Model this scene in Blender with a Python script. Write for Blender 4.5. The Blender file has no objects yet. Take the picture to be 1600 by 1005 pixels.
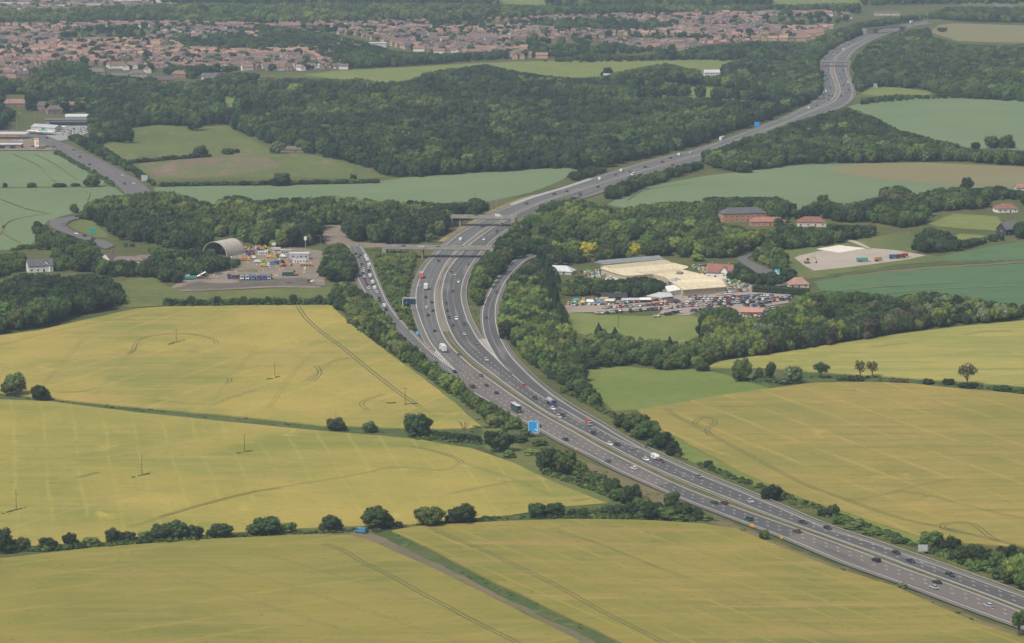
import bpy, bmesh, math, random
import numpy as np
from mathutils import Vector, Matrix
random.seed(7)
SC = bpy.context.scene
COL = SC.collection
# ---------------------------------------------------------------- camera model (1600 x 1005 photo)
FPX, CAMH, HOR = 4800.0, 300.0, -270.0
PITCH = math.atan((502.5 - HOR) / FPX)
cp, sp = math.cos(PITCH), math.sin(PITCH)
def P(px, py, z=0.0):
    u, v = px - 800.0, 502.5 - py
    dy, dz = cp * FPX + sp * v, -sp * FPX + cp * v
    t = (CAMH - z) / -dz
    return Vector((u * t, dy * t, z))
def proj(x, y, z):
    d = y * cp - (z - CAMH) * sp
    v = y * sp + (z - CAMH) * cp
    return 800 + FPX * x / d, 502.5 - FPX * v / d
def S(py): return (py - HOR) / CAMH          # pixels per metre on the ground at that row
cam = bpy.data.cameras.new('camera'); camo = bpy.data.objects.new('camera', cam); COL.objects.link(camo)
camo.location = (0, 0, CAMH); camo.rotation_euler = (math.pi / 2 - PITCH, 0, 0)
cam.sensor_width = 36; cam.lens = 36 * FPX / 1600; cam.clip_start = 1; cam.clip_end = 30000
SC.camera = camo
# ---------------------------------------------------------------- light
SC.view_settings.view_transform = 'Standard'; SC.view_settings.look = 'None'
SC.view_settings.exposure = EXPOSURE = 0.2
w = bpy.data.worlds.new('World'); SC.world = w; w.use_nodes = True
nt = w.node_tree; bg = nt.nodes['Background']
sky = nt.nodes.new('ShaderNodeTexSky'); sky.sky_type = 'NISHITA'; sky.sun_disc = False
sky.sun_elevation = math.radians(55); sky.sun_rotation = math.radians(-130); sky.dust_density = 4; sky.air_density = 1.0
hs = nt.nodes.new('ShaderNodeHueSaturation'); hs.inputs['Saturation'].default_value = 0.35
nt.links.new(sky.outputs[0], hs.inputs['Color']); nt.links.new(hs.outputs[0], bg.inputs[0])
bg.inputs[1].default_value = 0.105
sl = bpy.data.lights.new('sun', 'SUN'); so = bpy.data.objects.new('sun', sl); COL.objects.link(so)
sl.energy = 2.9; sl.angle = math.radians(18); sl.color = (1, .945, .84)
so.rotation_euler = (math.radians(24), math.radians(-26), 0); so.location = (0, 2000, 1500)
SC.cycles.use_denoising = True; SC.cycles.denoiser = 'OPENIMAGEDENOISE'; SC.cycles.denoising_input_passes = 'RGB_ALBEDO_NORMAL'; SC.cycles.denoising_prefilter = 'ACCURATE'
SC.cycles.max_bounces = 5; SC.cycles.diffuse_bounces = 3; SC.cycles.glossy_bounces = 2; SC.cycles.volume_bounces = 0
SC.cycles.use_adaptive_sampling = False
# ---------------------------------------------------------------- materials
def new_mat(name):
    m = bpy.data.materials.new(name); m.use_nodes = True
    return m, m.node_tree, m.node_tree.nodes['Principled BSDF']
def nd(t, typ, **kw):
    n = t.nodes.new(typ)
    for k, v in kw.items():
        if k in n.inputs: n.inputs[k].default_value = v
        else: setattr(n, k, v)
    return n
def rgb(c): return (c[0], c[1], c[2], 1)
def mixc(t, fac, a, b, blend='MIX'):
    n = t.nodes.new('ShaderNodeMix'); n.data_type = 'RGBA'; n.blend_type = blend
    for s, v in ((0, fac), (6, a), (7, b)):
        if isinstance(v, bpy.types.NodeSocket): t.links.new(v, n.inputs[s])
        else: n.inputs[s].default_value = v if s == 0 else rgb(v)
    return n.outputs[2]
def ramp(t, src, lo, hi):
    n = nd(t, 'ShaderNodeMapRange'); n.inputs[1].default_value = lo; n.inputs[2].default_value = hi
    t.links.new(src, n.inputs[0]); return n.outputs[0]
def noise(t, vec, scale, detail=3, rough=.55, dist=0.0):
    n = nd(t, 'ShaderNodeTexNoise', Scale=scale, Detail=detail, Roughness=rough, Distortion=dist)
    t.links.new(vec, n.inputs['Vector']); return n.outputs['Fac']
def geo_pos(t): return t.nodes.new('ShaderNodeNewGeometry').outputs['Position']
def mapped(t, vec, rotz=0, scale=(1, 1, 1)):
    n = nd(t, 'ShaderNodeMapping'); n.inputs['Rotation'].default_value = (0, 0, rotz); n.inputs['Scale'].default_value = scale
    t.links.new(vec, n.inputs[0]); return n.outputs[0]
_M = {}
def plain(name, c, rough=.7, metal=0, var=.18, scale=1.0, coat=0):
    """a painted / built surface: base colour with a little dirt variation"""
    if name in _M: return _M[name]
    m, t, b = new_mat(name); pos = t.nodes.new('ShaderNodeTexCoord').outputs['Object']
    f = ramp(t, noise(t, pos, scale, 4), .3, .7)
    col = mixc(t, f, tuple(x * (1 - var) for x in c), tuple(min(1, x * (1 + var)) for x in c))
    t.links.new(col, b.inputs['Base Color']); b.inputs['Roughness'].default_value = rough; b.inputs['Metallic'].default_value = metal
    b.inputs['Coat Weight'].default_value = coat
    _M[name] = m; return m
def ground_mat(name, a, b_, c=None, s1=.012, s2=.12, s3=1.2, rotz=0, st=(1, 1, 1), rough=1.0):
    """ground cover: two colours in large drifts, a third in smaller patches, fine mottling"""
    m, t, b = new_mat(name); pos = geo_pos(t); v = mapped(t, pos, rotz, st)
    col = mixc(t, ramp(t, noise(t, v, s1, 4, .6), .38, .62), a, b_)
    if c: col = mixc(t, ramp(t, noise(t, v, s2, 4, .65), .52, .72), col, c)
    g = ramp(t, noise(t, v, s3, 4, .7), .25, .75)
    col = mixc(t, .32, col, mixc(t, g, (.35, .35, .35), (1, 1, 1)), 'MULTIPLY')
    t.links.new(col, b.inputs['Base Color']); b.inputs['Roughness'].default_value = rough
    b.inputs['Specular IOR Level'].default_value = .1
    return m
def crop_mat(name, a, b_, c, ang, spacing, wst=.25, s1=.01, streak=.5):
    """a cereal field: gold and green drifts, drilling streaks along one direction, faint sprayer wheelings"""
    m, t, b = new_mat(name); pos = geo_pos(t)
    v = mapped(t, pos, -ang, (1, 1, 1))
    long_ = mapped(t, pos, -ang, (.10, 1, 1))
    col = mixc(t, ramp(t, noise(t, v, s1, 5, .6, .4), .38, .62), a, b_)
    col = mixc(t, ramp(t, noise(t, long_, .09, 4, .65), .45, .75), col, c)
    wv = nd(t, 'ShaderNodeTexWave', Scale=.314 / spacing * 1.0, Distortion=1.2, Detail=2); wv.inputs['Detail Scale'].default_value = .6
    wv.bands_direction = 'Y'; t.links.new(v, wv.inputs['Vector'])
    wf = ramp(t, wv.outputs['Fac'], .93, 1.0)
    brk = ramp(t, noise(t, v, .02, 2), .35, .6)
    mu = nd(t, 'ShaderNodeMath', operation='MULTIPLY'); t.links.new(wf, mu.inputs[0]); t.links.new(brk, mu.inputs[1])
    mu2 = nd(t, 'ShaderNodeMath', operation='MULTIPLY'); t.links.new(mu.outputs[0], mu2.inputs[0]); mu2.inputs[1].default_value = wst
    col = mixc(t, mu2.outputs[0], col, tuple(min(1, x * 1.15) for x in a))
    fm = noise(t, v, .35, 5, .72); col = mixc(t, ramp(t, fm, .58, .72), col, tuple(x * .72 for x in b_)); col = mixc(t, ramp(t, noise(t, v, .05, 5, .7, .6), .60, .74), col, tuple(x * 1.12 for x in a))
    g = ramp(t, noise(t, long_, .7, 5, .75), .3, .7)
    col = mixc(t, streak, col, mixc(t, g, (.55, .58, .5), (1.0, 1.0, 1.0)), 'MULTIPLY')
    t.links.new(col, b.inputs['Base Color']); b.inputs['Roughness'].default_value = 1
    b.inputs['Specular IOR Level'].default_value = .05
    return m
def road_mat(name, a, b_, wear, rough=.85):
    """tarmac seen along its length: UV x = metres across, y = metres along"""
    m, t, b = new_mat(name); uv = t.nodes.new('ShaderNodeUVMap').outputs[0]
    col = mixc(t, ramp(t, noise(t, mapped(t, uv, 0, (.9, .02, 1)), 1.0, 4, .6), .35, .65), a, b_)
    col = mixc(t, ramp(t, noise(t, mapped(t, uv, 0, (.16, .012, 1)), 1.0, 3, .5), .55, .62), col, wear)
    wv = nd(t, 'ShaderNodeTexWave', Scale=.0858, Distortion=.4); wv.bands_direction = 'X'; t.links.new(uv, wv.inputs['Vector']); col = mixc(t, .22, col, mixc(t, wv.outputs['Fac'], (1, 1, 1), (.6, .6, .62)), 'MULTIPLY')
    g = ramp(t, noise(t, geo_pos(t), 1.5, 4, .7), .2, .8)
    col = mixc(t, .25, col, mixc(t, g, (.6, .6, .6), (1, 1, 1)), 'MULTIPLY')
    t.links.new(col, b.inputs['Base Color']); b.inputs['Roughness'].default_value = rough
    return m
def leaf_mat(name, c, hue=.03, val=.5):
    """leaves: colour differs from tree to tree and from spray to spray"""
    m, t, b = new_mat(name)
    oi = t.nodes.new('ShaderNodeObjectInfo').outputs['Random']
    pos = t.nodes.new('ShaderNodeTexCoord').outputs['Object']
    h = nd(t, 'ShaderNodeHueSaturation'); h.inputs['Color'].default_value = rgb(c)
    mr = nd(t, 'ShaderNodeMapRange'); t.links.new(oi, mr.inputs[0]); mr.inputs[3].default_value = .5 - hue; mr.inputs[4].default_value = .5 + hue * .6
    mv = nd(t, 'ShaderNodeMapRange'); mo = nd(t, 'ShaderNodeMath', operation='FRACT'); m7 = nd(t, 'ShaderNodeMath', operation='MULTIPLY'); m7.inputs[1].default_value = 7.31
    t.links.new(oi, m7.inputs[0]); t.links.new(m7.outputs[0], mo.inputs[0]); t.links.new(mo.outputs[0], mv.inputs[0])
    mv.inputs[3].default_value = 1 - val; mv.inputs[4].default_value = 1 + val
    t.links.new(mr.outputs[0], h.inputs['Hue']); t.links.new(mv.outputs[0], h.inputs['Value'])
    g = ramp(t, noise(t, pos, .9, 3, .6), .3, .7)
    col = mixc(t, g, h.outputs[0], mixc(t, .6, h.outputs[0], (1.5, 1.5, 1.2), 'MULTIPLY'))
    t.links.new(col, b.inputs['Base Color']); b.inputs['Roughness'].default_value = .8
    b.inputs['Specular IOR Level'].default_value = .2
    return m
# ---------------------------------------------------------------- object helpers
def link(o, parent=None):
    COL.objects.link(o)
    if parent: o.parent = parent
    return o
def thing(name, label, cat, loc=(0, 0, 0), rotz=0, group=None):
    o = bpy.data.objects.new(name, None); o.empty_display_size = .5; link(o)
    o.location = loc; o.rotation_euler = (0, 0, rotz); o['label'] = label; o['category'] = cat
    if group: o['group'] = group
    return o
def tag(o, label, cat, group=None):
    o['label'] = label; o['category'] = cat
    if group: o['group'] = group
    return o
def pydata(name, v, f, mats, mi=None, uv=None, smooth=False):
    me = bpy.data.meshes.new(name); me.from_pydata([tuple(x) for x in v], [], f)
    for m in (mats if isinstance(mats, (list, tuple)) else [mats]): me.materials.append(m)
    if mi: me.polygons.foreach_set('material_index', mi)
    if uv:
        l = me.uv_layers.new(); flat = []
        for p in me.polygons:
            for vi in p.vertices: flat += uv[vi]
        l.data.foreach_set('uv', flat)
    if smooth: me.polygons.foreach_set('use_smooth', [True] * len(me.polygons))
    me.update(); return me
def mobj(name, me, parent=None, loc=None, rotz=None, label=None):
    o = bpy.data.objects.new(name, me); link(o, parent)
    if loc is not None: o.location = loc
    if rotz is not None: o.rotation_euler = (0, 0, rotz)
    if label: o['label'] = label
    return o
def struct(name, me, label=None):
    o = mobj(name, me); o['kind'] = 'structure'
    if label: o['label'] = label
    return o
class MB:
    """collects shapes, then makes ONE mesh"""
    def __init__(s): s.v, s.f, s.m = [], [], []
    def add(s, v, f, m=0):
        o = len(s.v); s.v += [tuple(x) for x in v]; s.f += [[i + o for i in q] for q in f]; s.m += [m] * len(f); return s
    def box(s, c, d, m=0, rz=0, taper=(1, 1), shift=(0, 0)):
        x, y, z = d[0] / 2, d[1] / 2, d[2] / 2; cs, sn = math.cos(rz), math.sin(rz); vs = []
        for k, (tx, ty) in ((-1, (1, 1)), (1, taper)):
            for a, b in ((-1, -1), (1, -1), (1, 1), (-1, 1)):
                X, Y = a * x * tx + (shift[0] if k > 0 else 0), b * y * ty + (shift[1] if k > 0 else 0)
                vs.append((c[0] + X * cs - Y * sn, c[1] + X * sn + Y * cs, c[2] + k * z))
        return s.add(vs, [[3, 2, 1, 0], [4, 5, 6, 7], [0, 1, 5, 4], [1, 2, 6, 5], [2, 3, 7, 6], [3, 0, 4, 7]], m)
    def prism(s, prof, x0, x1, m=0, axis='x'):
        """profile of (a, z) points extruded between x0 and x1"""
        n = len(prof); vs = []
        for x in (x0, x1):
            for a, z in prof: vs.append((x, a, z) if axis == 'x' else (a, x, z))
        fs = [[i, (i + 1) % n, n + (i + 1) % n, n + i] for i in range(n)] + [list(range(n))[::-1], list(range(n, 2 * n))]
        return s.add(vs, fs, m)
    def tube(s, pts, r, n=6, m=0, r2=None):
        pts = [Vector(p) for p in pts]; vs = []; fs = []
        for i, p in enumerate(pts):
            d = (pts[min(i + 1, len(pts) - 1)] - pts[max(i - 1, 0)]).normalized()
            a = d.orthogonal().normalized(); b = d.cross(a)
            rr = r if r2 is None else r + (r2 - r) * i / (len(pts) - 1)
            for k in range(n):
                t = 2 * math.pi * k / n; vs.append(p + a * rr * math.cos(t) + b * rr * math.sin(t))
        for i in range(len(pts) - 1):
            for k in range(n): fs.append([i * n + k, i * n + (k + 1) % n, (i + 1) * n + (k + 1) % n, (i + 1) * n + k])
        fs += [list(range(n))[::-1], [len(vs) - n + k for k in range(n)]]
        return s.add(vs, fs, m)
    def cyl(s, c, r, h, axis='z', n=12, m=0):
        d = {'x': Vector((h / 2, 0, 0)), 'y': Vector((0, h / 2, 0)), 'z': Vector((0, 0, h / 2))}[axis]; c = Vector(c)
        return s.tube([c - d, c + d], r, n, m)
    def mesh(s, name, mats, bevel=0, smooth=False, seg=1):
        me = pydata(name, s.v, s.f, mats, s.m, smooth=smooth)
        bm = bmesh.new(); bm.from_mesh(me); bmesh.ops.recalc_face_normals(bm, faces=bm.faces)
        if bevel: bmesh.ops.bevel(bm, geom=bm.edges[:], offset=bevel, segments=seg, affect='EDGES', clamp_overlap=True)
        bm.to_mesh(me); bm.free(); return me
    def obj(s, name, mats, parent=None, loc=None, rotz=None, bevel=0, smooth=False, label=None):
        return mobj(name, s.mesh(name, mats, bevel, smooth), parent, loc, rotz, label)
def inpoly(x, y, poly):
    c = False; j = len(poly) - 1
    for i in range(len(poly)):
        xi, yi = poly[i]; xj, yj = poly[j]
        if (yi > y) != (yj > y) and x < (xj - xi) * (y - yi) / (yj - yi) + xi: c = not c
        j = i
    return c
def spline(pts, step=6.0):
    """Catmull-Rom through ground points, resampled to an even step"""
    pts = [Vector((p[0], p[1])) for p in pts]; q = [pts[0] * 2 - pts[1]] + pts + [pts[-1] * 2 - pts[-2]]; out = []
    for i in range(1, len(q) - 2):
        a, b, c, d = q[i - 1:i + 3]; n = max(2, int((c - b).length / 3))
        for k in range(n):
            t = k / n
            out.append(.5 * ((2 * b) + (c - a) * t + (2 * a - 5 * b + 4 * c - d) * t * t + (3 * b - a - 3 * c + d) * t ** 3))
    out.append(pts[-1])
    res = [out[0]]; acc = 0
    for i in range(1, len(out)):
        seg = (out[i] - out[i - 1]).length
        while acc + seg >= step:
            f = (step - acc) / seg; res.append(out[i - 1].lerp(out[i], f)); out[i - 1] = res[-1]; seg = (out[i] - out[i - 1]).length; acc = 0
        acc += seg
    if (res[-1] - out[-1]).length > .5: res.append(out[-1])
    return res
def gl(px, step=6.0, z=.5): return spline([P(a, b, z) for a, b in px], step)
def smooth_line(l, it=3):
    for _ in range(it): l = [l[0]] + [(l[i - 1] + 2 * l[i] + l[i + 1]) / 4 for i in range(1, len(l) - 1)] + [l[-1]]
    return l
def normals(l):
    out = []
    for i in range(len(l)):
        d = (l[min(i + 1, len(l) - 1)] - l[max(i - 1, 0)]).normalized(); out.append(Vector((-d.y, d.x)))
    return out
def offset(l, d):
    n = normals(l); return [l[i] + n[i] * (d[i] if isinstance(d, list) else d) for i in range(len(l))]
def ribbon(l, a, b, z, mb, m=0):
    n = normals(l); vs = []
    for p, q in zip(l, n): vs += [(p.x + q.x * a, p.y + q.y * a, z), (p.x + q.x * b, p.y + q.y * b, z)]
    mb.add(vs, [[2 * i, 2 * i + 1, 2 * i + 3, 2 * i + 2] for i in range(len(l) - 1)], m)
def resample(l, n):
    d = [0]
    for i in range(1, len(l)): d.append(d[-1] + (l[i] - l[i - 1]).length)
    out = []; j = 0
    for k in range(n):
        t = d[-1] * k / (n - 1)
        while j < len(l) - 2 and d[j + 1] < t: j += 1
        f = (t - d[j]) / max(1e-6, d[j + 1] - d[j]); out.append(l[j].lerp(l[j + 1], min(1, f)))
    return out
def between(a, b, z, name, mats, pick=None, n=None):
    """road sheet between two edge lines with UVs in metres"""
    n = n or max(len(a), len(b)); a, b = resample(a, n), resample(b, n); vs = []; uv = []; fs = []; mi = []; acc = 0
    for i in range(n):
        if i: acc += (a[i] - a[i - 1]).length
        wd = (b[i] - a[i]).length
        for k in range(5):
            p = a[i].lerp(b[i], k / 4); vs.append((p.x, p.y, z)); uv.append((wd * k / 4, acc))
    for i in range(n - 1):
        for k in range(4):
            fs.append([i * 5 + k, i * 5 + k + 1, i * 5 + k + 6, i * 5 + k + 5]); c = a[i]
            mi.append(pick(*proj(c.x, c.y, 0)) if pick else 0)
    return pydata(name, vs, fs, mats, mi, [list(u) for u in uv])
def widen(px, side=700):
    """land goes on beyond the frame"""
    return [({1680: 1680 + side, -60: -60 - side, -40: -40 - side, -80: -80 - side}.get(a, a), 1200 if b == 1046 else b) for a, b in px]
def sheet(name, px, z, m, jit=.6, step=14, thick=0):
    """a ground polygon traced along its real outline, with slightly ragged edges; thick = standing crop height"""
    g = [P(a, b, z) for a, b in widen(px)]; out = []
    for i in range(len(g)):
        a, b = g[i], g[(i + 1) % len(g)]; k = max(1, min(60, int((b - a).length / step)))
        for j in range(k):
            p = a.lerp(b, j / k)
            if j: p = p + Vector((random.uniform(-jit, jit), random.uniform(-jit, jit), 0))
            out.append(p)
    vs = [tuple(p) for p in out]; fs = [list(range(len(vs)))]
    if thick:
        n = len(vs); vs += [(p[0], p[1], z - thick) for p in vs]; fs += [[i, n + i, n + (i + 1) % n, (i + 1) % n] for i in range(n)]
    me = pydata(name, vs, fs, m); bm = bmesh.new(); bm.from_mesh(me); bmesh.ops.recalc_face_normals(bm, faces=bm.faces)
    big = max(bm.faces, key=lambda f: f.calc_area())
    if big.normal.z < 0: bmesh.ops.reverse_faces(bm, faces=bm.faces[:])
    bm.to_mesh(me); bm.free()
    return me
ORD = ['first', 'second', 'third', 'fourth', 'fifth', 'sixth', 'seventh', 'eighth', 'ninth', 'tenth', 'eleventh', 'twelfth']
def ordn(i):
    if i < 12: return ORD[i]
    n = i + 1; return f"{n}{'th' if 10 <= n % 100 <= 20 else {1: 'st', 2: 'nd', 3: 'rd'}.get(n % 10, 'th')}"
# ================================================================ GROUND
M_rough = ground_mat('rough_grass', (.075, .095, .032), (.12, .125, .045), (.16, .14, .06), .01, .1, 1.0)
struct('ground', pydata('ground', [(-4500, -400, 0), (4500, -400, 0), (4500, 9500, 0), (-4500, 9500, 0)], [[0, 1, 2, 3]], M_rough))
GOLD = (.37, .294, .08); OLIV = (.215, .222, .055); GRN = (.22, .225, .06)
EDGE = plain('crop_edge', (.11, .12, .035), 1)
def direc(a, b):
    p, q = P(*a), P(*b); return math.atan2(q.y - p.y, q.x - p.x)
f1 = crop_mat('barley_a', GOLD, OLIV, (.37, .27, .095), direc((250, 620), (60, 690)), 26, .35, .011, .35)
f2 = crop_mat('barley_b', GOLD, OLIV, (.33, .27, .085), direc((230, 700), (262, 820)), 15, .32, .010, .35)
f3 = crop_mat('barley_c', (0.2623, 0.2262, 0.05848), (0.1849, 0.1875, 0.04816), (0.2967, 0.2322, 0.07568), direc((100, 920), (400, 880)), 24, .6, .009, .4)
f4 = crop_mat('barley_d', (0.2666, 0.2279, 0.0602), (0.1849, 0.1858, 0.04816), (0.344, 0.2494, 0.0903), direc((700, 850), (960, 960)), 13, .8, .010, .5)
f5 = crop_mat('barley_e', (0.3395, 0.2567, 0.07998), (0.2372, 0.2185, 0.06138), (0.1953, 0.1972, 0.05394), direc((1050, 650), (1400, 790)), 24, .6, .011, .5)
f6 = crop_mat('barley_f', (0.3589, 0.3104, 0.097), (0.2716, 0.2667, 0.0776), (0.2037, 0.2231, 0.06596), direc((1200, 560), (1500, 520)), 24, .3, .012, .4)
def field(name, px, m, z=.7, thick=.7, label=None):
    return struct(name, sheet(name, px, z, [m], .5, 12, thick), label)
field('wheat_field', [(-60, 530), (0, 524), (60, 516), (130, 500), (180, 489), (215, 482), (260, 479), (400, 477), (518, 477), (528, 488), (545, 504), (600, 545), (650, 583), (712, 630), (738, 654), (752, 666), (735, 669), (690, 670), (600, 668), (507, 665), (400, 653), (200, 634.5), (80, 622), (0, 614), (-60, 608)], f1, label='barley field below the works yard')
field('wheat_field', [(-60, 618), (0, 624), (80, 627), (155, 637), (220, 645), (320, 655), (400, 663), (500, 673), (600, 681), (660, 687), (690, 693), (735, 700), (800, 722), (850, 746), (895, 765), (930, 779), (948, 786), (885, 791), (800, 804.5), (650, 819), (540, 822.5), (480, 825), (400, 829.5), (310, 837), (160, 848), (0, 863), (-60, 868)], f2, label='barley field with telegraph poles')
field('wheat_field', [(-60, 879), (0, 872), (80, 863), (150, 855), (310, 843), (400, 838.5), (470, 835), (547, 835.5), (575, 843), (600, 854), (650, 876), (700, 899), (750, 923), (800, 948), (850, 973), (905, 1001), (990, 1046), (-60, 1046)], f3, label='barley field left of the dirt track')
field('wheat_field', [(612, 829), (650, 822), (720, 817), (800, 813.5), (900, 810.5), (1000, 812), (1100, 818), (1150, 826), (1200, 846), (1250, 866), (1300, 886), (1400, 916), (1450, 940), (1525, 972), (1600, 998), (1700, 1040), (2010, 1166), (1200, 1200), (1040, 1046), (975, 1005), (900, 970), (857, 950), (800, 921.5), (750, 898), (700, 872), (650, 847)], f4, label='barley field between dirt track and motorway')
field('wheat_field', [(996, 640), (1035, 634), (1100, 621.5), (1200, 607), (1275, 597.5), (1350, 596.5), (1425, 599), (1500, 607), (1560, 612), (1610, 617), (1680, 626), (1680, 880), (1610, 855), (1560, 852), (1500, 848), (1435, 836), (1400, 826), (1325, 801), (1262, 781), (1200, 756), (1150, 733), (1092, 702), (1050, 679), (1015, 660)], f5, label='barley field right of the motorway')
field('wheat_field', [(1105, 574), (1120, 565), (1175, 557), (1250, 545.5), (1300, 537.5), (1375, 526), (1432, 518), (1500, 510), (1600, 500.5), (1680, 492), (1680, 615), (1600, 604), (1500, 596), (1400, 589), (1262, 580), (1200, 574.5), (1150, 575)], f6, label='pale barley field below the tree belt')
# grass strips, meadows and verges
M_strip = ground_mat('tussock_grass', (.06, .10, .03), (.10, .12, .045), (.15, .16, .07), .03, .15, 1.0)
M_margin = ground_mat('field_margin', (.15, .165, .05), (.11, .135, .045), (.20, .19, .075), .02, .15, 1.0)
M_meadow = ground_mat('meadow_grass', (.15, .195, .048), (.185, .215, .06), (.11, .165, .045), .015, .14, .8)
M_mown = ground_mat('mown_grass', (.155, .20, .055), (.195, .22, .07), (.24, .245, .09), .018, .08, .8)
M_earth = ground_mat('bare_earth', (.19, .155, .10), (.15, .135, .08), (.11, .13, .05), .03, .25, 1.2)
M_graywheat = crop_mat('young_wheat', (.175, .222, .122), (.145, .20, .105), (.155, .205, .11), .45, 24, .35, .006, .3)
M_deep = ground_mat('deep_green_crop', (.085, .155, .075), (.11, .175, .08), (.07, .13, .065), .009, .05, .6, 0, (.5, 1, 1))
M_tan = ground_mat('ripe_field', (.235, .185, .105), (.215, .22, .105), None, .012, .05, .5, 0, (.35, 1, 1))
M_dry = ground_mat('dry_meadow', (.145, .17, .055), (.10, .13, .045), (.20, .185, .085), .025, .05, .7, 0, (1, .3, 1))
M_gravel = ground_mat('gravel', (.42, .36, .30), (.37, .32, .27), (.47, .42, .36), .03, .2, 1.5)
M_black = ground_mat('planings', (.105, .095, .085), (.15, .13, .11), (.20, .165, .13), .05, .2, 1.0)
M_yard = ground_mat('yard_dust', (.27, .215, .165), (.20, .165, .13), (.34, .285, .22), .04, .2, 1.0)
M_pave = ground_mat('car_park_paving', (.37, .295, .25), (.32, .26, .225), (.40, .33, .28), .04, .2, 1.0)
M_brown = ground_mat('dry_brown_verge', (.19, .145, .085), (.13, .13, .055), (.23, .18, .11), .04, .15, 1.0)
_pz = [.05]
def patch(name, px, m, z=.06, jit=.8, label=None):
    _pz[0] += .006; return struct(name, sheet(name, px, _pz[0], [m], jit, 10), label)
patch('grass_strip', [(-60, 606), (0, 613), (80, 621), (200, 633.5), (400, 652), (507, 664), (600, 667), (735, 668), (760, 668), (800, 700), (735, 701), (690, 694), (600, 682), (500, 674), (400, 664), (220, 646), (80, 628), (0, 625), (-60, 619)], M_strip)
patch('grass_strip', [(575, 828), (612, 827), (650, 846), (700, 871), (750, 897), (800, 921), (857, 950), (985, 1010), (1050, 1046), (1005, 1046), (930, 1003), (800, 940), (725, 900), (650, 865), (600, 840)], M_strip)
patch('dirt_track', [(380, 836), (470, 832), (560, 829), (575, 832), (600, 840), (650, 865), (725, 900), (800, 940), (930, 1003), (1010, 1046), (985, 1046), (905, 1001), (850, 973), (800, 948), (750, 923), (700, 899), (650, 876), (600, 854), (575, 843), (547, 835), (470, 835.5), (380, 839)], M_earth, .07)
patch('field_margin', [(-60, 866), (0, 862), (160, 847), (310, 836), (400, 828.5), (540, 822), (650, 818), (800, 804), (885, 790), (950, 785), (1000, 790), (1100, 800), (1160, 822), (1100, 819), (1000, 813), (900, 812), (800, 815), (650, 824), (612, 829), (575, 828), (470, 832), (310, 842), (150, 853), (0, 871), (-60, 880)], M_strip, .05)
patch('field_margin', [(518, 476), (545, 480), (600, 520), (650, 560), (712, 606), (770, 655), (800, 690), (850, 720), (905, 750), (960, 778), (948, 787), (895, 766), (850, 747), (800, 723), (757, 700), (752, 667), (712, 631), (650, 584), (600, 546), (545, 505)], M_margin, .055)
patch('meadow', [(900, 582), (935, 574), (962, 571), (1000, 575), (1050, 579), (1082, 577), (1125, 582), (1200, 600), (1202, 607), (1100, 622), (1035, 634), (996, 640), (960, 642), (930, 620), (905, 596)], M_meadow, .06)
patch('mown_field', [(868, 490), (905, 488), (935, 492), (1000, 494), (1040, 492), (1080, 492), (1110, 505), (1100, 530), (1060, 538), (1025, 536), (960, 532), (900, 520), (885, 508)], M_mown, .06)
patch('grass_verge', [(1100, 576), (1160, 576), (1262, 582), (1400, 590.5), (1500, 598), (1610, 606), (1680, 614), (1680, 627), (1600, 616), (1500, 606), (1425, 598), (1350, 595.5), (1262, 597), (1200, 606)], M_strip, .05)
patch('grass_verge', [(1000, 650), (1050, 680), (1092, 703), (1150, 734), (1225, 768), (1262, 783), (1325, 803), (1400, 828), (1440, 840), (1500, 860), (1500, 885), (1440, 858), (1380, 838), (1300, 808), (1200, 768), (1100, 730), (1030, 700), (960, 655)], M_meadow, .05)
patch('brown_verge', [(870, 720), (905, 716), (960, 738), (1040, 772), (1100, 800), (1180, 832), (1260, 866), (1330, 893), (1440, 933), (1560, 978), (1620, 1003), (1600, 1006), (1500, 967), (1400, 922), (1300, 890), (1200, 850), (1120, 820), (1020, 790), (930, 755)], M_brown, .05)
# far fields
patch('green_field', [(240, 293), (300, 290), (400, 290.5), (560, 287.5), (640, 277), (760, 269), (895, 261), (905, 266), (875, 283), (830, 301), (780, 312), (700, 325), (610, 325), (480, 325), (330, 325), (250, 315)], M_graywheat)
patch('green_field', [(-40, 238), (0, 236), (84, 236), (112, 250), (140, 266), (172, 288), (140, 291.5), (0, 292.5), (-40, 293)], M_graywheat)
patch('green_field', [(-40, 294.5), (0, 294), (140, 293), (176, 291), (193, 305), (170, 320), (130, 331), (100, 337), (76, 345), (62, 360), (60, 375), (30, 389), (0, 391), (-40, 393)], M_graywheat)
patch('rough_meadow', [(160, 226), (205, 196), (300, 193), (350, 194), (385, 214), (420, 232), (460, 239), (520, 247), (570, 261), (606, 276), (560, 280), (450, 277), (330, 279), (235, 282), (200, 262)], M_dry)
patch('brown_scrape', [(218, 253), (260, 249), (330, 246), (410, 245), (440, 256), (430, 264), (380, 270), (330, 277), (250, 279), (228, 266)], ground_mat('scraped_soil', (.20, .145, .105), (.13, .16, .055), (.27, .19, .13), .04, .05, .6, 0, (1, .3, 1)), .1)
patch('green_field', [(950, 320), (975, 304), (1010, 292), (1050, 284), (1100, 275), (1170, 267), (1250, 258), (1350, 255), (1450, 254), (1600, 261), (1680, 268), (1680, 310), (1600, 300), (1500, 310), (1400, 325), (1300, 340), (1200, 335), (1100, 330), (1000, 330)], M_graywheat)
patch('ripe_field_part', [(1290, 263), (1350, 255.5), (1450, 254.5), (1600, 261.5), (1680, 268), (1680, 300), (1600, 291), (1540, 290), (1480, 288), (1420, 283), (1350, 277), (1310, 270)], M_tan, .1)
patch('green_field', [(1320, 168), (1350, 160), (1370, 157), (1480, 150), (1600, 157), (1680, 160), (1680, 245), (1600, 236), (1500, 230), (1420, 210), (1360, 185)], M_graywheat)
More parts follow.
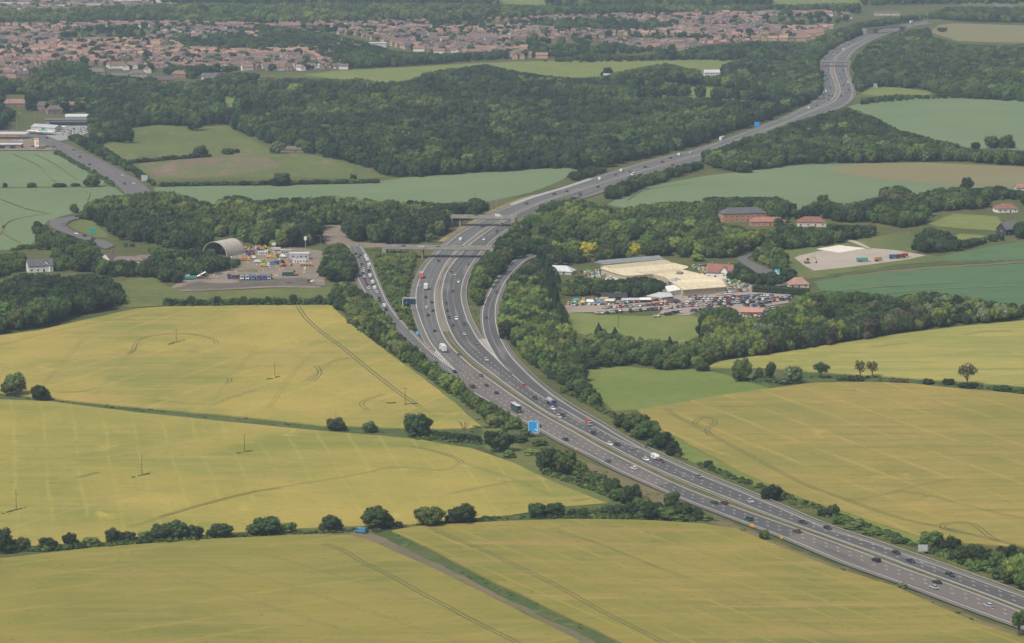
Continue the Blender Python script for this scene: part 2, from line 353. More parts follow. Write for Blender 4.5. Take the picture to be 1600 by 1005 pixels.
patch('pasture', [(1345, 147), (1362, 137), (1400, 136), (1455, 144), (1450, 151), (1400, 153)], M_mown, .07)
patch('ripe_field', [(1452, 50), (1468, 39), (1490, 36.5), (1540, 38), (1600, 40), (1680, 42), (1680, 70), (1600, 67), (1540, 66), (1495, 64)], M_tan)
patch('pasture', [(470, 117), (520, 111), (600, 107), (690, 102), (740, 99), (860, 95), (950, 93.5), (1140, 93), (1140, 112), (1000, 120), (800, 124), (650, 130), (560, 128)], M_mown)
patch('pasture', [(980, 142), (1010, 138.5), (1100, 136), (1160, 142), (1230, 152), (1200, 160), (1060, 152), (1030, 155), (990, 152)], M_mown)
patch('pasture', [(795, 140), (850, 140), (850, 152), (795, 152)], M_mown)
patch('pasture', [(352, 152), (400, 160), (440, 168), (440, 174), (400, 172), (352, 168)], M_mown)
patch('far_field', [(765, -8), (860, -6), (872, 4), (840, 8), (790, 6)], M_mown)
patch('far_field', [(1200, -4), (1340, -2), (1350, 8), (1280, 11), (1220, 9)], M_mown)
patch('far_field', [(1510, -4), (1680, -4), (1680, 10), (1500, 8)], M_mown)
# right-hand side
patch('crop_field', [(1270, 440), (1320, 432), (1400, 424.5), (1480, 418.5), (1600, 411.5), (1680, 408), (1680, 492), (1600, 487), (1500, 484), (1400, 480), (1300, 470)], M_deep)
patch('crop_field', [(1450, 404), (1500, 394), (1560, 383), (1600, 377), (1680, 372), (1680, 404), (1600, 410), (1520, 411), (1470, 408)], M_deep)
patch('rough_meadow', [(1190, 400), (1215, 390), (1270, 384), (1330, 378), (1360, 370), (1420, 362), (1440, 382), (1430, 396), (1480, 402), (1480, 408), (1400, 414), (1300, 432), (1262, 436), (1225, 425)], M_dry)
patch('gravel_yard', [(1241, 403), (1250, 399), (1280, 392), (1340, 386), (1400, 391), (1447, 399), (1420, 405), (1370, 412), (1320, 418), (1272, 423), (1255, 414)], M_gravel, .12, .3)
patch('concrete_pad', [(1275, 389), (1311, 383), (1352, 388), (1311, 395)], plain('pale_concrete', (.66, .61, .54), .9), .2, .1)
patch('mown_field', [(1450, 350), (1470, 342), (1490, 334), (1560, 338), (1566, 350), (1555, 361), (1500, 357), (1465, 354)], M_mown)
patch('grass_strip', [(1285, 430), (1330, 424), (1400, 416), (1480, 409.5), (1560, 406), (1600, 405), (1600, 407.5), (1480, 414.5), (1400, 420.5), (1310, 432)], M_strip)
patch('earth_strip', [(1310, 432), (1400, 421), (1480, 415), (1600, 408), (1600, 410.5), (1480, 418.5), (1400, 424.5), (1320, 434)], M_earth, .14)
patch('mown_field', [(1480, 375), (1500, 365), (1540, 368), (1530, 378), (1500, 382)], M_mown)
# works yard
patch('works_yard', [(262, 452), (285, 436), (310, 425), (340, 413), (372, 396), (390, 385), (440, 386), (486, 389), (505, 393), (500, 410), (505, 430), (508, 447), (490, 450), (430, 449), (340, 453), (290, 455)], M_yard, .05)
patch('planings_apron', [(270, 452), (300, 441), (340, 436), (420, 436), (470, 434), (497, 438), (495, 447), (430, 446.5), (350, 451), (300, 453)], M_black, .1)
patch('mown_field', [(182, 450), (200, 436), (240, 433), (262, 448), (290, 456), (340, 455), (430, 451), (520, 448), (523, 458), (515, 474), (400, 475), (260, 477), (205, 481), (190, 478)], M_margin, .055)
patch('bare_earth', [(518, 452), (540, 445), (555, 450), (545, 462), (522, 463)], M_earth, .06)
# garden centre
patch('car_park', [(1030, 490), (1040, 478), (1050, 466), (1056, 455), (1140, 450), (1170, 446), (1200, 448), (1240, 462), (1232, 473), (1200, 478), (1195, 482), (1175, 492), (1140, 484), (1090, 487), (1075, 493)], M_pave, .07)
patch('car_park', [(880, 478), (930, 470), (970, 466), (1040, 464), (1052, 470), (1040, 484), (1000, 485), (940, 488), (900, 488), (880, 490)], M_pave, .065)
patch('access_road', [(1096, 446), (1150, 430), (1185, 440), (1180, 452), (1130, 458)], M_pave, .068)
# tramlines and wheelings in the crops
TL = plain('wheeling_green', (.165, .165, .05), 1); TLp = plain('wheeling_pale', (.36, .28, .10), 1); TLd = plain('wheeling_soil', (.10, .10, .038), 1)
mb = MB()
def tram(px, m=0, pair=1.0, wdt=.5):
    l = smooth_line(gl(px, 4, .7), 1)
    for s in ((-pair, pair) if pair else (0,)): ribbon(l, s - wdt / 2, s + wdt / 2, .76, mb, m)
tram([(465, 478), (478, 497), (500, 517), (540, 547), (580, 580), (620, 611), (640, 625), (656, 636)], 2, 1.1, .8)
tram([(-10, 543), (60, 524), (130, 508), (185, 498), (220, 491), (275, 489), (340, 487), (400, 486), (465, 486)], 0, 0, .7)
tram([(200, 552), (208, 548), (212, 537), (222, 529), (250, 523), (280, 521), (310, 524), (335, 531), (338, 537)], 2, 1.0, .5)
tram([(200, 552), (240, 551), (290, 548), (325, 543), (338, 537)], 1, .9, .5)
tram([(0, 574), (60, 557), (110, 541), (150, 527), (185, 518)], 1, .9, .7)
tram([(60, 592), (120, 576), (175, 560), (200, 552), (230, 540)], 1, .9, .7)
tram([(400, 562), (430, 553), (470, 540), (505, 524)], 1, .9, .6)
tram([(545, 597), (562, 592), (578, 583)], 1, .9, .6)
tram([(488, 595), (497, 588), (500, 582), (497, 576), (494, 572)], 2, 1.0, .6)
tram([(575, 641), (565, 634), (567, 627), (580, 622), (600, 616)], 2, 1.0, .5)
tram([(356, 599), (360, 596), (358, 591)], 2, 1.0, .5)
tram([(330, 634), (345, 627), (370, 618), (400, 609)], 0, 1.0, .6)
tram([(90, 613), (130, 612), (150, 606)], 0, .9, .5)
tram([(210, 622), (260, 627), (330, 632)], 0, 0, .6)
tram([(475, 597), (520, 565), (545, 560)], 0, .8, .4)
tram([(656, 636), (668, 643), (682, 650)], 0, .9, .5)
tram([(200, 824), (235, 814), (260, 805), (330, 785), (400, 768), (440, 763)], 0, 1.0, .5)
tram([(250, 808), (332, 784.5), (400, 768), (470, 756), (550, 743), (620, 730), (690, 735), (712, 728), (721, 722)], 3, .9, .5)
tram([(721, 722), (715, 717), (700, 711), (670, 703), (640, 697)], 2, 1.0, .6)
tram([(0, 832), (60, 812), (140, 790), (230, 768), (330, 752), (420, 740), (530, 722)], 1, .9, .6)
tram([(0, 740), (80, 722), (180, 712), (300, 690), (420, 670)], 1, .9, .6)
tram([(120, 747), (140, 742), (153, 738)], 2, .9, .6)
tram([(721, 722), (760, 735), (800, 748), (840, 765), (870, 777)], 0, .9, .4)
tram([(700, 772), (760, 760), (800, 752)], 0, .9, .45)
tram([(895, 783), (915, 780), (925, 779)], 2, .9, .5)
tram([(505, 850), (525, 855), (545, 865), (565, 878), (580, 885), (620, 905), (650, 922), (680, 938), (700, 948), (730, 965), (800, 1000), (880, 1040)], 2, 1.0, .6)
tram([(470, 850), (490, 849), (505, 850)], 1, .9, .6)
tram([(675, 825), (700, 837), (725, 847), (760, 862), (800, 881), (850, 905), (890, 926), (940, 955), (1000, 985), (1080, 1025)], 2, 1.0, .5)
tram([(880, 837), (868, 829), (868, 823), (885, 822)], 0, .8, .4)
tram([(868, 826), (885, 835), (940, 850), (1000, 875), (1080, 905), (1160, 935), (1260, 975), (1340, 1006)], 0, .8, .35)
tram([(820, 822), (880, 840), (900, 838)], 0, 0, .4)
tram([(1040, 638), (1060, 652), (1085, 664), (1110, 679), (1150, 700), (1200, 727), (1260, 758), (1330, 783), (1400, 808), (1460, 822), (1530, 838), (1600, 855)], 2, 1.0, .55)
tram([(1085, 662), (1092, 654), (1105, 651), (1116, 655), (1118, 660), (1110, 667), (1103, 672), (1110, 679)], 2, 1.0, .6)
tram([(1130, 640), (1133, 634), (1140, 632), (1136, 636), (1150, 639)], 0, .8, .4)
tram([(1560, 846), (1545, 838), (1530, 825), (1515, 817), (1490, 816), (1475, 819), (1470, 823), (1480, 828), (1500, 833)], 2, 1.1, .6)
tram([(1320, 783), (1360, 777), (1400, 768), (1450, 755), (1500, 748)], 0, 1.0, .5)
tram([(1400, 766), (1460, 776), (1530, 795), (1600, 810)], 0, 1.0, .5)
tram([(1330, 612), (1336, 609), (1332, 606)], 0, .8, .5)
tram([(1360, 543), (1390, 539), (1420, 536)], 0, 1.0, .6)
tram([(1505, 523), (1540, 518), (1580, 517)], 0, 1.0, .6)
tram([(1200, 556), (1260, 556), (1300, 557)], 0, 0, .5)
tram([(20, 240), (60, 258), (85, 283)], 0, 0, 1.6); tram([(55, 240), (90, 258), (120, 280)], 0, 0, 1.6)
tram([(0, 310), (40, 325), (70, 332)], 0, 0, 1.6); tram([(0, 365), (10, 348), (30, 340), (80, 332)], 0, 0, 1.4); tram([(5, 352), (8, 365), (30, 378), (40, 385)], 0, 0, 1.4); tram([(88, 298), (135, 298), (137, 312)], 0, 0, 1.4)
tram([(980, 312), (1010, 295), (1080, 286)], 0, 0, 1.4)
tram([(1300, 455), (1400, 446), (1500, 441)], 0, 0, 1.2); tram([(1350, 462), (1450, 452), (1600, 446)], 0, 0, 1.0)
for k in range(5): tram([(760 + k * 62, 832 - k * 2), (850 + k * 66, 872 - k * 1), (960 + k * 66, 920 - k * 2), (1100 + k * 55, 980 - k * 3)], 3, .9, .4)
for k in range(4): tram([(60 + k * 120, 880 - k * 4), (160 + k * 120, 905 - k * 3), (300 + k * 130, 950), (460 + k * 130, 1004)], 3, .9, .35)
for k in range(4): tram([(1120 + k * 110, 640 - k * 6), (1220 + k * 110, 690 - k * 4), (1360 + k * 90, 742 + k * 2)], 3, .9, .35)
for k in range(5): tram([(60 + k * 90, 610 + k * 7), (95 + k * 90, 570 + k * 4), (130 + k * 90, 530 + k * 5)], 3, .9, .35)
wt = struct('wheel_tracks', mb.mesh('wheel_tracks', [TL, TLp, TLd, plain('wheeling_faint', (.22, .20, .06), 1)])); wt['label'] = 'tractor wheelings through the crops'
# ================================================================ ROADS
L1 = [(1450, 33), (1405, 41), (1375, 49), (1345, 58.5), (1322, 67.5), (1305, 77), (1292, 87), (1284, 97), (1282.5, 107), (1283.5, 118), (1285.5, 128), (1287, 138), (1286, 146.5), (1277, 157), (1262, 166.5), (1235, 180.5), (1200, 194.3), (1150, 213.5), (1094, 233), (1040, 246), (1000, 257), (940, 275.5), (888, 293), (852, 303.5), (830, 310.5), (806, 319.5), (772.5, 334), (755, 345), (735, 356), (715, 368), (696, 384), (685, 395), (668, 413), (659, 429), (654, 441), (650.5, 455), (650, 466), (650.3, 477), (655, 494), (661.5, 512), (672.5, 535), (685, 551), (700, 567), (715, 582)]
L2 = [(1450, 34.5), (1410, 42.5), (1382, 50), (1356, 59), (1336, 68), (1320, 77), (1308, 86), (1299.5, 97), (1297, 109), (1300, 120), (1304, 131), (1306, 140), (1304.5, 147), (1298, 156), (1284, 165), (1262, 175), (1235, 187), (1200, 200.5), (1150, 219.5), (1094, 239), (1040, 255), (1000, 266.5), (940, 284.5), (888, 301), (852, 313), (820, 325), (798, 336), (779, 347), (752, 361), (724, 382.5), (710, 395), (699, 409), (690, 423), (682.5, 441), (679, 455), (678.5, 467), (681, 490), (687.5, 514), (700, 537.5), (725, 562.5), (750, 583), (775, 600.5), (800, 618.5), (850, 650), (900, 677.5), (938, 699.5), (1000, 730.5), (1037, 748.5), (1075, 765), (1125, 784.5), (1200, 811.5), (1262, 833.5), (1360, 869), (1412, 889), (1475, 911), (1525, 929), (1587, 953.5), (1650, 978), (1730, 1009), (2050, 1134)]
R1 = [(1450, 35.5), (1411, 43), (1384, 50), (1358.5, 59), (1339, 68), (1323.5, 77), (1312, 86), (1305, 97), (1304, 109), (1307, 120), (1311, 131), (1313, 141), (1311.5, 148), (1305, 157), (1287, 167.5), (1262, 177.5), (1235, 189.5), (1200, 203), (1150, 222), (1094, 241.5), (1040, 257.5), (1000, 269), (940, 287), (888, 304), (852, 316), (826, 326), (807, 335), (789, 346), (765, 360), (732.5, 384), (722.5, 395), (710, 409), (699, 424), (693, 441), (690.5, 455), (691, 469), (695, 491), (702.5, 514), (715, 536), (737.5, 559.5), (762.5, 579), (800, 607), (850, 641), (900, 668.5), (945, 692), (1000, 720.5), (1050, 743), (1125, 773.5), (1200, 803), (1262, 826), (1360, 861), (1429, 887), (1480, 906), (1540, 928), (1600, 951), (1660, 974), (1740, 1005), (2060, 1128)]
R2 = [(1455, 36.5), (1418, 43), (1394, 50), (1370, 58.5), (1352, 67), (1336, 77), (1326, 87.5), (1322, 97), (1321.5, 107), (1323, 117), (1328, 127), (1331.5, 137), (1332, 144), (1329, 154), (1318, 164), (1295, 174), (1262, 185), (1235, 196), (1200, 209), (1150, 228), (1094, 249), (1040, 267), (1000, 280), (940, 299), (900, 312), (860, 326), (830, 338), (800, 354), (785, 363), (765, 379), (749, 396), (740, 407.5), (729, 426), (722.5, 442), (720.5, 456), (721, 470), (727.5, 494), (737.5, 515), (750, 535), (775, 561), (800, 585), (822, 604), (850, 623), (876, 638), (910, 657.5), (939, 673), (970, 689), (1000, 702)]
R2b = [(1000, 700.5), (1050, 724), (1100, 746), (1150, 766), (1200, 787), (1250, 809), (1300, 829.5), (1350, 845), (1409, 865.5), (1475, 888.5), (1525, 906.5), (1600, 934), (1660, 957), (1740, 988), (2060, 1109)]
S1 = [(545, 385), (549, 397.5), (553, 415), (559, 433), (568, 452), (585, 478), (608, 508), (638, 540), (665, 561), (690, 580), (710, 594), (727.5, 606), (755, 622), (800, 647), (825, 660.5), (850, 674), (882, 692), (905, 703), (925, 712.5), (950, 726), (975, 738.5), (1000, 749), (1037, 765.5), (1075, 782), (1125, 801), (1162, 815.5), (1205, 831), (1250, 849.5), (1300, 871), (1350, 890), (1400, 907), (1450, 926), (1500, 945), (1575, 972), (1640, 996), (1720, 1026), (2040, 1151)]
S2 = [(562, 385), (571, 397.5), (580, 415), (587, 434), (597, 458), (608, 480), (625, 501), (650, 527), (675, 552.5), (697, 570), (715, 582.3)]
T1 = [(905, 384), (870, 389), (850, 393.3), (835, 397), (822, 400), (805, 407), (790, 420), (779, 434), (769, 449), (757.5, 475), (754, 488), (754, 500), (756.5, 520), (765, 540), (780, 564), (800, 585)]
T2 = [(908, 387), (874, 392), (856, 396.5), (842, 400), (825, 404), (812, 413), (797, 429), (786, 445), (777.5, 466), (774, 482), (774, 500), (778, 520), (787.5, 541), (800, 560), (822, 583), (842, 601.5), (867, 621), (890, 636), (910, 648), (939, 664.5), (965, 681), (1000, 700.5)]
g = lambda px: smooth_line(gl(px, 6), 4)
gL1, gL2, gR1, gR2, gR2b, gS1, gS2, gT1, gT2 = map(g, (L1, L2, R1, R2, R2b, S1, S2, T1, T2))
# every line runs from far to near (towards the viewer): +normal points to the picture's right side
A_dark = road_mat('dark_tarmac', (0.09632, 0.09374, 0.09116), (0.0774, 0.07568, 0.07568), (0.1548, 0.1445, 0.1342))
A_grey = road_mat('grey_tarmac', (0.1273, 0.123, 0.1195), (0.1049, 0.1023, 0.1015), (0.1505, 0.1419, 0.1333))
A_pink = road_mat('brown_tarmac', (0.1617, 0.1393, 0.1256), (0.1376, 0.1204, 0.1101), (0.1075, 0.0989, 0.0946))
A_sh = road_mat('shoulder_tarmac', (0.1763, 0.1565, 0.1359), (0.1479, 0.1333, 0.1187), (0.1204, 0.1118, 0.1032))
A_con = road_mat('median_concrete', (.25, .21, .165), (.20, .17, .135), (.15, .14, .085))
sgn = 1 if (offset(gL1, 1)[5] - gR1[5]).length < (offset(gL1, -1)[5] - gR1[5]).length else -1
def ext(l, d): return offset(l, sgn * d)           # d > 0 : towards the picture's right when walking to the viewer
def shoulder(name, l, d, z=.58, m=A_sh): return struct(name, between(l, ext(l, d), z, name, [m]))
nose = next(i for i, p in enumerate(gS1) if proj(p.x, p.y, 0)[0] > 714)
gL = gS1[nose:]
shoulder('hard_shoulder', gL1, -3.5); shoulder('hard_shoulder', gS1, -2.6); shoulder('hard_shoulder', gR2, 3.6, .585); shoulder('hard_shoulder', gR2b, 3.5); shoulder('hard_shoulder', gT2, 2.2); shoulder('hard_shoulder', gT1, -1.6); shoulder('hard_shoulder', gS2, 1.2)
def near(l, q): return min(range(len(l)), key=lambda i: (l[i] - q).length)
i2 = near(gL2, gL1[-1])
struct('carriageway', between(gL1, gL2[:i2 + 1], 0.620, 'carriageway', [A_grey, A_pink, A_dark], lambda x, y: 0 if y < 571 else 1), 'away-bound carriageway, far half')
gLn = [gL1[-1]] + gL[1:]
struct('carriageway', between(gLn, gL2[i2:], 0.621, 'carriageway', [A_pink, A_dark], lambda x, y: 1 if 1015 < x < 1215 else 0), 'away-bound carriageway, near half')
i3 = near(gR1, gR2[-1])
struct('carriageway', between(gR1[:i3 + 1], gR2, 0.620, 'carriageway', [A_grey, A_dark], lambda x, y: 0 if y < 300 else 1), 'approaching carriageway, far half')
struct('carriageway', between(gR1[i3:], gR2b, 0.620, 'carriageway', [A_dark, A_grey], lambda x, y: 0), 'approaching carriageway, near half')
it = near(gT2, gT1[-1]); ir = near(gR2, gT1[-1])
struct('slip_road', between(gT1, gT2[:it + 1], 0.635, 'slip_road', [A_dark]), 'joining slip road')
struct('slip_road', between(gR2[ir:], gT2[it:], 0.645, 'slip_road', [A_dark]), 'joining lane')
struct('slip_road', between(gS1[:nose + 1], gS2, 0.610, 'slip_road', [A_grey]), 'leaving slip road')
struct('median', between(gL2, gR1, 0.600, 'median', [A_con]))
gi = near(gL2, P(690, 520).xy)
im = near(gR1, gL2[gi])
M_medgrass = ground_mat('median_grass', (.115, .115, .05), (.165, .14, .085), (.09, .095, .045), .05, .2, 1.0)
struct('median_grass', between(ext(gL2[gi:], .9), ext(gR1[im:], -.9), 0.660, 'median_grass', [M_medgrass]))
# paint
PW = plain('road_paint', (.55, .54, .51), .7, 0, .1)
mk = MB()
Z = .70
def line(l, w=.36, o=0): ribbon(l, sgn * (o - w / 2), sgn * (o + w / 2), Z, mk)
line(gL1); line(gL2); line(gR1); line(gR2); line(gR2b); line(gL); line(gS1[:nose]); line(gS2); line(gT1); line(gT2)
line(gL1, .15, -3.4); line(gR2[:near(gR2, P(760, 545).xy)], .15, 3.4)
def dashes(l, o, on=2.2, off=6.8, w=.36, start=0, end=None):
    q = ext(l, o); q = spline(q, 1.0); k = start; n = end or len(q); st = int(round(on + off))
    for i in range(int(start), n - 3, st):
        ribbon(q[i:i + int(round(on)) + 1], -w / 2, w / 2, Z, mk)
dashes(gL2, -3.66); dashes(gL2, -7.3); dashes(gR1, 3.66); dashes(gR1, 7.3)
a = near(gL2, P(722, 562).xy); b = near(gL2, P(930, 697).xy); dashes(gL2[a:b], -10.95, 3, 6)
dashes(gT1[: near(gT1, P(775, 558).xy)], 3.7, 2.2, 4); dashes(gS1[:nose], 3.8, 2, 4)
# chevron noses
def nose_fill(a, b, n=16):
    a, b = resample(a, n * 2), resample(b, n * 2)
    for i in range(0, n * 2 - 1, 2):
        mk.add([(a[i].x, a[i].y, Z), (a[i + 1].x, a[i + 1].y, Z), (b[i + 1].x, b[i + 1].y, Z), (b[i].x, b[i].y, Z)], [[0, 1, 2, 3]])
k1 = near(gR2, P(748, 531).xy); t1 = near(gT1, P(760, 530).xy)
struct('gore', between(gR2[k1:ir + 1], gT1[t1:], 0.66, 'gore', [road_mat('pale_gore', (.36, .33, .29), (.32, .30, .27), (.40, .37, .32))]), 'pale paved nose of joining slip')
nose_fill(gR2[near(gR2, P(765, 552).xy):ir + 1], gT1[near(gT1, P(774, 555).xy):], 22)
k2 = near(gL1, P(678, 542).xy); t2 = near(gS2, P(672, 549).xy)
struct('gore', between(gL1[k2:], gS2[t2:], 0.66, 'gore', [A_sh]), 'paved nose of leaving slip')
nose_fill(gL1[near(gL1, P(684, 550).xy):], gS2[near(gS2, P(680, 556).xy):], 14)
mo = struct('road_markings', mk.mesh('road_markings', [PW]))
# left trunk road, its loop and small lanes
def road_px(name, a, b, m, z=.1, label=None):
    return struct(name, between(smooth_line(gl(a, 6), 3), smooth_line(gl(b, 6), 3), z + .5, name, [m]), label)
A_road = road_mat('trunk_tarmac', (.14, .128, .125), (.12, .11, .11), (.155, .142, .135))
road_px('trunk_road', [(-40, 212), (30, 213), (60, 222), (86, 236), (140, 266), (180, 288), (197, 306), (205, 325)], [(-40, 203), (40, 205), (75, 213), (95, 222), (140, 242), (190, 267), (232, 295), (250, 325)], A_road, .11)
road_px('forecourt', [(-40, 236), (0, 235), (84, 235)], [(-40, 211), (20, 212), (70, 216)], M_yard, .09)
road_px('loop_road', [(128, 336), (112, 339), (90, 340), (76, 347), (82, 357), (100, 364), (120, 371), (142, 380), (165, 390)], [(132, 340), (120, 342), (107, 346), (103, 352), (112, 361), (130, 367), (150, 373), (165, 376), (180, 384)], A_road, .12)
patch('grass_island', [(122, 344), (132, 341), (150, 350), (168, 366), (170, 372), (150, 371), (120, 361), (106, 352)], M_dry, .08)
road_px('access_road', [(495, 352), (500, 372), (520, 386), (545, 388), (600, 386.5)], [(540, 352), (545, 368), (548, 377), (570, 380), (605, 380)], M_yard, .09)
road_px('lane', [(1160, 398), (1150, 405), (1160, 412), (1180, 425), (1200, 440), (1215, 448)], [(1180, 397), (1165, 404), (1172, 408), (1195, 418), (1225, 432), (1250, 442)], A_road, .09)
road_px('lane', [(1437, 344), (1445, 338), (1458, 333)], [(1443, 346), (1452, 341), (1464, 335)], A_road, .12)
road_px('track', [(500, 400), (490, 420), (488, 445)], [(516, 398), (500, 420), (508, 447)], M_yard, .08)
road_px('track', [(1310, 380), (1322, 376), (1340, 383), (1356, 389)], [(1312, 374), (1330, 374), (1350, 382), (1362, 389)], M_gravel, .15)

patch('dealer_forecourt', [(46, 214), (60, 205), (100, 197), (140, 193), (143, 206), (120, 214), (96, 220), (70, 217)], ground_mat('pale_paving', (.34, .33, .32), (.29, .285, .28), None, .05, .2, 1.0))

shl = ext(gL1[near(gL1, P(925, 280).xy):near(gL1, P(800, 322).xy)], -.4)
struct('layby', between(shl, ext(shl, -4.6), .6, 'layby', [road_mat('pale_layby', (.42, .40, .37), (.36, .34, .32), (.46, .44, .40))]), 'widened pale shoulder on the far left carriageway')
shl = ext(gL1[near(gL1, P(850, 305).xy):near(gL1, P(700, 380).xy)], -4.2)
struct('dry_verge', between(shl, ext(shl, -4.5), .5, 'dry_verge', [ground_mat('ochre_verge', (.33, .25, .13), (.20, .185, .08), None, .05, .2, 1)]))
# ================================================================ TREES AND HEDGES
LEAF = {'dark': leaf_mat('leaves_dark', (.034, .057, .020)), 'mid': leaf_mat('leaves_mid', (.060, .096, .027)), 'light': leaf_mat('leaves_light', (.108, .148, .038)),
        'olive': leaf_mat('leaves_olive', (.092, .118, .044)), 'grey': leaf_mat('leaves_grey', (.11, .14, .075)), 'gold': leaf_mat('leaves_gold', (.38, .345, .035), .01, .12), 'conifer': leaf_mat('needles', (.026, .050, .026), .02, .3),
        'lime': leaf_mat('leaves_lime', (.14, .18, .035), .01, .15), 'thin': leaf_mat('leaves_thin', (.10, .10, .045), .02, .2), 'brown': leaf_mat('leaves_brown', (.06, .045, .03), .02, .25)}
BARK = plain('bark', (.075, .062, .048), .95); DEADW = plain('dead_wood', (.17, .145, .12), .95)
ICO = None
def ico(sub=1):
    bm = bmesh.new(); bmesh.ops.create_icosphere(bm, subdivisions=sub, radius=1); v = np.array([x.co[:] for x in bm.verts]); f = [[q.index for q in p.verts] for p in bm.faces]; bm.free(); return v, f
ICO = ico(2)
def crown_mesh(name, seed, lumps, nleaf, size, mat, core=.80, spread=.35, base_dark=0):
    """crown = many small leaf sprays over a set of lumps + a rough solid heart.  lumps: [(x, y, z, r, squash)]"""
    R = np.random.RandomState(seed); L = np.array(lumps, float); v = []; f = []
    ar = L[:, 3] ** 2; cnt = np.maximum(4, (nleaf * ar / ar.sum() * 1.5)).astype(int)
    pts = []; nor = []
    for (x, y, z, r, q), n in zip(L, cnt):
        d = R.normal(size=(n, 3)); d /= np.linalg.norm(d, axis=1)[:, None]
        rr = r * (1 + R.normal(0, .10, (n, 1)) + .10 * np.sin(d[:, :1] * 7 + seed) * np.cos(d[:, 1:2] * 6))
        p = np.array([x, y, z]) + d * rr * np.array([1, 1, q])
        ok = np.ones(n, bool)
        for (a, b, c, r2, q2) in L:
            ok &= (((p - [a, b, c]) / [1, 1, q2]) ** 2).sum(1) > (r2 * .80) ** 2
        ok &= p[:, 2] > .15
        pts.append(p[ok]); nor.append(d[ok])
    p = np.concatenate(pts); n = np.concatenate(nor) + R.normal(0, spread, (sum(len(a) for a in pts), 3)); n /= np.linalg.norm(n, axis=1)[:, None]
    t = R.normal(size=n.shape); t -= (t * n).sum(1)[:, None] * n; t /= np.linalg.norm(t, axis=1)[:, None]; b = np.cross(n, t)
    sz = size * R.uniform(.6, 1.35, (len(p), 1)); as_ = R.uniform(.55, 1, (len(p), 1))
    quad = np.stack([p + t * sz, p + b * sz * as_ + n * sz * .15, p - t * sz * .9, p - b * sz * as_ * .9 + n * sz * .1], 1).reshape(-1, 3)
    vs = quad; fs = [[4 * i, 4 * i + 1, 4 * i + 2, 4 * i + 3] for i in range(len(p))]
    if core:
        for (x, y, z, r, q) in L:
            c = ICO[0] * (1 + R.normal(0, .06, (len(ICO[0]), 1))) * r * core * np.array([1, 1, q]) + np.array([x, y, z]); c[:, 2] = np.maximum(c[:, 2], .1)
            o = len(vs); vs = np.concatenate([vs, c]); fs += [[i + o for i in q2] for q2 in ICO[1]]
    me = bpy.data.meshes.new(name); me.from_pydata(vs.tolist(), [], fs); me.materials.append(mat); me.update(); return me
def trunk_mesh(name, seed, h, r, top, branches=5, mat=None, thin=.25, reach=.6):
    R = random.Random(seed); mb = MB()
    mb.tube([(0, 0, -.3), (R.uniform(-.1, .1), R.uniform(-.1, .1), h * .5), (R.uniform(-.2, .2), R.uniform(-.2, .2), h)], r, 7, 0, r * .55)
    for k in range(branches):
        a = 2 * math.pi * k / branches + R.uniform(-.4, .4); z0 = h * R.uniform(.6, 1); L = top * R.uniform(.6, 1); e = reach * R.uniform(.6, 1)
        p0 = Vector((0, 0, z0)); p1 = Vector((math.cos(a) * L * e * .5, math.sin(a) * L * e * .5, z0 + L * .45)); p2 = Vector((math.cos(a) * L * e, math.sin(a) * L * e, z0 + L * .9))
        mb.tube([p0, p1, p2], r * .5, 5, 0, r * thin * .4)
        if branches > 6:
            for j in range(3):
                b = a + R.uniform(-1, 1); q = p1.lerp(p2, R.uniform(0, .8)); mb.tube([q, q + Vector((math.cos(b) * L * .3, math.sin(b) * L * .3, L * R.uniform(.05, .4)))], r * .22, 4, 0, r * .05)
    return mb.mesh(name, [mat or BARK])
def rnd_lumps(seed, n, cz, rx, rz, r0, r1, q=.85, low=0):
    """lumps spread through an upright ellipsoid (about 10 m tall unit tree)"""
    R = random.Random(seed); out = [(0, 0, cz, min(rx, rz) * .72, rz / max(rx, rz) * .95 if rz < rx else 1)]
    for k in range(n):
        a = k * 2.399 + R.uniform(-.3, .3); u = -.75 + 1.6 * ((k + .5) / n) + R.uniform(-.1, .1); u = max(-.85, min(.9, u)); w_ = math.sqrt(1 - u * u)
        f = R.uniform(.6, .82); r = R.uniform(r0, r1)
        out.append((math.cos(a) * w_ * rx * f, math.sin(a) * w_ * rx * f, cz + u * rz * f, r, q))
    return out
SHAPES = {}
def shape(key, crowns, trunk): SHAPES[key] = (crowns, trunk)
TR = trunk_mesh('trunk', 1, 3.2, .38, 4.5)
TRs = trunk_mesh('trunk', 2, 3.0, .30, 5.5, 9, None, .3, .55)
TRd = trunk_mesh('trunk', 5, 2.6, .34, 6.0, 11, DEADW, .3, .75)
def cr(key, mat, seeds, trunk, n, cz, rx, rz, r0, r1, leaves, size, core=.8, q=.85, spread=.4):
    shape(key, [crown_mesh('crown', s, rnd_lumps(s, n, cz, rx, rz, r0, r1, q), leaves, size, LEAF[mat], core, spread) for s in seeds], trunk)
for col in ('dark', 'mid', 'light', 'olive'):
    cr('round_' + col, col, (11, 12, 13), TR, 17, 5.0, 4.7, 4.8, 1.5, 2.3, 2000, .36)
cr('round_grey', 'grey', (14, 15), TR, 15, 5.0, 4.7, 4.8, 1.5, 2.2, 1800, .36)
cr('round_lime', 'lime', (16,), TR, 13, 5.4, 4.6, 4.2, 1.5, 2.2, 1800, .34)
cr('round_gold', 'gold', (17, 18), TR, 13, 5.4, 4.6, 4.2, 1.4, 2.0, 1800, .34)
cr('oak', 'dark', (21, 22), TR, 24, 5.3, 4.9, 4.5, 1.2, 1.9, 2600, .34, .74)
cr('oak_mid', 'mid', (23, 24), TR, 24, 5.3, 4.9, 4.5, 1.2, 1.9, 2600, .34, .74)
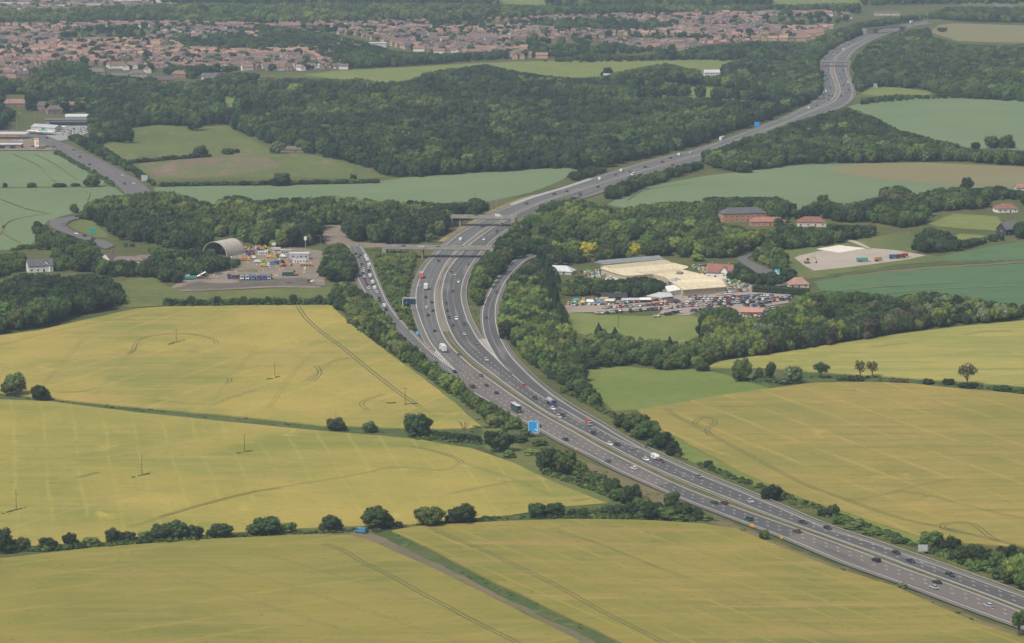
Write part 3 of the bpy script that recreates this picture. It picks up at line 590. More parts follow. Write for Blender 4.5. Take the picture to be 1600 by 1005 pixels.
for col in ('dark', 'mid', 'light', 'olive', 'grey', 'brown'):
    cr('bush_' + col, col, (31, 32), None, 12, 3.6, 4.6, 5.6, 1.7, 2.5, 1300, .42, .82, .9)
cr('thin', 'thin', (41, 42), TRs, 13, 6.6, 4.2, 3.2, .8, 1.4, 750, .34, 0, .85, .8)
cr('ash', 'mid', (43, 44), TRs, 15, 6.4, 4.4, 3.6, .9, 1.5, 1300, .34, .45, .85, .6)
def cone_lumps(seed, h, r, n=9):
    R = random.Random(seed); return [(R.uniform(-.25, .25) * r * (1 - k / n), R.uniform(-.25, .25) * r * (1 - k / n), .9 + (h - 1.4) * k / n, max(.35, r * (1 - k / n) ** .8), .95) for k in range(n)]
shape('conifer', [crown_mesh('crown', s, cone_lumps(s, 10, 3.4), 1500, .34, LEAF['conifer'], .82, .4) for s in (51, 52)], None)
shape('poplar', [crown_mesh('crown', s, [(random.Random(s * 9 + k).uniform(-.7, .7), random.Random(s * 7 + k).uniform(-.7, .7), 1.4 + k * .78, 3.6 * math.sin(.5 + 2.3 * k / 10) ** .7 * .8, 1.1) for k in range(11)], 1500, .40, LEAF['conifer'], .8, .45) for s in (61, 62)], None)
shape('bare', [trunk_mesh('branches', 71, 3.0, .26, 6.5, 12, DEADW, .3, .7)], None)
TREES = []      # dicts: everything that will stand as its own tree
STUFF = {}      # zone -> list of (pos, (sx, sy, sz), rot, key)
def put(px, py, hpx, wpx, key, label, cat='tree', group=None, name=None):
    """a tree whose foot is at photo pixel (px, py), hpx tall and wpx wide there"""
    s = S(py); TREES.append(dict(p=P(px, py), h=hpx / s, w=wpx / s, key=key, label=label, cat=cat, group=group, px=hpx, name=name, x=px))
def build_tree(d, k):
    crowns, trunk = SHAPES[d['key']]; R = random.Random(k * 77 + 5)
    nm = d['name'] or {'bush': 'bush', 'conifer': 'conifer_tree', 'poplar': 'poplar_tree', 'bare': 'dead_tree', 'oak': 'oak_tree'}.get(d['key'].split('_')[0], 'broadleaf_tree')
    t = thing(nm, d['label'], d['cat'], d['p'], 0, d['group']); sx = d['w'] / 10; sz = d['h'] / 10; r = R.uniform(0, 6.28)
    c = mobj('branches' if d['key'] == 'bare' else ('foliage' if not trunk else 'crown'), R.choice(crowns), t); c.scale = (sx, sx * R.uniform(.85, 1.1), sz); c.rotation_euler.z = r
    if d['px'] > 14 and d['key'][:4] in ('roun', 'oak', 'oak_', 'bush'):      # uneven outline: lower side limbs carry their own leaves
        c.scale = (sx * .86, sx * .80, sz)
        for _ in range(R.choice((1, 2, 2))):
            side = R.choice((-1, 1)); f = R.uniform(.42, .62); q = mobj('side_foliage' if not trunk else 'side_crown', R.choice(crowns), t); q.scale = (sx * f, sx * f, sz * f * R.uniform(.8, 1.25)); q.location = (side * d['w'] * R.uniform(.22, .34), R.uniform(-.15, .15) * d['w'], d['h'] * R.choice((0, .02, .3))); q.rotation_euler.z = R.uniform(0, 6.28)
    if trunk: tk = mobj('trunk', trunk, t); tk.scale = (min(sx, sz),) * 2 + (sz,); tk.rotation_euler.z = r
# ---- hedgerow between the two lower left fields, left to right
HB = 'trees of the bottom hedgerow'
hb = [(2, 864, 42, 42, 'oak', 'tall dark tree at the far left end of the bottom hedgerow'), (35, 860, 24, 36, 'bush_olive', 'thin olive scrub at the left end of the bottom hedgerow'), (75, 858, 22, 40, 'bush_dark', 'dark dome-shaped bush in the bottom hedgerow, second from its left end'),
      (110, 855, 25, 26, 'round_dark', 'small pointed dark tree in the bottom hedgerow'), (141, 851, 15, 30, 'bush_olive', 'low ragged scrub in the gap of the bottom hedgerow'), (176, 850, 27, 28, 'round_dark', 'dark rounded tree at the left end of the long clump in the bottom hedgerow'),
      (202, 848, 21, 32, 'bush_dark', 'low dark bush second in the long clump of the bottom hedgerow'), (226, 846, 20, 30, 'bush_mid', 'low green bush third in the long clump of the bottom hedgerow'), (250, 845, 28, 38, 'round_dark', 'broad tree in the middle of the long clump in the bottom hedgerow'),
      (277, 843, 31, 46, 'oak', 'tallest broad dark tree of the long clump in the bottom hedgerow'), (303, 841, 26, 30, 'bush_dark', 'dark bush closing the right end of the long clump in the bottom hedgerow'), (345, 838.5, 23, 42, 'round_dark', 'wide dark bushy tree standing alone right of the long clump'),
      (418, 834, 29, 58, 'round_dark', 'wide twin-topped dark clump left of the lone round bush in the bottom hedgerow'), (448, 832, 18, 26, 'bush_mid', 'low green bush at the right foot of the wide clump'), (518, 830, 27, 38, 'round_dark', 'round dark bush standing alone left of the parked blue van'),
      (587, 826, 37, 54, 'oak_mid', 'big spreading oak right behind the parked blue van'), (622, 824, 11, 18, 'bush_brown', 'small brownish bush right of the big spreading oak'), (672, 822, 33, 52, 'round_mid', 'large round tree, left of the pair right of the field gate'),
      (724, 818, 32, 48, 'round_dark', 'dark round tree, right of the pair right of the field gate'), (760, 812, 6, 26, 'bush_dark', 'tiny dark bush low in the field edge right of the pair of round trees')]
for q in hb: put(*q[:5], q[5], 'bush' if q[4].startswith('bush') else 'tree', HB)
put(838, 809, 26, 34, 'round_dark', 'dark bushy tree at the left end of the hedge that runs to the motorway', group=HB); put(868, 807, 23, 40, 'round_dark', 'second dark bushy tree of the hedge that runs to the motorway', group=HB)
for k in range(7): put(893 + k * 10, 805 - k * .4, 12 + (k % 3), 16, 'bush_mid', f'{ordn(k)} clipped bush from the left in the low hedge leading to the motorway thicket', 'bush', 'low hedge bushes by the lower right field')
cl = [(963, 806, 22, 40, 'bush_dark'), (988, 808, 26, 38, 'round_dark'), (1003, 806, 33, 42, 'round_mid'), (1022, 810, 28, 42, 'round_dark'), (1050, 804, 40, 30, 'round_dark'), (1042, 812, 22, 40, 'round_mid'), (1068, 811, 26, 38, 'round_dark'), (1089, 812, 24, 28, 'bush_dark'), (1103, 813, 12, 22, 'bush_olive'), (1003, 812, 16, 30, 'bush_dark'), (1062, 814, 14, 34, 'bush_mid')]
for k, q in enumerate(sorted(cl)): put(*q, f'{ordn(k)} tree from the left in the big thicket between lower field corner and motorway', 'tree', 'thicket at the lower field corner')
cl = [(861, 737, 40, 40, 'round_dark'), (884, 741, 42, 46, 'round_mid'), (903, 742, 26, 34, 'bush_mid'), (925, 752, 18, 36, 'bush_olive'), (936, 760, 26, 32, 'bush_mid'), (957, 774, 28, 34, 'round_mid'), (988, 788, 34, 34, 'round_dark'), (972, 782, 22, 34, 'bush_mid'), (917, 748, 16, 30, 'bush_dark'), (945, 765, 20, 30, 'bush_olive')]
for k, q in enumerate(sorted(cl)): put(*q, f'{ordn(k)} tree down the verge thicket left of the motorway below the blue direction sign', 'tree', 'verge thicket below the direction sign')
for q in [(25, 618, 38, 46, 'oak_mid', 'larger of the two trees at the left end of the grass strip'), (62, 626, 26, 34, 'round_dark', 'smaller round tree of the two at the left end of the grass strip'), (524, 673, 22, 34, 'round_dark', 'round dark bush on the grass strip with a pole behind it'),
          (577, 676, 19, 25, 'round_mid', 'small round bush on the grass strip left of the lone oak'), (650, 683, 40, 48, 'oak', 'lone lopsided oak on the grass strip between the two left fields'), (725, 680, 31, 28, 'bare', 'bare dead tree on the field edge near the motorway'),
          (781, 706, 34, 44, 'round_dark', 'dark round tree at the motorway end of the grass strip'), (795, 715, 15, 24, 'bush_mid', 'small green bush at the foot of the dark round tree by the motorway')]: put(*q[:5], q[5], 'bush' if 'bush' in q[5] else 'tree', None)
for q in [(804, 670, 24, 28, 'bush_light', 'pale green bush behind the coach at the motorway edge'), (823, 682, 17, 26, 'bush_olive', 'olive bush just left of the blue direction sign'), (842, 696, 12, 24, 'bush_mid', 'low bush under the blue direction sign'), (856, 708, 13, 26, 'bush_olive', 'low olive bush right below the blue direction sign'), (812, 690, 13, 30, 'bush_mid', 'low spreading bush left below the blue direction sign'), (832, 710, 10, 30, 'bush_light', 'pale low scrub on the verge below the blue direction sign')]: put(*q[:5], q[5], 'bush', None)
for k in range(8): put(682 + k * 9, 684 + k * 1.1, 14, 17, 'bush_dark', f'{ordn(k)} bush from the left in the dark hedge right of the lone oak', 'bush', 'dark hedge right of the lone oak')
for k in range(34):
    put(259 + k * 8, 477.5 - k * .10, 10.5 + 5 * ((k * 7) % 5 == 0) + (k * 3) % 4, 13, ('bush_mid', 'bush_dark', 'bush_mid')[k % 3], f'{ordn(k)} bush from the left in the hedge below the works yard', 'bush', 'hedge below the works yard')
# ---- right of the motorway
cl = [(972, 668, 26, 28, 'bush_mid'), (993, 674, 32, 38, 'round_mid'), (1012, 688, 36, 40, 'round_mid'), (1036, 703, 32, 36, 'round_dark'), (1052, 711, 24, 26, 'round_dark'), (1003, 684, 20, 30, 'bush_mid'), (1025, 699, 18, 30, 'bush_dark')]
for k, q in enumerate(sorted(cl)): put(*q, f'{ordn(k)} tree from the left in the row along the corner of the right-hand barley field', 'tree', 'row by the right-hand field corner')
put(1107, 731, 13, 16, 'round_dark', 'small lone bush on the grassy verge right of the motorway', 'bush'); put(1208, 782, 27, 34, 'round_dark', 'round dark tree alone on the right-hand motorway verge')
cl = [(1288, 806, 14, 22, 'bush_dark'), (1302, 808, 22, 20, 'round_dark'), (1320, 818, 15, 34, 'bush_mid'), (1340, 826, 16, 36, 'bush_olive'), (1362, 835, 12, 30, 'bush_mid'), (1402, 848, 9, 22, 'bush_dark'), (1414, 850, 10, 14, 'bush_dark')]
for k, q in enumerate(sorted(cl)): put(*q, f'{ordn(k)} shrub from the left along the right-hand verge above the grey sign back', 'bush', 'shrubs on the right-hand verge')
cl = [(1452, 857, 30, 38, 'round_mid'), (1487, 866, 30, 36, 'round_dark'), (1478, 868, 16, 24, 'bush_mid'), (1507, 878, 28, 40, 'round_mid'), (1525, 877, 30, 36, 'round_dark'), (1541, 884, 30, 36, 'round_dark'), (1560, 893, 36, 38, 'round_mid'), (1573, 890, 42, 44, 'round_dark'), (1586, 913, 52, 46, 'round_light'), (1604, 900, 46, 44, 'round_dark'), (1612, 921, 50, 50, 'round_mid'), (1535, 890, 18, 40, 'bush_mid'), (1566, 903, 22, 44, 'bush_dark')]
for k, q in enumerate(sorted(cl)): put(*q, f'{ordn(k)} tree from the left in the clump at the right edge by the motorway', 'tree', 'clump at the lower right edge')
put(1592, 994, 42, 30, 'ash', 'thin grey-green tree in the bottom right corner'); put(1195, 843, 17, 17, 'round_mid', 'small round bush at the motorway edge beside the orange board', 'bush'); put(1410, 919, 10, 16, 'bush_grey', 'grey bush at the lower motorway edge', 'bush')
for q in [(1160, 596, 40, 32, 'round_mid', 'tallest leafy tree at the left end of the hedge between the right fields'), (1186, 590, 20, 15, 'bush_mid', 'dark narrow bush right of the tallest hedge tree'), (1203, 591, 27, 17, 'round_mid', 'round-headed tree third along the hedge between the right fields'),
          (1241, 598, 33, 32, 'bush_grey', 'big grey-green bush in the hedge between the right fields'), (1224, 600, 17, 28, 'bush_grey', 'low grey bush left of the big grey-green bush'), (1283, 591, 26, 30, 'ash', 'ragged tree with a dark stem in the hedge between the right fields'),
          (1314, 594, 9, 16, 'bush_mid', 'low bush right of the ragged tree'), (1336, 595, 10, 28, 'bush_dark', 'dark low bush under the first of the twin thin trees'), (1344, 593, 33, 22, 'thin', 'left of the twin thin trees in the hedge between the right fields'),
          (1363, 590, 28, 26, 'thin', 'right of the twin thin trees in the hedge between the right fields'), (1404, 597, 5, 30, 'bush_brown', 'flat brownish bramble right of the twin thin trees'), (1450, 600, 10, 20, 'bush_dark', 'low dark bush midway between the thin trees and the open oak'),
          (1482, 601, 12, 20, 'bush_dark', 'low dark bush left of the open-crowned oak'), (1511, 603, 38, 38, 'thin', 'open-crowned oak standing in the hedge at the right edge'), (1513, 606, 10, 32, 'bush_dark', 'dark bramble at the foot of the open-crowned oak'),
          (1568, 610, 9, 36, 'bush_mid', 'low bush right of the open-crowned oak'), (1597, 614, 10, 34, 'bush_mid', 'low bush of the right fields hedge cut by the frame'), (1096, 580, 18, 25, 'round_mid', 'round bush at the corner of the meadow under the tree belt')]: put(*q[:5], q[5], 'bush' if 'bush' in q[5] or 'bramble' in q[5] else 'tree', 'hedge between the right fields')
# ---- odd single trees farther off
for q in [(935, 532, 31, 26, 'conifer', 'left of the two dark pointed conifers below the mown field'), (961, 536, 28, 24, 'conifer', 'right of the two dark pointed conifers below the mown field'), (1046, 548, 26, 18, 'conifer', 'small pointed conifer right of the pair below the mown field'), (1075, 556, 28, 20, 'bush_brown', 'reddish-brown tree in the belt below the mown field'),
          (918, 402, 26, 30, 'round_gold', 'leftmost golden-leaved tree by the garden centre'), (993, 405, 28, 22, 'round_gold', 'middle golden-leaved tree by the garden centre'), (1057, 394, 24, 26, 'round_gold', 'rightmost golden-leaved tree by the garden centre'), (984, 408, 18, 12, 'round_lime', 'small lime-green tree behind the garden centre roof'), (1090, 408, 12, 24, 'round_lime', 'low lime-green tree by the lane near the tiled house'),
          (1422, 488, 32, 24, 'round_lime', 'bright lime tree in the long belt by the deep green crop'), (1252, 505, 24, 30, 'round_lime', 'lime-green tree right of the car park'),
          (314, 245, 19, 24, 'round_dark', 'round dark bush standing alone in the rough meadow'), (356, 241, 12, 20, 'bush_mid', 'low bush right of the lone round bush in the meadow'), (370, 239, 8, 10, 'bush_dark', 'smallest of three bushes in the rough meadow'), (307, 204, 24, 28, 'round_mid', 'round tree at the top edge of the rough meadow'), (434, 240, 22, 24, 'round_grey', 'pale grey round tree by the low red roof at the meadow corner'),
          (144, 292, 22, 24, 'round_mid', 'round tree on the boundary between two young wheat fields'), (50, 293, 9, 16, 'bush_dark', 'low bush on the wheat boundary at left'), (92, 292, 7, 24, 'bush_dark', 'flat bush on the wheat boundary left of the round tree'), (118, 291, 6, 16, 'bush_dark', 'tiny bush on the wheat boundary beside the round tree'), (8, 293, 9, 8, 'bush_dark', 'small bush at the left end of the wheat boundary'), (115, 333, 16, 16, 'round_mid', 'small round tree beside the loop road'),
          (1285, 322, 20, 22, 'round_mid', 'round tree against the young wheat right of the brick hotel'), (1163, 270, 18, 26, 'round_dark', 'broad dark tree at the near corner of the ridge wood'), (1510, 300, 25, 22, 'round_dark', 'tall dark tree at the edge of the ripe field'), (441, 290, 22, 36, 'round_dark', 'broad dark bush in the hedge below the rough meadow'), (552, 283, 13, 14, 'bush_dark', 'narrow dark bush near the end of the meadow hedge'),
          (1548, 232, 22, 26, 'round_mid', 'left of two round trees below the wheat at far right'), (1573, 232, 23, 24, 'round_mid', 'right of two round trees below the wheat at far right'), (1525, 236, 15, 16, 'round_dark', 'small dark tree left of two round trees at far right'), (950, 120, 16, 20, 'round_dark', 'dark round tree in front of the upper pasture'), (1037, 92, 19, 16, 'round_dark', 'dark round tree at the estate edge above the upper pasture'), (1472, 50, 8, 16, 'round_dark', 'lone round bush in the far ripe field')]: put(*q[:5], q[5], 'bush' if 'bush' in q[5] else 'tree', None)
for k in range(22): put(258 + k * 15.5, 291 - k * .25, 8 + (k * 5) % 5, 22, ('bush_dark', 'bush_mid')[k % 2], f'{ordn(k)} low bush from the left in the hedge below the rough meadow', 'bush', 'hedge below the rough meadow')
for k in range(13): put(196 + k * 10.5, 256 - k * .85 - (k > 5) * .6, 6 + (k * 5) % 4, 17, 'bush_dark', f'{ordn(k)} low bush from the left along the edge of the brown scrape', 'bush', 'low bushes along the brown scrape')
# ---- woods and belts: visible outline traced, filled with trees whose foot and top both stay inside it
ZONES = [
 ('central_wood', 'deep mixed wood left of the motorway in the middle distance', [(352, 196), (352, 165), (375, 128), (420, 120), (520, 122), (560, 120), (590, 126), (640, 124), (665, 112), (700, 106), (760, 99), (800, 108), (850, 116), (900, 120), (940, 118), (960, 112), (1000, 104), (1040, 97), (1070, 104), (1110, 110), (1140, 96), (1170, 90), (1230, 95), (1282, 105), (1282, 150), (1262, 162), (1200, 189), (1130, 211), (1090, 229), (1010, 247), (950, 262), (895, 268), (890, 262), (760, 270), (640, 278), (600, 276), (560, 258), (500, 243), (450, 235), (415, 222), (385, 212)],
  [[(985, 143), (1010, 138), (1100, 134), (1160, 142), (1230, 152), (1200, 158), (1060, 149), (1030, 153), (990, 150)], [(797, 139), (848, 139), (848, 149), (797, 149)], [(352, 150), (400, 158), (440, 168), (400, 170), (352, 166)], [(1090, 108), (1130, 106), (1130, 117), (1090, 117)]], (9, 15), 8.4, ['round_dark'] * 6 + ['conifer'] * 2 + ['round_mid'] * 5 + ['round_light', 'round_olive']),
 ('junction_wood', 'dense wood inside the junction left of the overbridges', [(122, 335), (135, 316), (165, 305), (230, 298), (270, 298), (310, 310), (330, 318), (355, 303), (370, 300), (410, 312), (450, 306), (520, 305), (600, 310), (660, 312), (700, 316), (745, 308), (765, 315), (770, 325), (730, 345), (715, 345), (690, 370), (665, 382), (600, 382), (548, 378), (540, 352), (500, 352), (490, 385), (430, 388), (380, 382), (375, 370), (330, 372), (325, 390), (270, 392), (250, 385), (200, 378), (175, 372), (160, 356), (140, 345), (125, 350)], [], (8, 14), 7.6, ['round_dark'] * 4 + ['round_mid'] * 5 + ['round_light'] * 2 + ['round_olive']),
 ('embankment_wood', 'leafy wood right of the motorway above the joining slip', [(742, 475), (735, 440), (745, 410), (762, 396), (782, 372), (792, 362), (803, 345), (835, 325), (860, 312), (900, 306), (930, 316), (965, 325), (1000, 318), (1060, 312), (1130, 312), (1195, 310), (1228, 322), (1235, 350), (1195, 348), (1190, 330), (1128, 330), (1125, 345), (1180, 357), (1215, 355), (1225, 365), (1200, 390), (1170, 394), (1135, 405), (1060, 402), (1030, 400), (980, 405), (935, 410), (905, 413), (862, 418), (850, 402), (825, 398), (800, 409), (775, 437), (760, 460), (752, 485)], [[(904, 378), (934, 378), (934, 395), (904, 395)], [(980, 376), (1006, 376), (1006, 396), (980, 396)], [(1046, 370), (1072, 370), (1072, 384), (1046, 384)], [(1120, 322), (1202, 322), (1216, 338), (1218, 358), (1170, 357), (1168, 347), (1120, 346)]], (7, 12), 6.6, ['round_mid'] * 5 + ['round_light'] * 3 + ['round_dark'] * 3 + ['round_olive']),
 ('hotel_backdrop', 'trees standing behind the brick hotel', [(1098, 340), (1104, 306), (1215, 306), (1244, 318), (1240, 339)], [], (7, 11), 5.5, ['round_dark'] * 3 + ['round_mid'] * 3),
 ('slip_belt', 'tree belt between the joining slip and the garden centre grounds', [(786, 470), (800, 432), (816, 414), (838, 402), (856, 396), (866, 418), (864, 440), (876, 470), (884, 500), (896, 540), (908, 560), (908, 580), (935, 615), (945, 636), (935, 642), (908, 625), (880, 606), (845, 580), (815, 556), (790, 530), (783, 500)], [], (6, 11), 5.2, ['round_mid'] * 4 + ['round_light'] * 3 + ['round_dark'] * 3 + ['bush_olive', 'conifer']),
 ('gore_scrub', 'young scrub between the leaving slip and the motorway', [(585, 396), (600, 388), (645, 392), (648, 405), (640, 425), (634, 460), (632, 480), (645, 505), (648, 522), (640, 520), (622, 490), (604, 458), (592, 425)], [], (3, 6), 3.6, ['bush_light'] * 4 + ['bush_mid'] * 3 + ['bush_olive'] * 2),
 ('field_belt', 'tree belt between the upper left barley field and the leaving slip', [(508, 472), (525, 440), (545, 438), (560, 450), (575, 458), (610, 495), (626, 522), (650, 540), (664, 558), (690, 572), (712, 588), (726, 601), (750, 622), (775, 628), (797, 646), (800, 664), (775, 670), (750, 649), (725, 625), (705, 613), (682, 599), (658, 578), (640, 569), (620, 559), (590, 530), (570, 515), (548, 500), (528, 482)], [], (5, 9), 4.2, ['round_mid'] * 3 + ['round_light'] * 2 + ['bush_olive', 'round_dark', 'bush_mid', 'round_olive']),
 ('yard_wood', 'trees between the works yard and the leaving slip', [(500, 432), (503, 405), (515, 382), (530, 376), (543, 386), (549, 400), (556, 432), (545, 442), (520, 442)], [], (7, 11), 5, ['round_mid'] * 3 + ['round_dark', 'round_light']),
 ('left_wood', 'dark wood at the left edge above the barley field', [(-60, 530), (-60, 440), (0, 440), (30, 425), (75, 425), (100, 430), (130, 425), (165, 428), (190, 448), (194, 478), (150, 489), (120, 496), (60, 512), (0, 523)], [], (8, 13), 6, ['round_dark'] * 5 + ['round_mid'] * 3 + ['round_olive']),
 ('cottage_trees', 'garden trees round the white house and bungalow at left', [(-60, 420), (-60, 395), (0, 395), (40, 392), (62, 382), (50, 350), (62, 345), (80, 362), (110, 372), (150, 384), (200, 376), (240, 386), (265, 388), (330, 386), (335, 398), (372, 402), (372, 420), (330, 430), (300, 434), (275, 444), (262, 447), (245, 434), (180, 434), (160, 432), (120, 424), (80, 424), (30, 425), (0, 436), (-60, 436)], [[(36, 392), (84, 392), (84, 424), (36, 424)], [(155, 385), (236, 388), (236, 405), (155, 405)]], (5, 9), 6.2, ['round_mid'] * 4 + ['round_dark'] * 3 + ['round_light', 'bush_mid']),
 ('nursery_trees', 'dark garden trees between the garden centre roof and the car park', [(864, 420), (880, 440), (900, 428), (930, 436), (960, 436), (985, 432), (1012, 430), (1038, 440), (1038, 456), (1000, 466), (960, 466), (925, 464), (880, 464), (868, 450)], [[(886, 414), (920, 414), (960, 428), (960, 436), (930, 432), (900, 428)]], (5, 8), 5, ['round_dark'] * 4 + ['round_mid'] * 3 + ['bush_light']),
 ('lane_trees', 'trees along the lane by the tiled house', [(1130, 432), (1150, 408), (1180, 425), (1215, 422), (1240, 418), (1243, 440), (1218, 446), (1190, 448), (1150, 442)], [], (5, 8), 5, ['round_dark'] * 3 + ['round_mid'] * 2),
 ('long_belt', 'long tree belt between the meadow and the deep green crop', [(905, 575), (900, 545), (915, 522), (940, 512), (985, 524), (1020, 528), (1080, 532), (1085, 520), (1100, 480), (1130, 476), (1160, 484), (1180, 500), (1200, 493), (1215, 478), (1240, 470), (1262, 455), (1300, 452), (1360, 455), (1400, 462), (1450, 452), (1510, 462), (1560, 470), (1600, 474), (1680, 472), (1680, 490), (1600, 498), (1530, 506), (1460, 512), (1430, 518), (1330, 535), (1250, 547), (1180, 558), (1140, 560), (1110, 566), (1090, 576), (1040, 579), (985, 572), (920, 577)], [[(1082, 490), (1100, 490), (1096, 520), (1082, 526)], [(1150, 480), (1190, 480), (1190, 496), (1150, 494)]], (7, 11), 5.6, ['round_dark'] * 2 + ['round_mid'] * 4 + ['round_light'] * 3 + ['round_olive'] * 2 + ['round_grey', 'round_lime', 'conifer']),
 ('belt_front', 'tall dark front row of the long belt above the pale barley', [(1165, 556), (1180, 530), (1215, 512), (1300, 496), (1360, 486), (1432, 480), (1434, 516), (1330, 534), (1250, 546), (1180, 558)], [], (9, 12), 4.6, ['round_dark'] * 5 + ['round_mid', 'bush_brown']),
 ('lane_side_trees', 'mixed trees right of the lane below the hotel', [(1172, 402), (1185, 385), (1212, 378), (1225, 392), (1228, 418), (1240, 432), (1225, 430), (1200, 418)], [], (5, 8), 5, ['round_mid'] * 3 + ['round_light', 'round_dark']),
 ('village_trees', 'trees and gardens right of the brick hotel', [(1237, 345), (1245, 330), (1258, 322), (1275, 310), (1300, 312), (1320, 318), (1375, 305), (1380, 290), (1410, 288), (1430, 302), (1445, 298), (1470, 292), (1500, 290), (1525, 292), (1560, 288), (1590, 295), (1680, 300), (1680, 325), (1600, 322), (1550, 320), (1530, 327), (1455, 332), (1440, 352), (1410, 358), (1360, 348), (1310, 348), (1290, 342)], [[(1548, 314), (1600, 312), (1600, 332), (1548, 332)]], (6, 10), 6, ['round_dark'] * 3 + ['round_mid'] * 4 + ['round_olive']),
 ('hotel_trees', 'trees between the hotel grounds and the gravel lot', [(1190, 395), (1195, 370), (1215, 355), (1240, 345), (1290, 344), (1310, 350), (1362, 350), (1365, 372), (1320, 377), (1310, 382), (1250, 389), (1215, 392)], [[(1240, 334), (1296, 334), (1296, 354), (1240, 354)]], (6, 9), 5.5, ['round_dark'] * 3 + ['round_mid'] * 4),
 ('orchard_trees', 'clump right of the gravel lot below the village', [(1425, 392), (1432, 365), (1452, 352), (1480, 360), (1500, 374), (1530, 370), (1545, 362), (1560, 365), (1590, 345), (1680, 338), (1680, 372), (1600, 374), (1540, 380), (1495, 393), (1450, 396)], [[(1556, 340), (1592, 340), (1592, 366), (1556, 366)]], (6, 10), 5.5, ['round_dark'] * 3 + ['round_mid'] * 3 + ['round_light']),
 ('upper_right_wood', 'broad wood right of the far motorway bend', [(1334, 150), (1338, 125), (1330, 100), (1345, 80), (1360, 66), (1385, 56), (1410, 47), (1450, 42), (1455, 56), (1495, 66), (1520, 68), (1560, 70), (1600, 68), (1680, 70), (1680, 158), (1600, 158), (1540, 155), (1490, 152), (1460, 146), (1440, 140), (1380, 136), (1350, 140)], [], (8, 12), 8, ['round_dark'] * 3 + ['round_mid'] * 5 + ['round_light', 'round_olive']),
 ('bend_hedge', 'hedge and trees above the pale wheat field at right', [(1338, 166), (1350, 152), (1400, 146), (1440, 148), (1490, 144), (1600, 150), (1680, 152), (1680, 162), (1600, 160), (1500, 154), (1400, 158)], [], (4, 8), 7, ['round_dark'] * 2 + ['round_mid']),
 ('ridge_wood', 'wood right of the motorway before the far bend', [(1092, 252), (1097, 234), (1130, 222), (1200, 203), (1245, 188), (1290, 174), (1322, 166), (1345, 174), (1370, 182), (1400, 200), (1440, 210), (1490, 222), (1510, 230), (1600, 234), (1680, 236), (1680, 262), (1600, 260), (1480, 252), (1350, 255), (1250, 257), (1170, 268), (1150, 270), (1110, 262)], [[(1495, 240), (1560, 240), (1560, 248), (1495, 248)]], (8, 12), 7, ['round_dark'] * 4 + ['round_mid'] * 4 + ['round_grey', 'round_light']),
 ('wheat_hedge', 'trees along the motorway above the young wheat', [(943, 310), (950, 290), (985, 274), (1040, 262), (1090, 250), (1105, 262), (1060, 276), (1000, 297), (962, 313)], [], (6, 9), 5.5, ['round_dark'] * 2 + ['round_mid'] * 2),
 ('verge_bushes', 'bushes on the motorway verge above the middle wheat field', [(880, 280), (892, 268), (925, 258), (950, 262), (945, 270), (900, 284)], [], (4, 7), 5, ['round_dark', 'round_mid']),
 ('upper_left_wood', 'mixed trees between the estate and the rough meadow at upper left', [(-60, 190), (-60, 115), (0, 118), (60, 103), (80, 92), (130, 95), (150, 110), (250, 120), (300, 128), (350, 112), (400, 112), (420, 122), (378, 130), (354, 165), (352, 195), (300, 198), (250, 196), (205, 200), (200, 224), (165, 222), (160, 226), (130, 228), (100, 217), (128, 206), (140, 185), (130, 174), (100, 178), (60, 172), (30, 178), (0, 205), (-60, 205)], [[(3, 148), (45, 148), (45, 168), (3, 168)], [(8, 112), (50, 110), (50, 122), (8, 124)], [(142, 107), (226, 110), (226, 121), (142, 114)], [(246, 116), (290, 112), (290, 126), (246, 127)], [(320, 114), (342, 114), (342, 122), (320, 122)], [(345, 150), (400, 158), (440, 168), (400, 172), (345, 168)], [(46, 196), (85, 188), (140, 178), (142, 215), (46, 215)]], (8, 13), 8, ['round_dark'] * 4 + ['round_mid'] * 4 + ['round_olive', 'conifer']),
 ('trunk_road_hedge', 'hedge trees along the trunk road at left', [(102, 214), (120, 206), (160, 226), (195, 248), (215, 262), (240, 280), (255, 290), (240, 292), (210, 274), (180, 258), (140, 238)], [], (4, 7), 6, ['round_dark'] * 2 + ['round_mid'] * 2 + ['bush_mid']),
 ('estate_belt', 'belt of trees through the middle of the housing estate', [(385, 42), (440, 40), (520, 52), (570, 64), (615, 78), (700, 82), (795, 76), (800, 92), (690, 100), (600, 106), (540, 108), (505, 95), (480, 82), (420, 66)], [], (8, 12), 9, ['round_dark'] * 3 + ['round_mid'] * 3),
 ('estate_edge', 'trees along the near edge of the right estate', [(800, 97), (880, 88), (925, 82), (990, 86), (1060, 78), (1100, 70), (1180, 62), (1260, 66), (1285, 92), (1282, 104), (1230, 96), (1160, 92), (1130, 96), (1110, 94), (1000, 96), (900, 98)], [], (6, 11), 9, ['round_dark'] * 3 + ['round_mid'] * 3),
 ('bend_wood', 'wood on the left of the far motorway bend', [(1225, 92), (1258, 68), (1300, 46), (1340, 34), (1400, 24), (1450, 20), (1480, 10), (1680, 8), (1680, 34), (1600, 36), (1500, 34), (1455, 30), (1400, 38), (1345, 46), (1345, 56), (1305, 75), (1290, 86), (1280, 97), (1282, 120), (1284, 140), (1270, 158), (1255, 150), (1240, 110)], [], (9, 13), 9, ['round_mid'] * 4 + ['round_light'] * 2 + ['round_dark'] * 2),
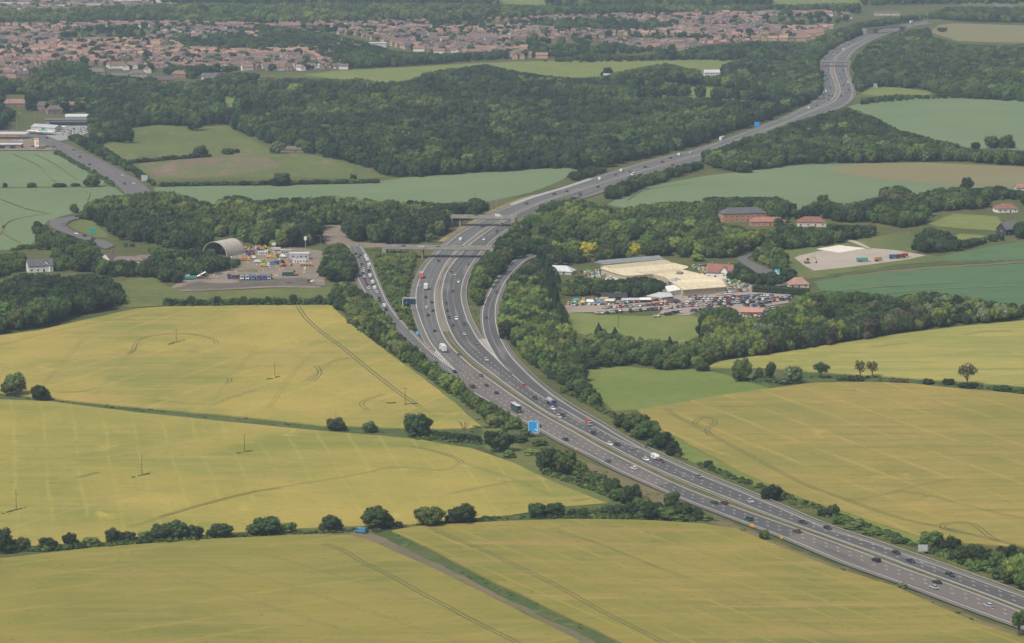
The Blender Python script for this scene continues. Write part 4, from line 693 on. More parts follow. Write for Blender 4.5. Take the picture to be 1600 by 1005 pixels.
 ('skyline_wood', 'far woods beyond the housing estate', [(-80, 42), (-80, 14), (100, 10), (200, 6), (300, 4), (440, 3), (560, 3), (700, 3), (800, 6), (880, 8), (1000, 5), (1200, 6), (1345, 3), (1340, 22), (1250, 20), (1180, 21), (1080, 23), (900, 25), (800, 31), (700, 34), (600, 35), (500, 37), (400, 38), (350, 42), (250, 34), (150, 37), (60, 42)], [], (9, 15), 11.5, ['round_light'] * 4 + ['round_olive'] * 2 + ['round_mid'] * 4),
 ('horizon_wood', 'farthest hazy woods along the top of the view', [(-90, 16), (-90, -60), (1700, -60), (1700, 6), (1500, 7), (1340, 10), (1100, 12), (880, 12), (640, 10), (440, 10), (250, 6), (220, -6), (40, -6)], [[(765, -8), (860, -6), (872, 4), (840, 10), (790, 8)], [(1200, -4), (1340, -2), (1350, 9), (1280, 12), (1210, 9)]], (9, 14), 15, ['round_mid'] * 3 + ['round_light'] * 2 + ['round_dark'] * 2)]
def fill(zone, label, poly, holes, hts, sp, keys):
    R = random.Random(hash_(zone)); out = []; poly = widen(poly, 350)
    g = [P(a, b) for a, b in poly]; x0, x1 = min(p.x for p in g), max(p.x for p in g); y0, y1 = min(p.y for p in g), max(p.y for p in g)
    y = y0; row = 0
    while y < y1:
        x = x0 + (row % 2) * sp / 2
        while x < x1:
            X, Y = x + R.uniform(-.42, .42) * sp, y + R.uniform(-.42, .42) * sp; px, py = proj(X, Y, 0)
            if inpoly(px, py, poly):
                h = R.uniform(*hts); n = .6 + .4 * math.sin(X * .021 + 1.3 * math.sin(Y * .009)) * math.cos(Y * .013 + X * .004)
                h *= (.78 + .36 * n) * (R.choice((.62, .8, .9, 1, 1, 1.12, 1.3)) if h > 6.5 else R.choice((.8, 1, 1.15)))
                qx, qy = proj(X, Y, h)
                if not inpoly(qx, qy + 1, poly): h *= .62; qx, qy = proj(X, Y, h)
                if inpoly(qx, qy, poly) and not any(inpoly(px, py, q) or inpoly(qx, qy + 1.5, q) for q in holes) and not in_keepout(X, Y):
                    k = keys[int((n * 1.1 + .5 * math.sin(X * .0053 + Y * .0031) + R.random() * .45) * len(keys)) % len(keys)]
                    out.append((X, Y, h, h * R.uniform(.85, 1.15) if h < 7 else h * R.uniform(.66, .96), k))
            x += sp
        y += sp * .87; row += 1
    return out
def hash_(s): return sum((i + 3) * ord(c) for i, c in enumerate(s))
KEEP = []
for l, wdt in ((gL1, 6), (gL2, 8), (gR1, 8), (gR2, 7), (gS1, 4.5), (gS2, 4), (gT1, 4), (gT2, 4.5), (gR2b, 6)):
    for p in l[::2]:
        if not (l in (gT1, gT2) and proj(p.x, p.y, 0)[1] < 403.5): KEEP.append((p.x, p.y, wdt))
KG = {}
for x, y, r in KEEP: KG.setdefault((int(x // 20), int(y // 20)), []).append((x, y, r))
def in_keepout(X, Y):
    a, b = int(X // 20), int(Y // 20)
    for i in (-1, 0, 1):
        for j in (-1, 0, 1):
            for x, y, r in KG.get((a + i, b + j), ()):
                if (x - X) ** 2 + (y - Y) ** 2 < r * r: return True
    return False
NEARZ = {'slip_belt': 'belt beside the joining slip', 'field_belt': 'belt beside the leaving slip', 'long_belt': 'long belt above the meadow', 'belt_front': 'dark front row above the pale barley', 'left_wood': 'wood at the left edge', 'gore_scrub': 'scrub between slip and motorway', 'yard_wood': 'clump beside the works yard', 'embankment_wood': 'wood above the joining slip'}
ADJ = {'round_lime': 'lime-green tree', 'round_dark': 'dark rounded tree', 'round_mid': 'mid-green tree', 'round_light': 'pale green tree', 'round_olive': 'olive tree', 'round_grey': 'grey-green tree', 'bush_olive': 'olive bush', 'bush_mid': 'mid-green bush', 'bush_light': 'pale green bush', 'bush_dark': 'dark bush', 'bush_brown': 'brownish bush', 'conifer': 'dark conifer'}
allz = {z[0]: fill(*z) for z in ZONES}
# poplars of the tall dark row by the garden centre
for k, (x, y, h, w_) in enumerate([(842, 424, 34, 15), (850, 438, 44, 16), (856, 452, 50, 16), (860, 468, 52, 16), (863, 486, 56, 17), (868, 505, 58, 18), (874, 520, 46, 18)]):
    put(x, y, h, w_, 'poplar', f'{ordn(k)} tall narrow dark tree from the top of the row beside the garden centre', 'tree', 'row of tall narrow trees by the garden centre')
cand = []
for z, lst in allz.items():
    if z not in NEARZ: continue
    for i, (X, Y, h, wd, k) in enumerate(lst):
        px, py = proj(X, Y, 0); cand.append((h * S(py), z, i))
cand.sort(reverse=True)
NT = 300 - sum(1 for d in TREES if d['cat'] == 'tree')
picked = {}
for _, z, i in cand[:max(0, NT)]: picked.setdefault(z, set()).add(i)
for z, ids in picked.items():
    byk = {}
    for i in ids: byk.setdefault(allz[z][i][4], []).append(i)
    for k, l in byk.items():
        l.sort(key=lambda i: proj(allz[z][i][0], allz[z][i][1], 0)[0])
        for j, i in enumerate(l):
            X, Y, h, wd, _ = allz[z][i]
            TREES.append(dict(p=Vector((X, Y, 0)), h=h, w=wd, key=k, label=f'{ordn(j)} {ADJ[k]} from the left in the {NEARZ[z]}', cat='tree', group='trees of the ' + NEARZ[z], px=0, name=None, x=0))
for k, d in enumerate(TREES): build_tree(d, k)
# ---- the rest of each wood as one mass
PROT = bpy.data.collections.new('leaf_forms'); PIDX = {}
n_ = 0
for key in sorted(SHAPES):
    for m in SHAPES[key][0]:
        o = bpy.data.objects.new(f'form_{n_:03d}', m); PROT.objects.link(o); PIDX.setdefault(key, []).append(n_); n_ += 1
def scatter(name, label, items, coll, index):
    """ONE object of many instances: items = (x, y, z, sx, sy, sz, rot, form index)"""
    me = bpy.data.meshes.new(name); n = len(items); me.vertices.add(n)
    a = np.array([i[:3] for i in items], np.float32); me.vertices.foreach_set('co', a.ravel())
    at = me.attributes.new('size', 'FLOAT_VECTOR', 'POINT'); at.data.foreach_set('vector', np.array([i[3:6] for i in items], np.float32).ravel())
    at = me.attributes.new('turn', 'FLOAT', 'POINT'); at.data.foreach_set('value', np.array([i[6] for i in items], np.float32))
    at = me.attributes.new('form', 'INT', 'POINT'); at.data.foreach_set('value', np.array([i[7] for i in items], np.int32))
    o = mobj(name, me); o['kind'] = 'stuff'; o['label'] = label
    ng = bpy.data.node_groups.new(name + '_spread', 'GeometryNodeTree')
    ng.interface.new_socket('Geometry', in_out='INPUT', socket_type='NodeSocketGeometry'); ng.interface.new_socket('Geometry', in_out='OUTPUT', socket_type='NodeSocketGeometry')
    N = ng.nodes; gi_ = N.new('NodeGroupInput'); go = N.new('NodeGroupOutput'); iop = N.new('GeometryNodeInstanceOnPoints'); ci = N.new('GeometryNodeCollectionInfo')
    ci.inputs['Collection'].default_value = coll; ci.inputs['Separate Children'].default_value = True; ci.inputs['Reset Children'].default_value = True
    def attr(nm, typ):
        q = N.new('GeometryNodeInputNamedAttribute'); q.data_type = typ; q.inputs['Name'].default_value = nm; return [s for s in q.outputs if s.enabled][0]
    cx = N.new('ShaderNodeCombineXYZ'); l = ng.links.new
    l(gi_.outputs[0], iop.inputs['Points']); l(ci.outputs[0], iop.inputs['Instance']); iop.inputs['Pick Instance'].default_value = True
    l(attr('form', 'INT'), iop.inputs['Instance Index']); l(attr('size', 'FLOAT_VECTOR'), iop.inputs['Scale']); l(attr('turn', 'FLOAT'), cx.inputs[2]); l(cx.outputs[0], iop.inputs['Rotation'])
    l(iop.outputs[0], go.inputs[0]); md = o.modifiers.new('spread', 'NODES'); md.node_group = ng
    return o
ntot = 0
for z in ZONES:
    R = random.Random(3); it = []
    for i, (X, Y, h, wd, k) in enumerate(allz[z[0]]):
        if i in picked.get(z[0], ()): continue
        it.append((X, Y, 0, wd / 10, wd / 10 * R.uniform(.85, 1.15), h / 10, R.uniform(0, 6.28), R.choice(PIDX[k])))
    ntot += len(it)
    if it: scatter(z[0] if 'wood' in z[0] or 'trees' in z[0] else z[0], z[1], it, PROT, None)
print('TREES', len(TREES), 'STUFF', ntot)
# ================================================================ VEHICLES
PAINT = {'white': (.72, .72, .70), 'silver': (.42, .43, .44), 'grey': (.13, .135, .14), 'dark': (.022, .023, .026), 'black': (.010, .010, .011), 'blue': (.03, .09, .30), 'navy': (.015, .025, .07), 'red': (.38, .025, .025),
         'green': (.02, .075, .05), 'brown': (.10, .055, .035), 'orange': (.62, .17, .03), 'maroon': (.13, .02, .025), 'yellow': (.62, .42, .03), 'teal': (.06, .27, .25), 'cream': (.62, .55, .40), 'lightblue': (.06, .22, .38), 'purple': (.07, .06, .22), 'lime': (.16, .42, .05), 'tan': (.42, .26, .12)}
def paint(c): return plain('paint_' + c, PAINT[c], .35, 0, .05, 1, .4)
GLASS = plain('dark_glass', (.018, .022, .026), .12, 0, .1); TYRE = plain('tyre_rubber', (.02, .02, .02), .9); LAMPW = plain('lamp_lens', (.75, .75, .72), .2); LAMPR = plain('tail_lens', (.30, .012, .012), .3); STEEL = plain('galvanised_steel', (.36, .37, .37), .5, .3); CHASS = plain('chassis_black', (.025, .025, .025), .8)
def car_meshes(kind):
    L, W, H, sill, bonnet, base, roof = {'hatchback': (4.1, 1.76, 1.50, .28, .95, (-1.95, .75), (-1.55, .15)), 'saloon': (4.65, 1.82, 1.45, .26, .95, (-1.75, .95), (-1.15, .30)), 'estate car': (4.75, 1.84, 1.52, .27, .97, (-2.25, .95), (-2.0, .30)),
        'off-roader': (4.7, 1.92, 1.80, .38, 1.12, (-2.25, .95), (-2.1, .45)), 'van': (5.3, 2.0, 2.30, .35, 1.25, (1.05, 2.0), (1.0, 1.45)), 'people carrier': (4.8, 1.9, 1.85, .3, 1.1, (-2.25, 1.45), (-2.1, .7))}[kind]
    h = L / 2; b = MB(); w2 = W / 2
    if kind == 'van': prof = [(-h, sill), (-h, H - .08), (-h + .1, H), (1.15, H), (1.9, bonnet + .15), (h - .15, bonnet - .1), (h, .75), (h, sill)]
    else: prof = [(-h, sill), (-h - .0, bonnet - .12), (-h + .12, bonnet), (base[1], bonnet), (h - .25, bonnet - .18), (h, bonnet - .4), (h, sill)]
    prof = [(y, z) for y, z in prof]
    vs = []; n = len(prof)
    for s, k in ((-1, .94), (-1, 1), (1, 1), (1, .94)):
        for y, z in prof: vs.append((s * w2 * (k if z > .6 or k == 1 else 1) if not (k < 1) else s * w2 * .93, y, z if k == 1 else z + (.04 if z > sill + .1 else 0)))
    # side plates plus a slightly crowned deck
    b.add(vs[n:2 * n] + vs[2 * n:3 * n], [[i, (i + 1) % n, n + (i + 1) % n, n + i] for i in range(n)] + [list(range(n))[::-1], list(range(n, 2 * n))])
    body = None
    if kind != 'van':
        t = .05; b.box((0, (roof[0] + roof[1]) / 2, H - t / 2), (W * .78, roof[1] - roof[0], t), 0)
        for s in (-1, 1):
            for (y0, z0, y1, z1) in ((base[0], bonnet, roof[0], H), (base[1], bonnet, roof[1], H)): b.tube([(s * w2 * .93, y0, z0), (s * W * .39, y1, z1 - .03)], .045, 4)
    body = b.mesh('body', [paint('white')], .07, False)
    g = MB()
    if kind == 'van':
        g.prism([(1.22, H - .12), (1.92, bonnet + .17), (1.97, bonnet + .22), (1.25, H - .05)], -w2 * .86, w2 * .86)
        for s in (-1, 1): g.box((s * (w2 + .005), 1.25, 1.62), (.02, .75, .5))
    else:
        gw0, gw1 = w2 * .95, W * .385; B0, B1, R0, R1 = base[0], base[1], roof[0], roof[1]
        g.add([(-gw0, B0, bonnet - .02), (gw0, B0, bonnet - .02), (gw0, B1, bonnet - .02), (-gw0, B1, bonnet - .02), (-gw1, R0, H - .06), (gw1, R0, H - .06), (gw1, R1, H - .06), (-gw1, R1, H - .06)],
              [[3, 2, 1, 0], [4, 5, 6, 7], [0, 1, 5, 4], [1, 2, 6, 5], [2, 3, 7, 6], [3, 0, 4, 7]])
    gl_ = g.mesh('windows', [GLASS])
    wr = .33 if kind not in ('off-roader', 'van') else .38
    wm = MB().cyl((0, 0, 0), wr, .22, 'x', 12).mesh('wheel', [TYRE])
    hub = MB().cyl((0, 0, 0), wr * .6, .24, 'x', 10).mesh('rim', [STEEL])
    wp = [(s * (w2 - .10), y, wr) for s in (-1, 1) for y in (h - .85, -h + .85)]
    hl = MB().box((0, 0, 0), (.36, .06, .18)).mesh('headlight', [LAMPW]); tl = MB().box((0, 0, 0), (.26, .05, .28)).mesh('tail_light', [LAMPR])
    lp = [(hl, 'headlight', s * w2 * .72, h + .0, bonnet - .32) for s in (-1, 1)] + [(tl, 'tail_light', s * w2 * .80, -h - .0, bonnet - .28) for s in (-1, 1)]
    return body, gl_, wm, wp, lp
CARS = {k: car_meshes(k) for k in ('hatchback', 'saloon', 'estate car', 'off-roader', 'van', 'people carrier')}
def child(name, me, par, loc=(0, 0, 0), m=None):
    o = bpy.data.objects.new(name, me); COL.objects.link(o); o.parent = par; o.location = loc
    if m: o.material_slots[0].link = 'OBJECT'; o.material_slots[0].material = m
    return o
def car(kind, colour, loc, head, label, group, detail=2, name=None):
    body, gl_, wm, wp, lp = CARS[kind]
    t = thing(name or {'van': 'van', 'off-roader': 'off_road_car', 'estate car': 'estate_car', 'people carrier': 'people_carrier'}.get(kind, kind + '_car' if kind != 'saloon' else 'saloon_car'), label, 'van' if kind == 'van' else 'car', loc, head, group)
    child('body', body, t, m=paint(colour)); child('windows', gl_, t)
    if detail > 0:
        for p in wp: child('wheel', wm, t, p)
    if detail > 1:
        for me, nm, x, y, z in lp: child(nm, me, t, (x, y, z))
    return t
def tangent(l, q):
    i = near(l, Vector((q.x, q.y))); d = l[min(i + 2, len(l) - 1)] - l[max(i - 2, 0)]; return math.atan2(d.y, d.x) - math.pi / 2   # lines run towards the viewer
RZ = .62
CWORD = {'dark': 'dark', 'black': 'black', 'navy': 'navy blue', 'lightblue': 'light blue', 'maroon': 'dark red', 'silver': 'silver', 'lime': 'bright green'}
LM = [(690, 388, 'near overbridge'), (757, 340, 'far overbridge'), (640, 472, 'cantilever sign gantry'), (834, 663, 'blue direction sign'), (693, 548, 'white box lorry'), (807, 636, 'green coach'), (863, 630, 'tanker lorry'), (1024, 713, 'towed caravan'), (1442, 857, 'grey sign back'), (1175, 823, 'orange board'), (1303, 98, 'far footbridge'), (1380, 44, 'farthest bridge'), (790, 565, 'pale paved nose'), (920, 662, 'red van'), (1590, 965, 'bottom right tree'), (866, 300, 'widened pale shoulder'), (1128, 217, 'distant white coach')]
_used = {}
def rel(px, py, skip=None):
    best = min((q for q in LM if q[2] != skip), key=lambda q: (q[0] - px) ** 2 + ((q[1] - py) * 1.4) ** 2); dx, dy = px - best[0], py - best[1]
    w_ = 'right of' if dx > abs(dy) * 1.6 else 'left of' if -dx > abs(dy) * 1.6 else ('below' if dy > 0 else 'above'); return w_, best[2]
pend = []
def traffic(px, py, kind, colour, side):
    pend.append((px, py, kind, colour, side))
AW = 'away'; TO = 'toward'
for q in [(655.5, 448, 'hatchback', 'silver'), (665.6, 465.5, 'saloon', 'dark'), (674.8, 473.5, 'hatchback', 'dark'), (666.2, 481, 'saloon', 'white'), (676.4, 486.5, 'hatchback', 'dark'), (669, 493.5, 'estate car', 'dark'), (679, 518, 'saloon', 'dark'), (717.5, 555, 'saloon', 'grey'), (710.5, 582, 'saloon', 'black'), (681.5, 568.5, 'saloon', 'dark'), (751.5, 588, 'saloon', 'grey'),
          (738, 606, 'van', 'brown'), (760, 603.5, 'hatchback', 'brown'), (775.5, 615.5, 'saloon', 'dark'), (842, 667, 'saloon', 'maroon'), (883.5, 688, 'saloon', 'dark'), (950, 722, 'hatchback', 'grey'), (990, 733, 'estate car', 'white'), (1116, 787, 'saloon', 'green'), (1132, 787.5, 'saloon', 'maroon'), (1170, 813, 'off-roader', 'green'), (1245.5, 832, 'saloon', 'brown'), (1369, 877.5, 'off-roader', 'black'), (1464, 911.5, 'saloon', 'dark'), (1459.5, 919.5, 'saloon', 'silver'), (1544, 948, 'estate car', 'silver'),
          (685.6, 408.5, 'saloon', 'dark'), (720, 376, 'van', 'white'), (753.7, 354.5, 'saloon', 'dark'), (866, 304, 'saloon', 'dark'), (886, 300, 'saloon', 'dark'), (938, 281, 'van', 'white'), (961.6, 274, 'hatchback', 'dark'), (971.6, 268, 'van', 'white'), (984, 269, 'saloon', 'grey'), (1008, 262, 'saloon', 'dark'), (1035, 254, 'saloon', 'dark'), (1048, 247.5, 'saloon', 'dark'), (1062, 243, 'van', 'white'), (1079, 239, 'hatchback', 'white'), (823, 319, 'saloon', 'dark'),
          (1295, 110, 'saloon', 'dark'), (1291, 118.5, 'saloon', 'dark'), (1293, 124, 'hatchback', 'dark'), (1287, 126, 'saloon', 'maroon'), (1297, 138, 'saloon', 'dark'), (1296.5, 143, 'hatchback', 'silver'), (1290.5, 144, 'van', 'white'), (1295, 150, 'saloon', 'dark'), (1300.5, 151, 'saloon', 'dark'), (1287.5, 154, 'saloon', 'dark'), (1295, 157, 'saloon', 'dark'), (1276, 166, 'saloon', 'dark'), (1264, 170, 'van', 'white'), (1304, 85, 'hatchback', 'white'), (1302, 82.5, 'saloon', 'dark'), (1309, 83, 'saloon', 'dark'), (1327, 70.5, 'saloon', 'dark'), (1334, 67, 'hatchback', 'red'), (1318, 78, 'van', 'white')]: traffic(*q, AW)
for q in [(716.5, 441.5, 'hatchback', 'white'), (711, 430, 'hatchback', 'silver'), (705, 426.5, 'saloon', 'dark'), (730, 413, 'hatchback', 'grey'), (756.5, 375, 'saloon', 'white'), (776, 362.5, 'saloon', 'dark'), (784, 351.5, 'estate car', 'white'), (707, 456, 'saloon', 'dark'), (697.5, 475, 'saloon', 'dark'), (698.7, 486.5, 'estate car', 'dark'), (701.5, 497, 'saloon', 'dark'), (713, 499.5, 'people carrier', 'white'), (708, 510, 'estate car', 'dark'), (725, 507.5, 'saloon', 'dark'), (725.6, 523.5, 'hatchback', 'silver'), (745, 537.5, 'saloon', 'grey'), (760, 563.5, 'estate car', 'silver'), (819, 604.5, 'hatchback', 'red'), (836, 623.5, 'saloon', 'dark'), (864, 640, 'hatchback', 'white'), (873, 653, 'estate car', 'silver'), (879.5, 650, 'saloon', 'dark'), (927.5, 678, 'saloon', 'black'), (952.5, 695.5, 'saloon', 'white'), (965, 696, 'saloon', 'black'), (1009.5, 719.5, 'hatchback', 'white'), (1091.5, 746.5, 'saloon', 'grey'), (1172.5, 785, 'hatchback', 'silver'), (1254.5, 817.5, 'saloon', 'dark'), (1293.5, 826.5, 'saloon', 'dark'), (1400.5, 865, 'saloon', 'dark'), (1423, 878.5, 'saloon', 'navy'), (1484.5, 900, 'estate car', 'dark'), (906, 305, 'saloon', 'dark'), (934, 293, 'hatchback', 'dark'), (989, 274, 'van', 'white'), (1050, 259.5, 'van', 'red'),
          (1318, 111, 'saloon', 'dark'), (1312, 117, 'saloon', 'dark'), (1314, 123, 'saloon', 'grey'), (1325, 129.5, 'van', 'white'), (1326, 141, 'saloon', 'dark'), (1321, 146, 'saloon', 'grey'), (1318, 134, 'saloon', 'dark'), (1314, 151, 'saloon', 'dark')]: traffic(*q, TO)
for q in [(776, 458, 'saloon', 'dark'), (760, 498, 'saloon', 'navy')]: traffic(*q, 'slip')
for q in [(556, 397.5, 'saloon', 'dark'), (563, 399.5, 'saloon', 'dark'), (560.5, 402.5, 'saloon', 'brown'), (571, 403, 'van', 'white'), (573.5, 408, 'van', 'white'), (565.5, 414.5, 'off-roader', 'brown'), (576, 416, 'van', 'white'), (568.5, 422, 'hatchback', 'white'), (576.5, 423.5, 'saloon', 'dark'), (566.5, 428, 'saloon', 'dark'), (577, 427.5, 'saloon', 'navy'), (569.2, 433.5, 'hatchback', 'white'), (578, 433, 'van', 'white'), (579.8, 438, 'saloon', 'green'), (570.8, 440.5, 'hatchback', 'red'), (582, 443, 'van', 'white'), (574, 446.5, 'saloon', 'maroon'), (575.6, 451.5, 'people carrier', 'white'), (582.5, 447, 'saloon', 'dark'), (585, 452, 'van', 'white'), (589, 458, 'hatchback', 'white'), (592.3, 467, 'saloon', 'dark'), (593, 471, 'saloon', 'dark'), (596.3, 475, 'saloon', 'grey'), (603.2, 485, 'saloon', 'black'), (566.8, 418.5, 'saloon', 'silver'), (575.6, 420, 'hatchback', 'white'), (567.8, 425, 'saloon', 'white'), (577.6, 430.3, 'hatchback', 'silver'), (569.9, 437, 'saloon', 'dark'), (581, 440.6, 'saloon', 'white'), (572.5, 443.5, 'hatchback', 'grey'), (587, 455, 'saloon', 'silver'), (574.6, 411.5, 'saloon', 'dark'), (600, 480, 'van', 'white')]: traffic(*q, 'queue')
SIDE = {AW: (gL2, 'far-bound car', math.pi, 'on the left carriageway'), TO: (gR1, '', 0, 'on the right carriageway'), 'slip': (gT1, '', 0, 'on the joining slip'), 'queue': (gS1, '', math.pi, 'in the queue on the leaving slip')}
groups = {}
for q in pend:
    l, _, rot, where = SIDE[q[4]]; w_, lm = rel(q[0], q[1]); c = CWORD.get(q[3], q[3])
    base = f'{c} {q[2]} {where}' if q[4] in ('queue', 'slip') else f'{c} {q[2]} {where} {w_} the {lm}'
    groups.setdefault(base, []).append(q)
for base, qs in groups.items():
    qs.sort(key=lambda q: q[1], reverse=True)
    for i, q in enumerate(qs):
        l, _, rot, where = SIDE[q[4]]; loc = P(q[0], q[1], RZ); a = base if len(qs) == 1 else f'{ordn(i)} nearest {base}'
        car(q[2], q[3], loc, tangent(l, loc) + rot, a, {'queue': 'cars queuing on the leaving slip', AW: 'traffic on the left carriageway', TO: 'traffic on the right carriageway', 'slip': 'cars on the joining slip'}[q[4]], 2 if q[1] > 300 else 0)
# ---- lorries
def wheels(t, ys, w2, r=.5, name='wheel'):
    wm = MB().cyl((0, 0, 0), r, .34, 'x', 12).mesh('wheel', [TYRE])
    for y in ys:
        for s in (-1, 1): child(name, wm, t, (s * (w2 - .2), y, r))
def cab(t, y, colour, h=3.0, w=2.45, ln=2.2):
    """tractor cab with nose towards +y, back at y"""
    b = MB().prism([(y, .6), (y, h), (y + ln * .75, h + .0), (y + ln * .96, h * .62), (y + ln, 1.2), (y + ln, .5)], -w / 2, w / 2); c = b.obj('cab', [paint(colour)], t, bevel=.08)
    g = MB().prism([(y + ln * .78, h - .12), (y + ln * .985, h * .62 + .02), (y + ln * 1.0, h * .62 + .08), (y + ln * .80, h - .04)], -w * .44, w * .44)
    for s in (-1, 1): g.box((s * (w / 2 + .01), y + ln * .6, h * .72), (.03, .8, .6))
    g.obj('windscreen', [GLASS], c)
    for s in (-1, 1):
        MB().box((s * w * .36, y + ln + .02, .85), (.4, .06, .25)).obj('headlight', [LAMPW], c); MB().box((s * (w / 2 + .2), y + ln * .85, h * .75), (.12, .2, .5)).obj('mirror', [CHASS], c)
    return c
def lorry(px, py, line, rot, label, boxc, cabc, L=8.0, H=4.0, roofc=None, group='lorries'):
    loc = P(px, py, RZ); t = thing('box_lorry', label, 'lorry', loc, tangent(line, loc) + rot, group)
    MB().box((0, .2, .75), (1.0, L + 2.0, .35)).obj('chassis', [CHASS], t)
    b = MB().box((0, -1.0, (H + 1.0) / 2), (2.5, L, H - 1.0)); bx = b.obj('cargo_box', [paint(boxc)], t, bevel=.05)
    if roofc: MB().box((0, -1.0, H + .03), (2.46, L - .06, .06)).obj('box_roof', [paint(roofc)], bx)
    MB().box((0, -1.0 - L / 2 - .02, 2.5), (.05, .04, H - 1.3)).obj('door_seam', [CHASS], bx)
    for s in (-1, 1): MB().box((s * 1.0, -1.0 - L / 2 - .03, .8), (.35, .05, .18)).obj('tail_light', [LAMPR], t)
    MB().box((0, -1.0 - L / 2 - .03, .55), (2.3, .08, .14)).obj('rear_bumper', [STEEL], t)
    cab(t, L / 2 - .85, cabc); wheels(t, (L / 2 + .2, -L / 2 + .4, -L / 2 + 1.6), 1.2)
lorry(659, 434, gL2, math.pi, 'orange box lorry with a pale roof on the left carriageway', 'orange', 'white', 8.5, 3.9, 'silver')
lorry(665.5, 452, gL2, math.pi, 'white box lorry close behind the orange lorry', 'white', 'white', 8.5, 3.7)
lorry(692, 549, gL2, math.pi, 'large white box lorry passing the nose of the leaving slip', 'white', 'white', 9.5, 4.1)
lorry(1424, 36.5, gL2, math.pi, 'distant white lorry beyond the farthest bridge', 'white', 'white', 10, 4.1)
# green coach
loc = P(806, 642.5, RZ); t = thing('coach', 'dark green double-height coach with a white roof', 'coach', loc, tangent(gL2, loc) + math.pi, None)
MB().box((0, 0, 2.05), (2.5, 11.5, 3.3)).obj('body', [paint('green')], t, bevel=.15)
rf = MB().box((0, 0, 3.75), (2.3, 11.2, .14)).obj('roof', [paint('cream' if 0 else 'white')], t, bevel=.05)
for y in (-3, .5, 3.5): MB().box((0, y, 3.9), (1.2, 1.6, .2)).obj('roof_unit', [paint('silver')], rf, bevel=.05)
for s in (-1, 1):
    for y in range(6): MB().box((s * 1.26, -4.6 + y * 1.75, 2.75), (.03, 1.5, .8)).obj('window', [GLASS], t)
MB().box((0, -5.76, 2.9), (2.0, .03, .8)).obj('window', [GLASS], t); MB().box((0, 5.76, 2.5), (2.2, .03, 1.6)).obj('windscreen', [GLASS], t)
for s in (-1, 1): MB().box((s * 1.0, -5.77, 1.1), (.3, .04, .4)).obj('tail_light', [LAMPR], t)
MB().box((0, -5.77, .95), (.9, .04, .3)).obj('number_plate', [paint('yellow')], t); wheels(t, (-3.2, 3.6), 1.2)
# tanker lorry
loc = P(861.5, 633, RZ); t = thing('tanker_lorry', 'tanker lorry with a silver barrel and purple-blue cab', 'lorry', loc, tangent(gR1, loc), None)
b = MB().cyl((0, -1.2, 2.35), 1.2, 8.4, 'y', 16).obj('tank', [plain('tank_silver', (.50, .50, .48), .3, .4)], t, bevel=0)
for y in (-4.5, -1.2, 2.0): MB().cyl((0, y, 2.35), 1.23, .12, 'y', 16).obj('tank_band', [STEEL], b)
MB().box((0, -1.2, 3.58), (.6, 7.4, .1)).obj('walkway', [STEEL], b); MB().box((0, -.6, .85), (1.1, 10, .4)).obj('chassis', [CHASS], t)
cab(t, 3.4, 'purple', 3.3, 2.5, 2.3); wheels(t, (4.6, -2.3, -3.5, -4.7, 1.2), 1.22)
MB().box((1.27, 3.1, 1.9), (.04, .35, 1.5)).obj('hazard_board', [paint('yellow')], t); MB().box((-1.27, 3.1, 1.9), (.04, .35, 1.5)).obj('hazard_board', [paint('yellow')], t)
# red van-lorry, caravan outfit, distant coach
loc = P(920, 664.5, RZ); t = thing('box_van', 'small red box van with a pale cab on the right carriageway', 'van', loc, tangent(gR1, loc), None)
MB().box((0, -.9, 1.75), (2.1, 3.8, 2.4)).obj('cargo_box', [plain('van_red', (.33, .07, .05), .5)], t, bevel=.04); cab(t, 1.0, 'silver', 2.2, 2.0, 1.9); wheels(t, (2.0, -1.8), 1.0, .38)
loc = P(1023.5, 717.5, RZ); hd = tangent(gR1, loc); t = thing('caravan', 'white touring caravan towed by a dark red car', 'caravan', loc, hd, None)
MB().prism([(-3, .55), (-3.05, 1.6), (-2.7, 2.6), (2.3, 2.6), (2.9, 1.7), (2.7, .55)], -1.12, 1.12).obj('body', [paint('white')], t, bevel=.08)
for s in (-1, 1):
    for y in (-1.8, .9): MB().box((s * 1.13, y, 1.75), (.03, .9, .6)).obj('window', [GLASS], t)
MB().prism([(2.5, 2.2), (2.84, 1.65), (2.88, 1.68), (2.54, 2.23)], -.8, .8).obj('front_window', [GLASS], t); MB().box((1.13, -.3, 1.4), (.03, .6, 1.6)).obj('door', [paint('silver')], t); MB().tube([(0, 2.7, .5), (0, 4.0, .45)], .06).obj('tow_bar', [CHASS], t); wheels(t, (-.2,), 1.05, .33)
loc = P(1033.5, 722, RZ); car('saloon', 'maroon', loc, tangent(gR1, loc), 'dark red saloon towing the white caravan', 'traffic on the right carriageway')
loc = P(1128, 219, RZ); t = thing('coach', 'distant white coach on the motorway beside the ridge wood', 'coach', loc, tangent(gL2, loc) + math.pi, None)
MB().box((0, 0, 1.95), (2.5, 11.5, 3.2)).obj('body', [paint('white')], t, bevel=.1)
for s in (-1, 1): MB().box((s * 1.27, 0, 2.5), (.03, 10.5, .8)).obj('window', [GLASS], t)
wheels(t, (-3.2, 3.6), 1.2)
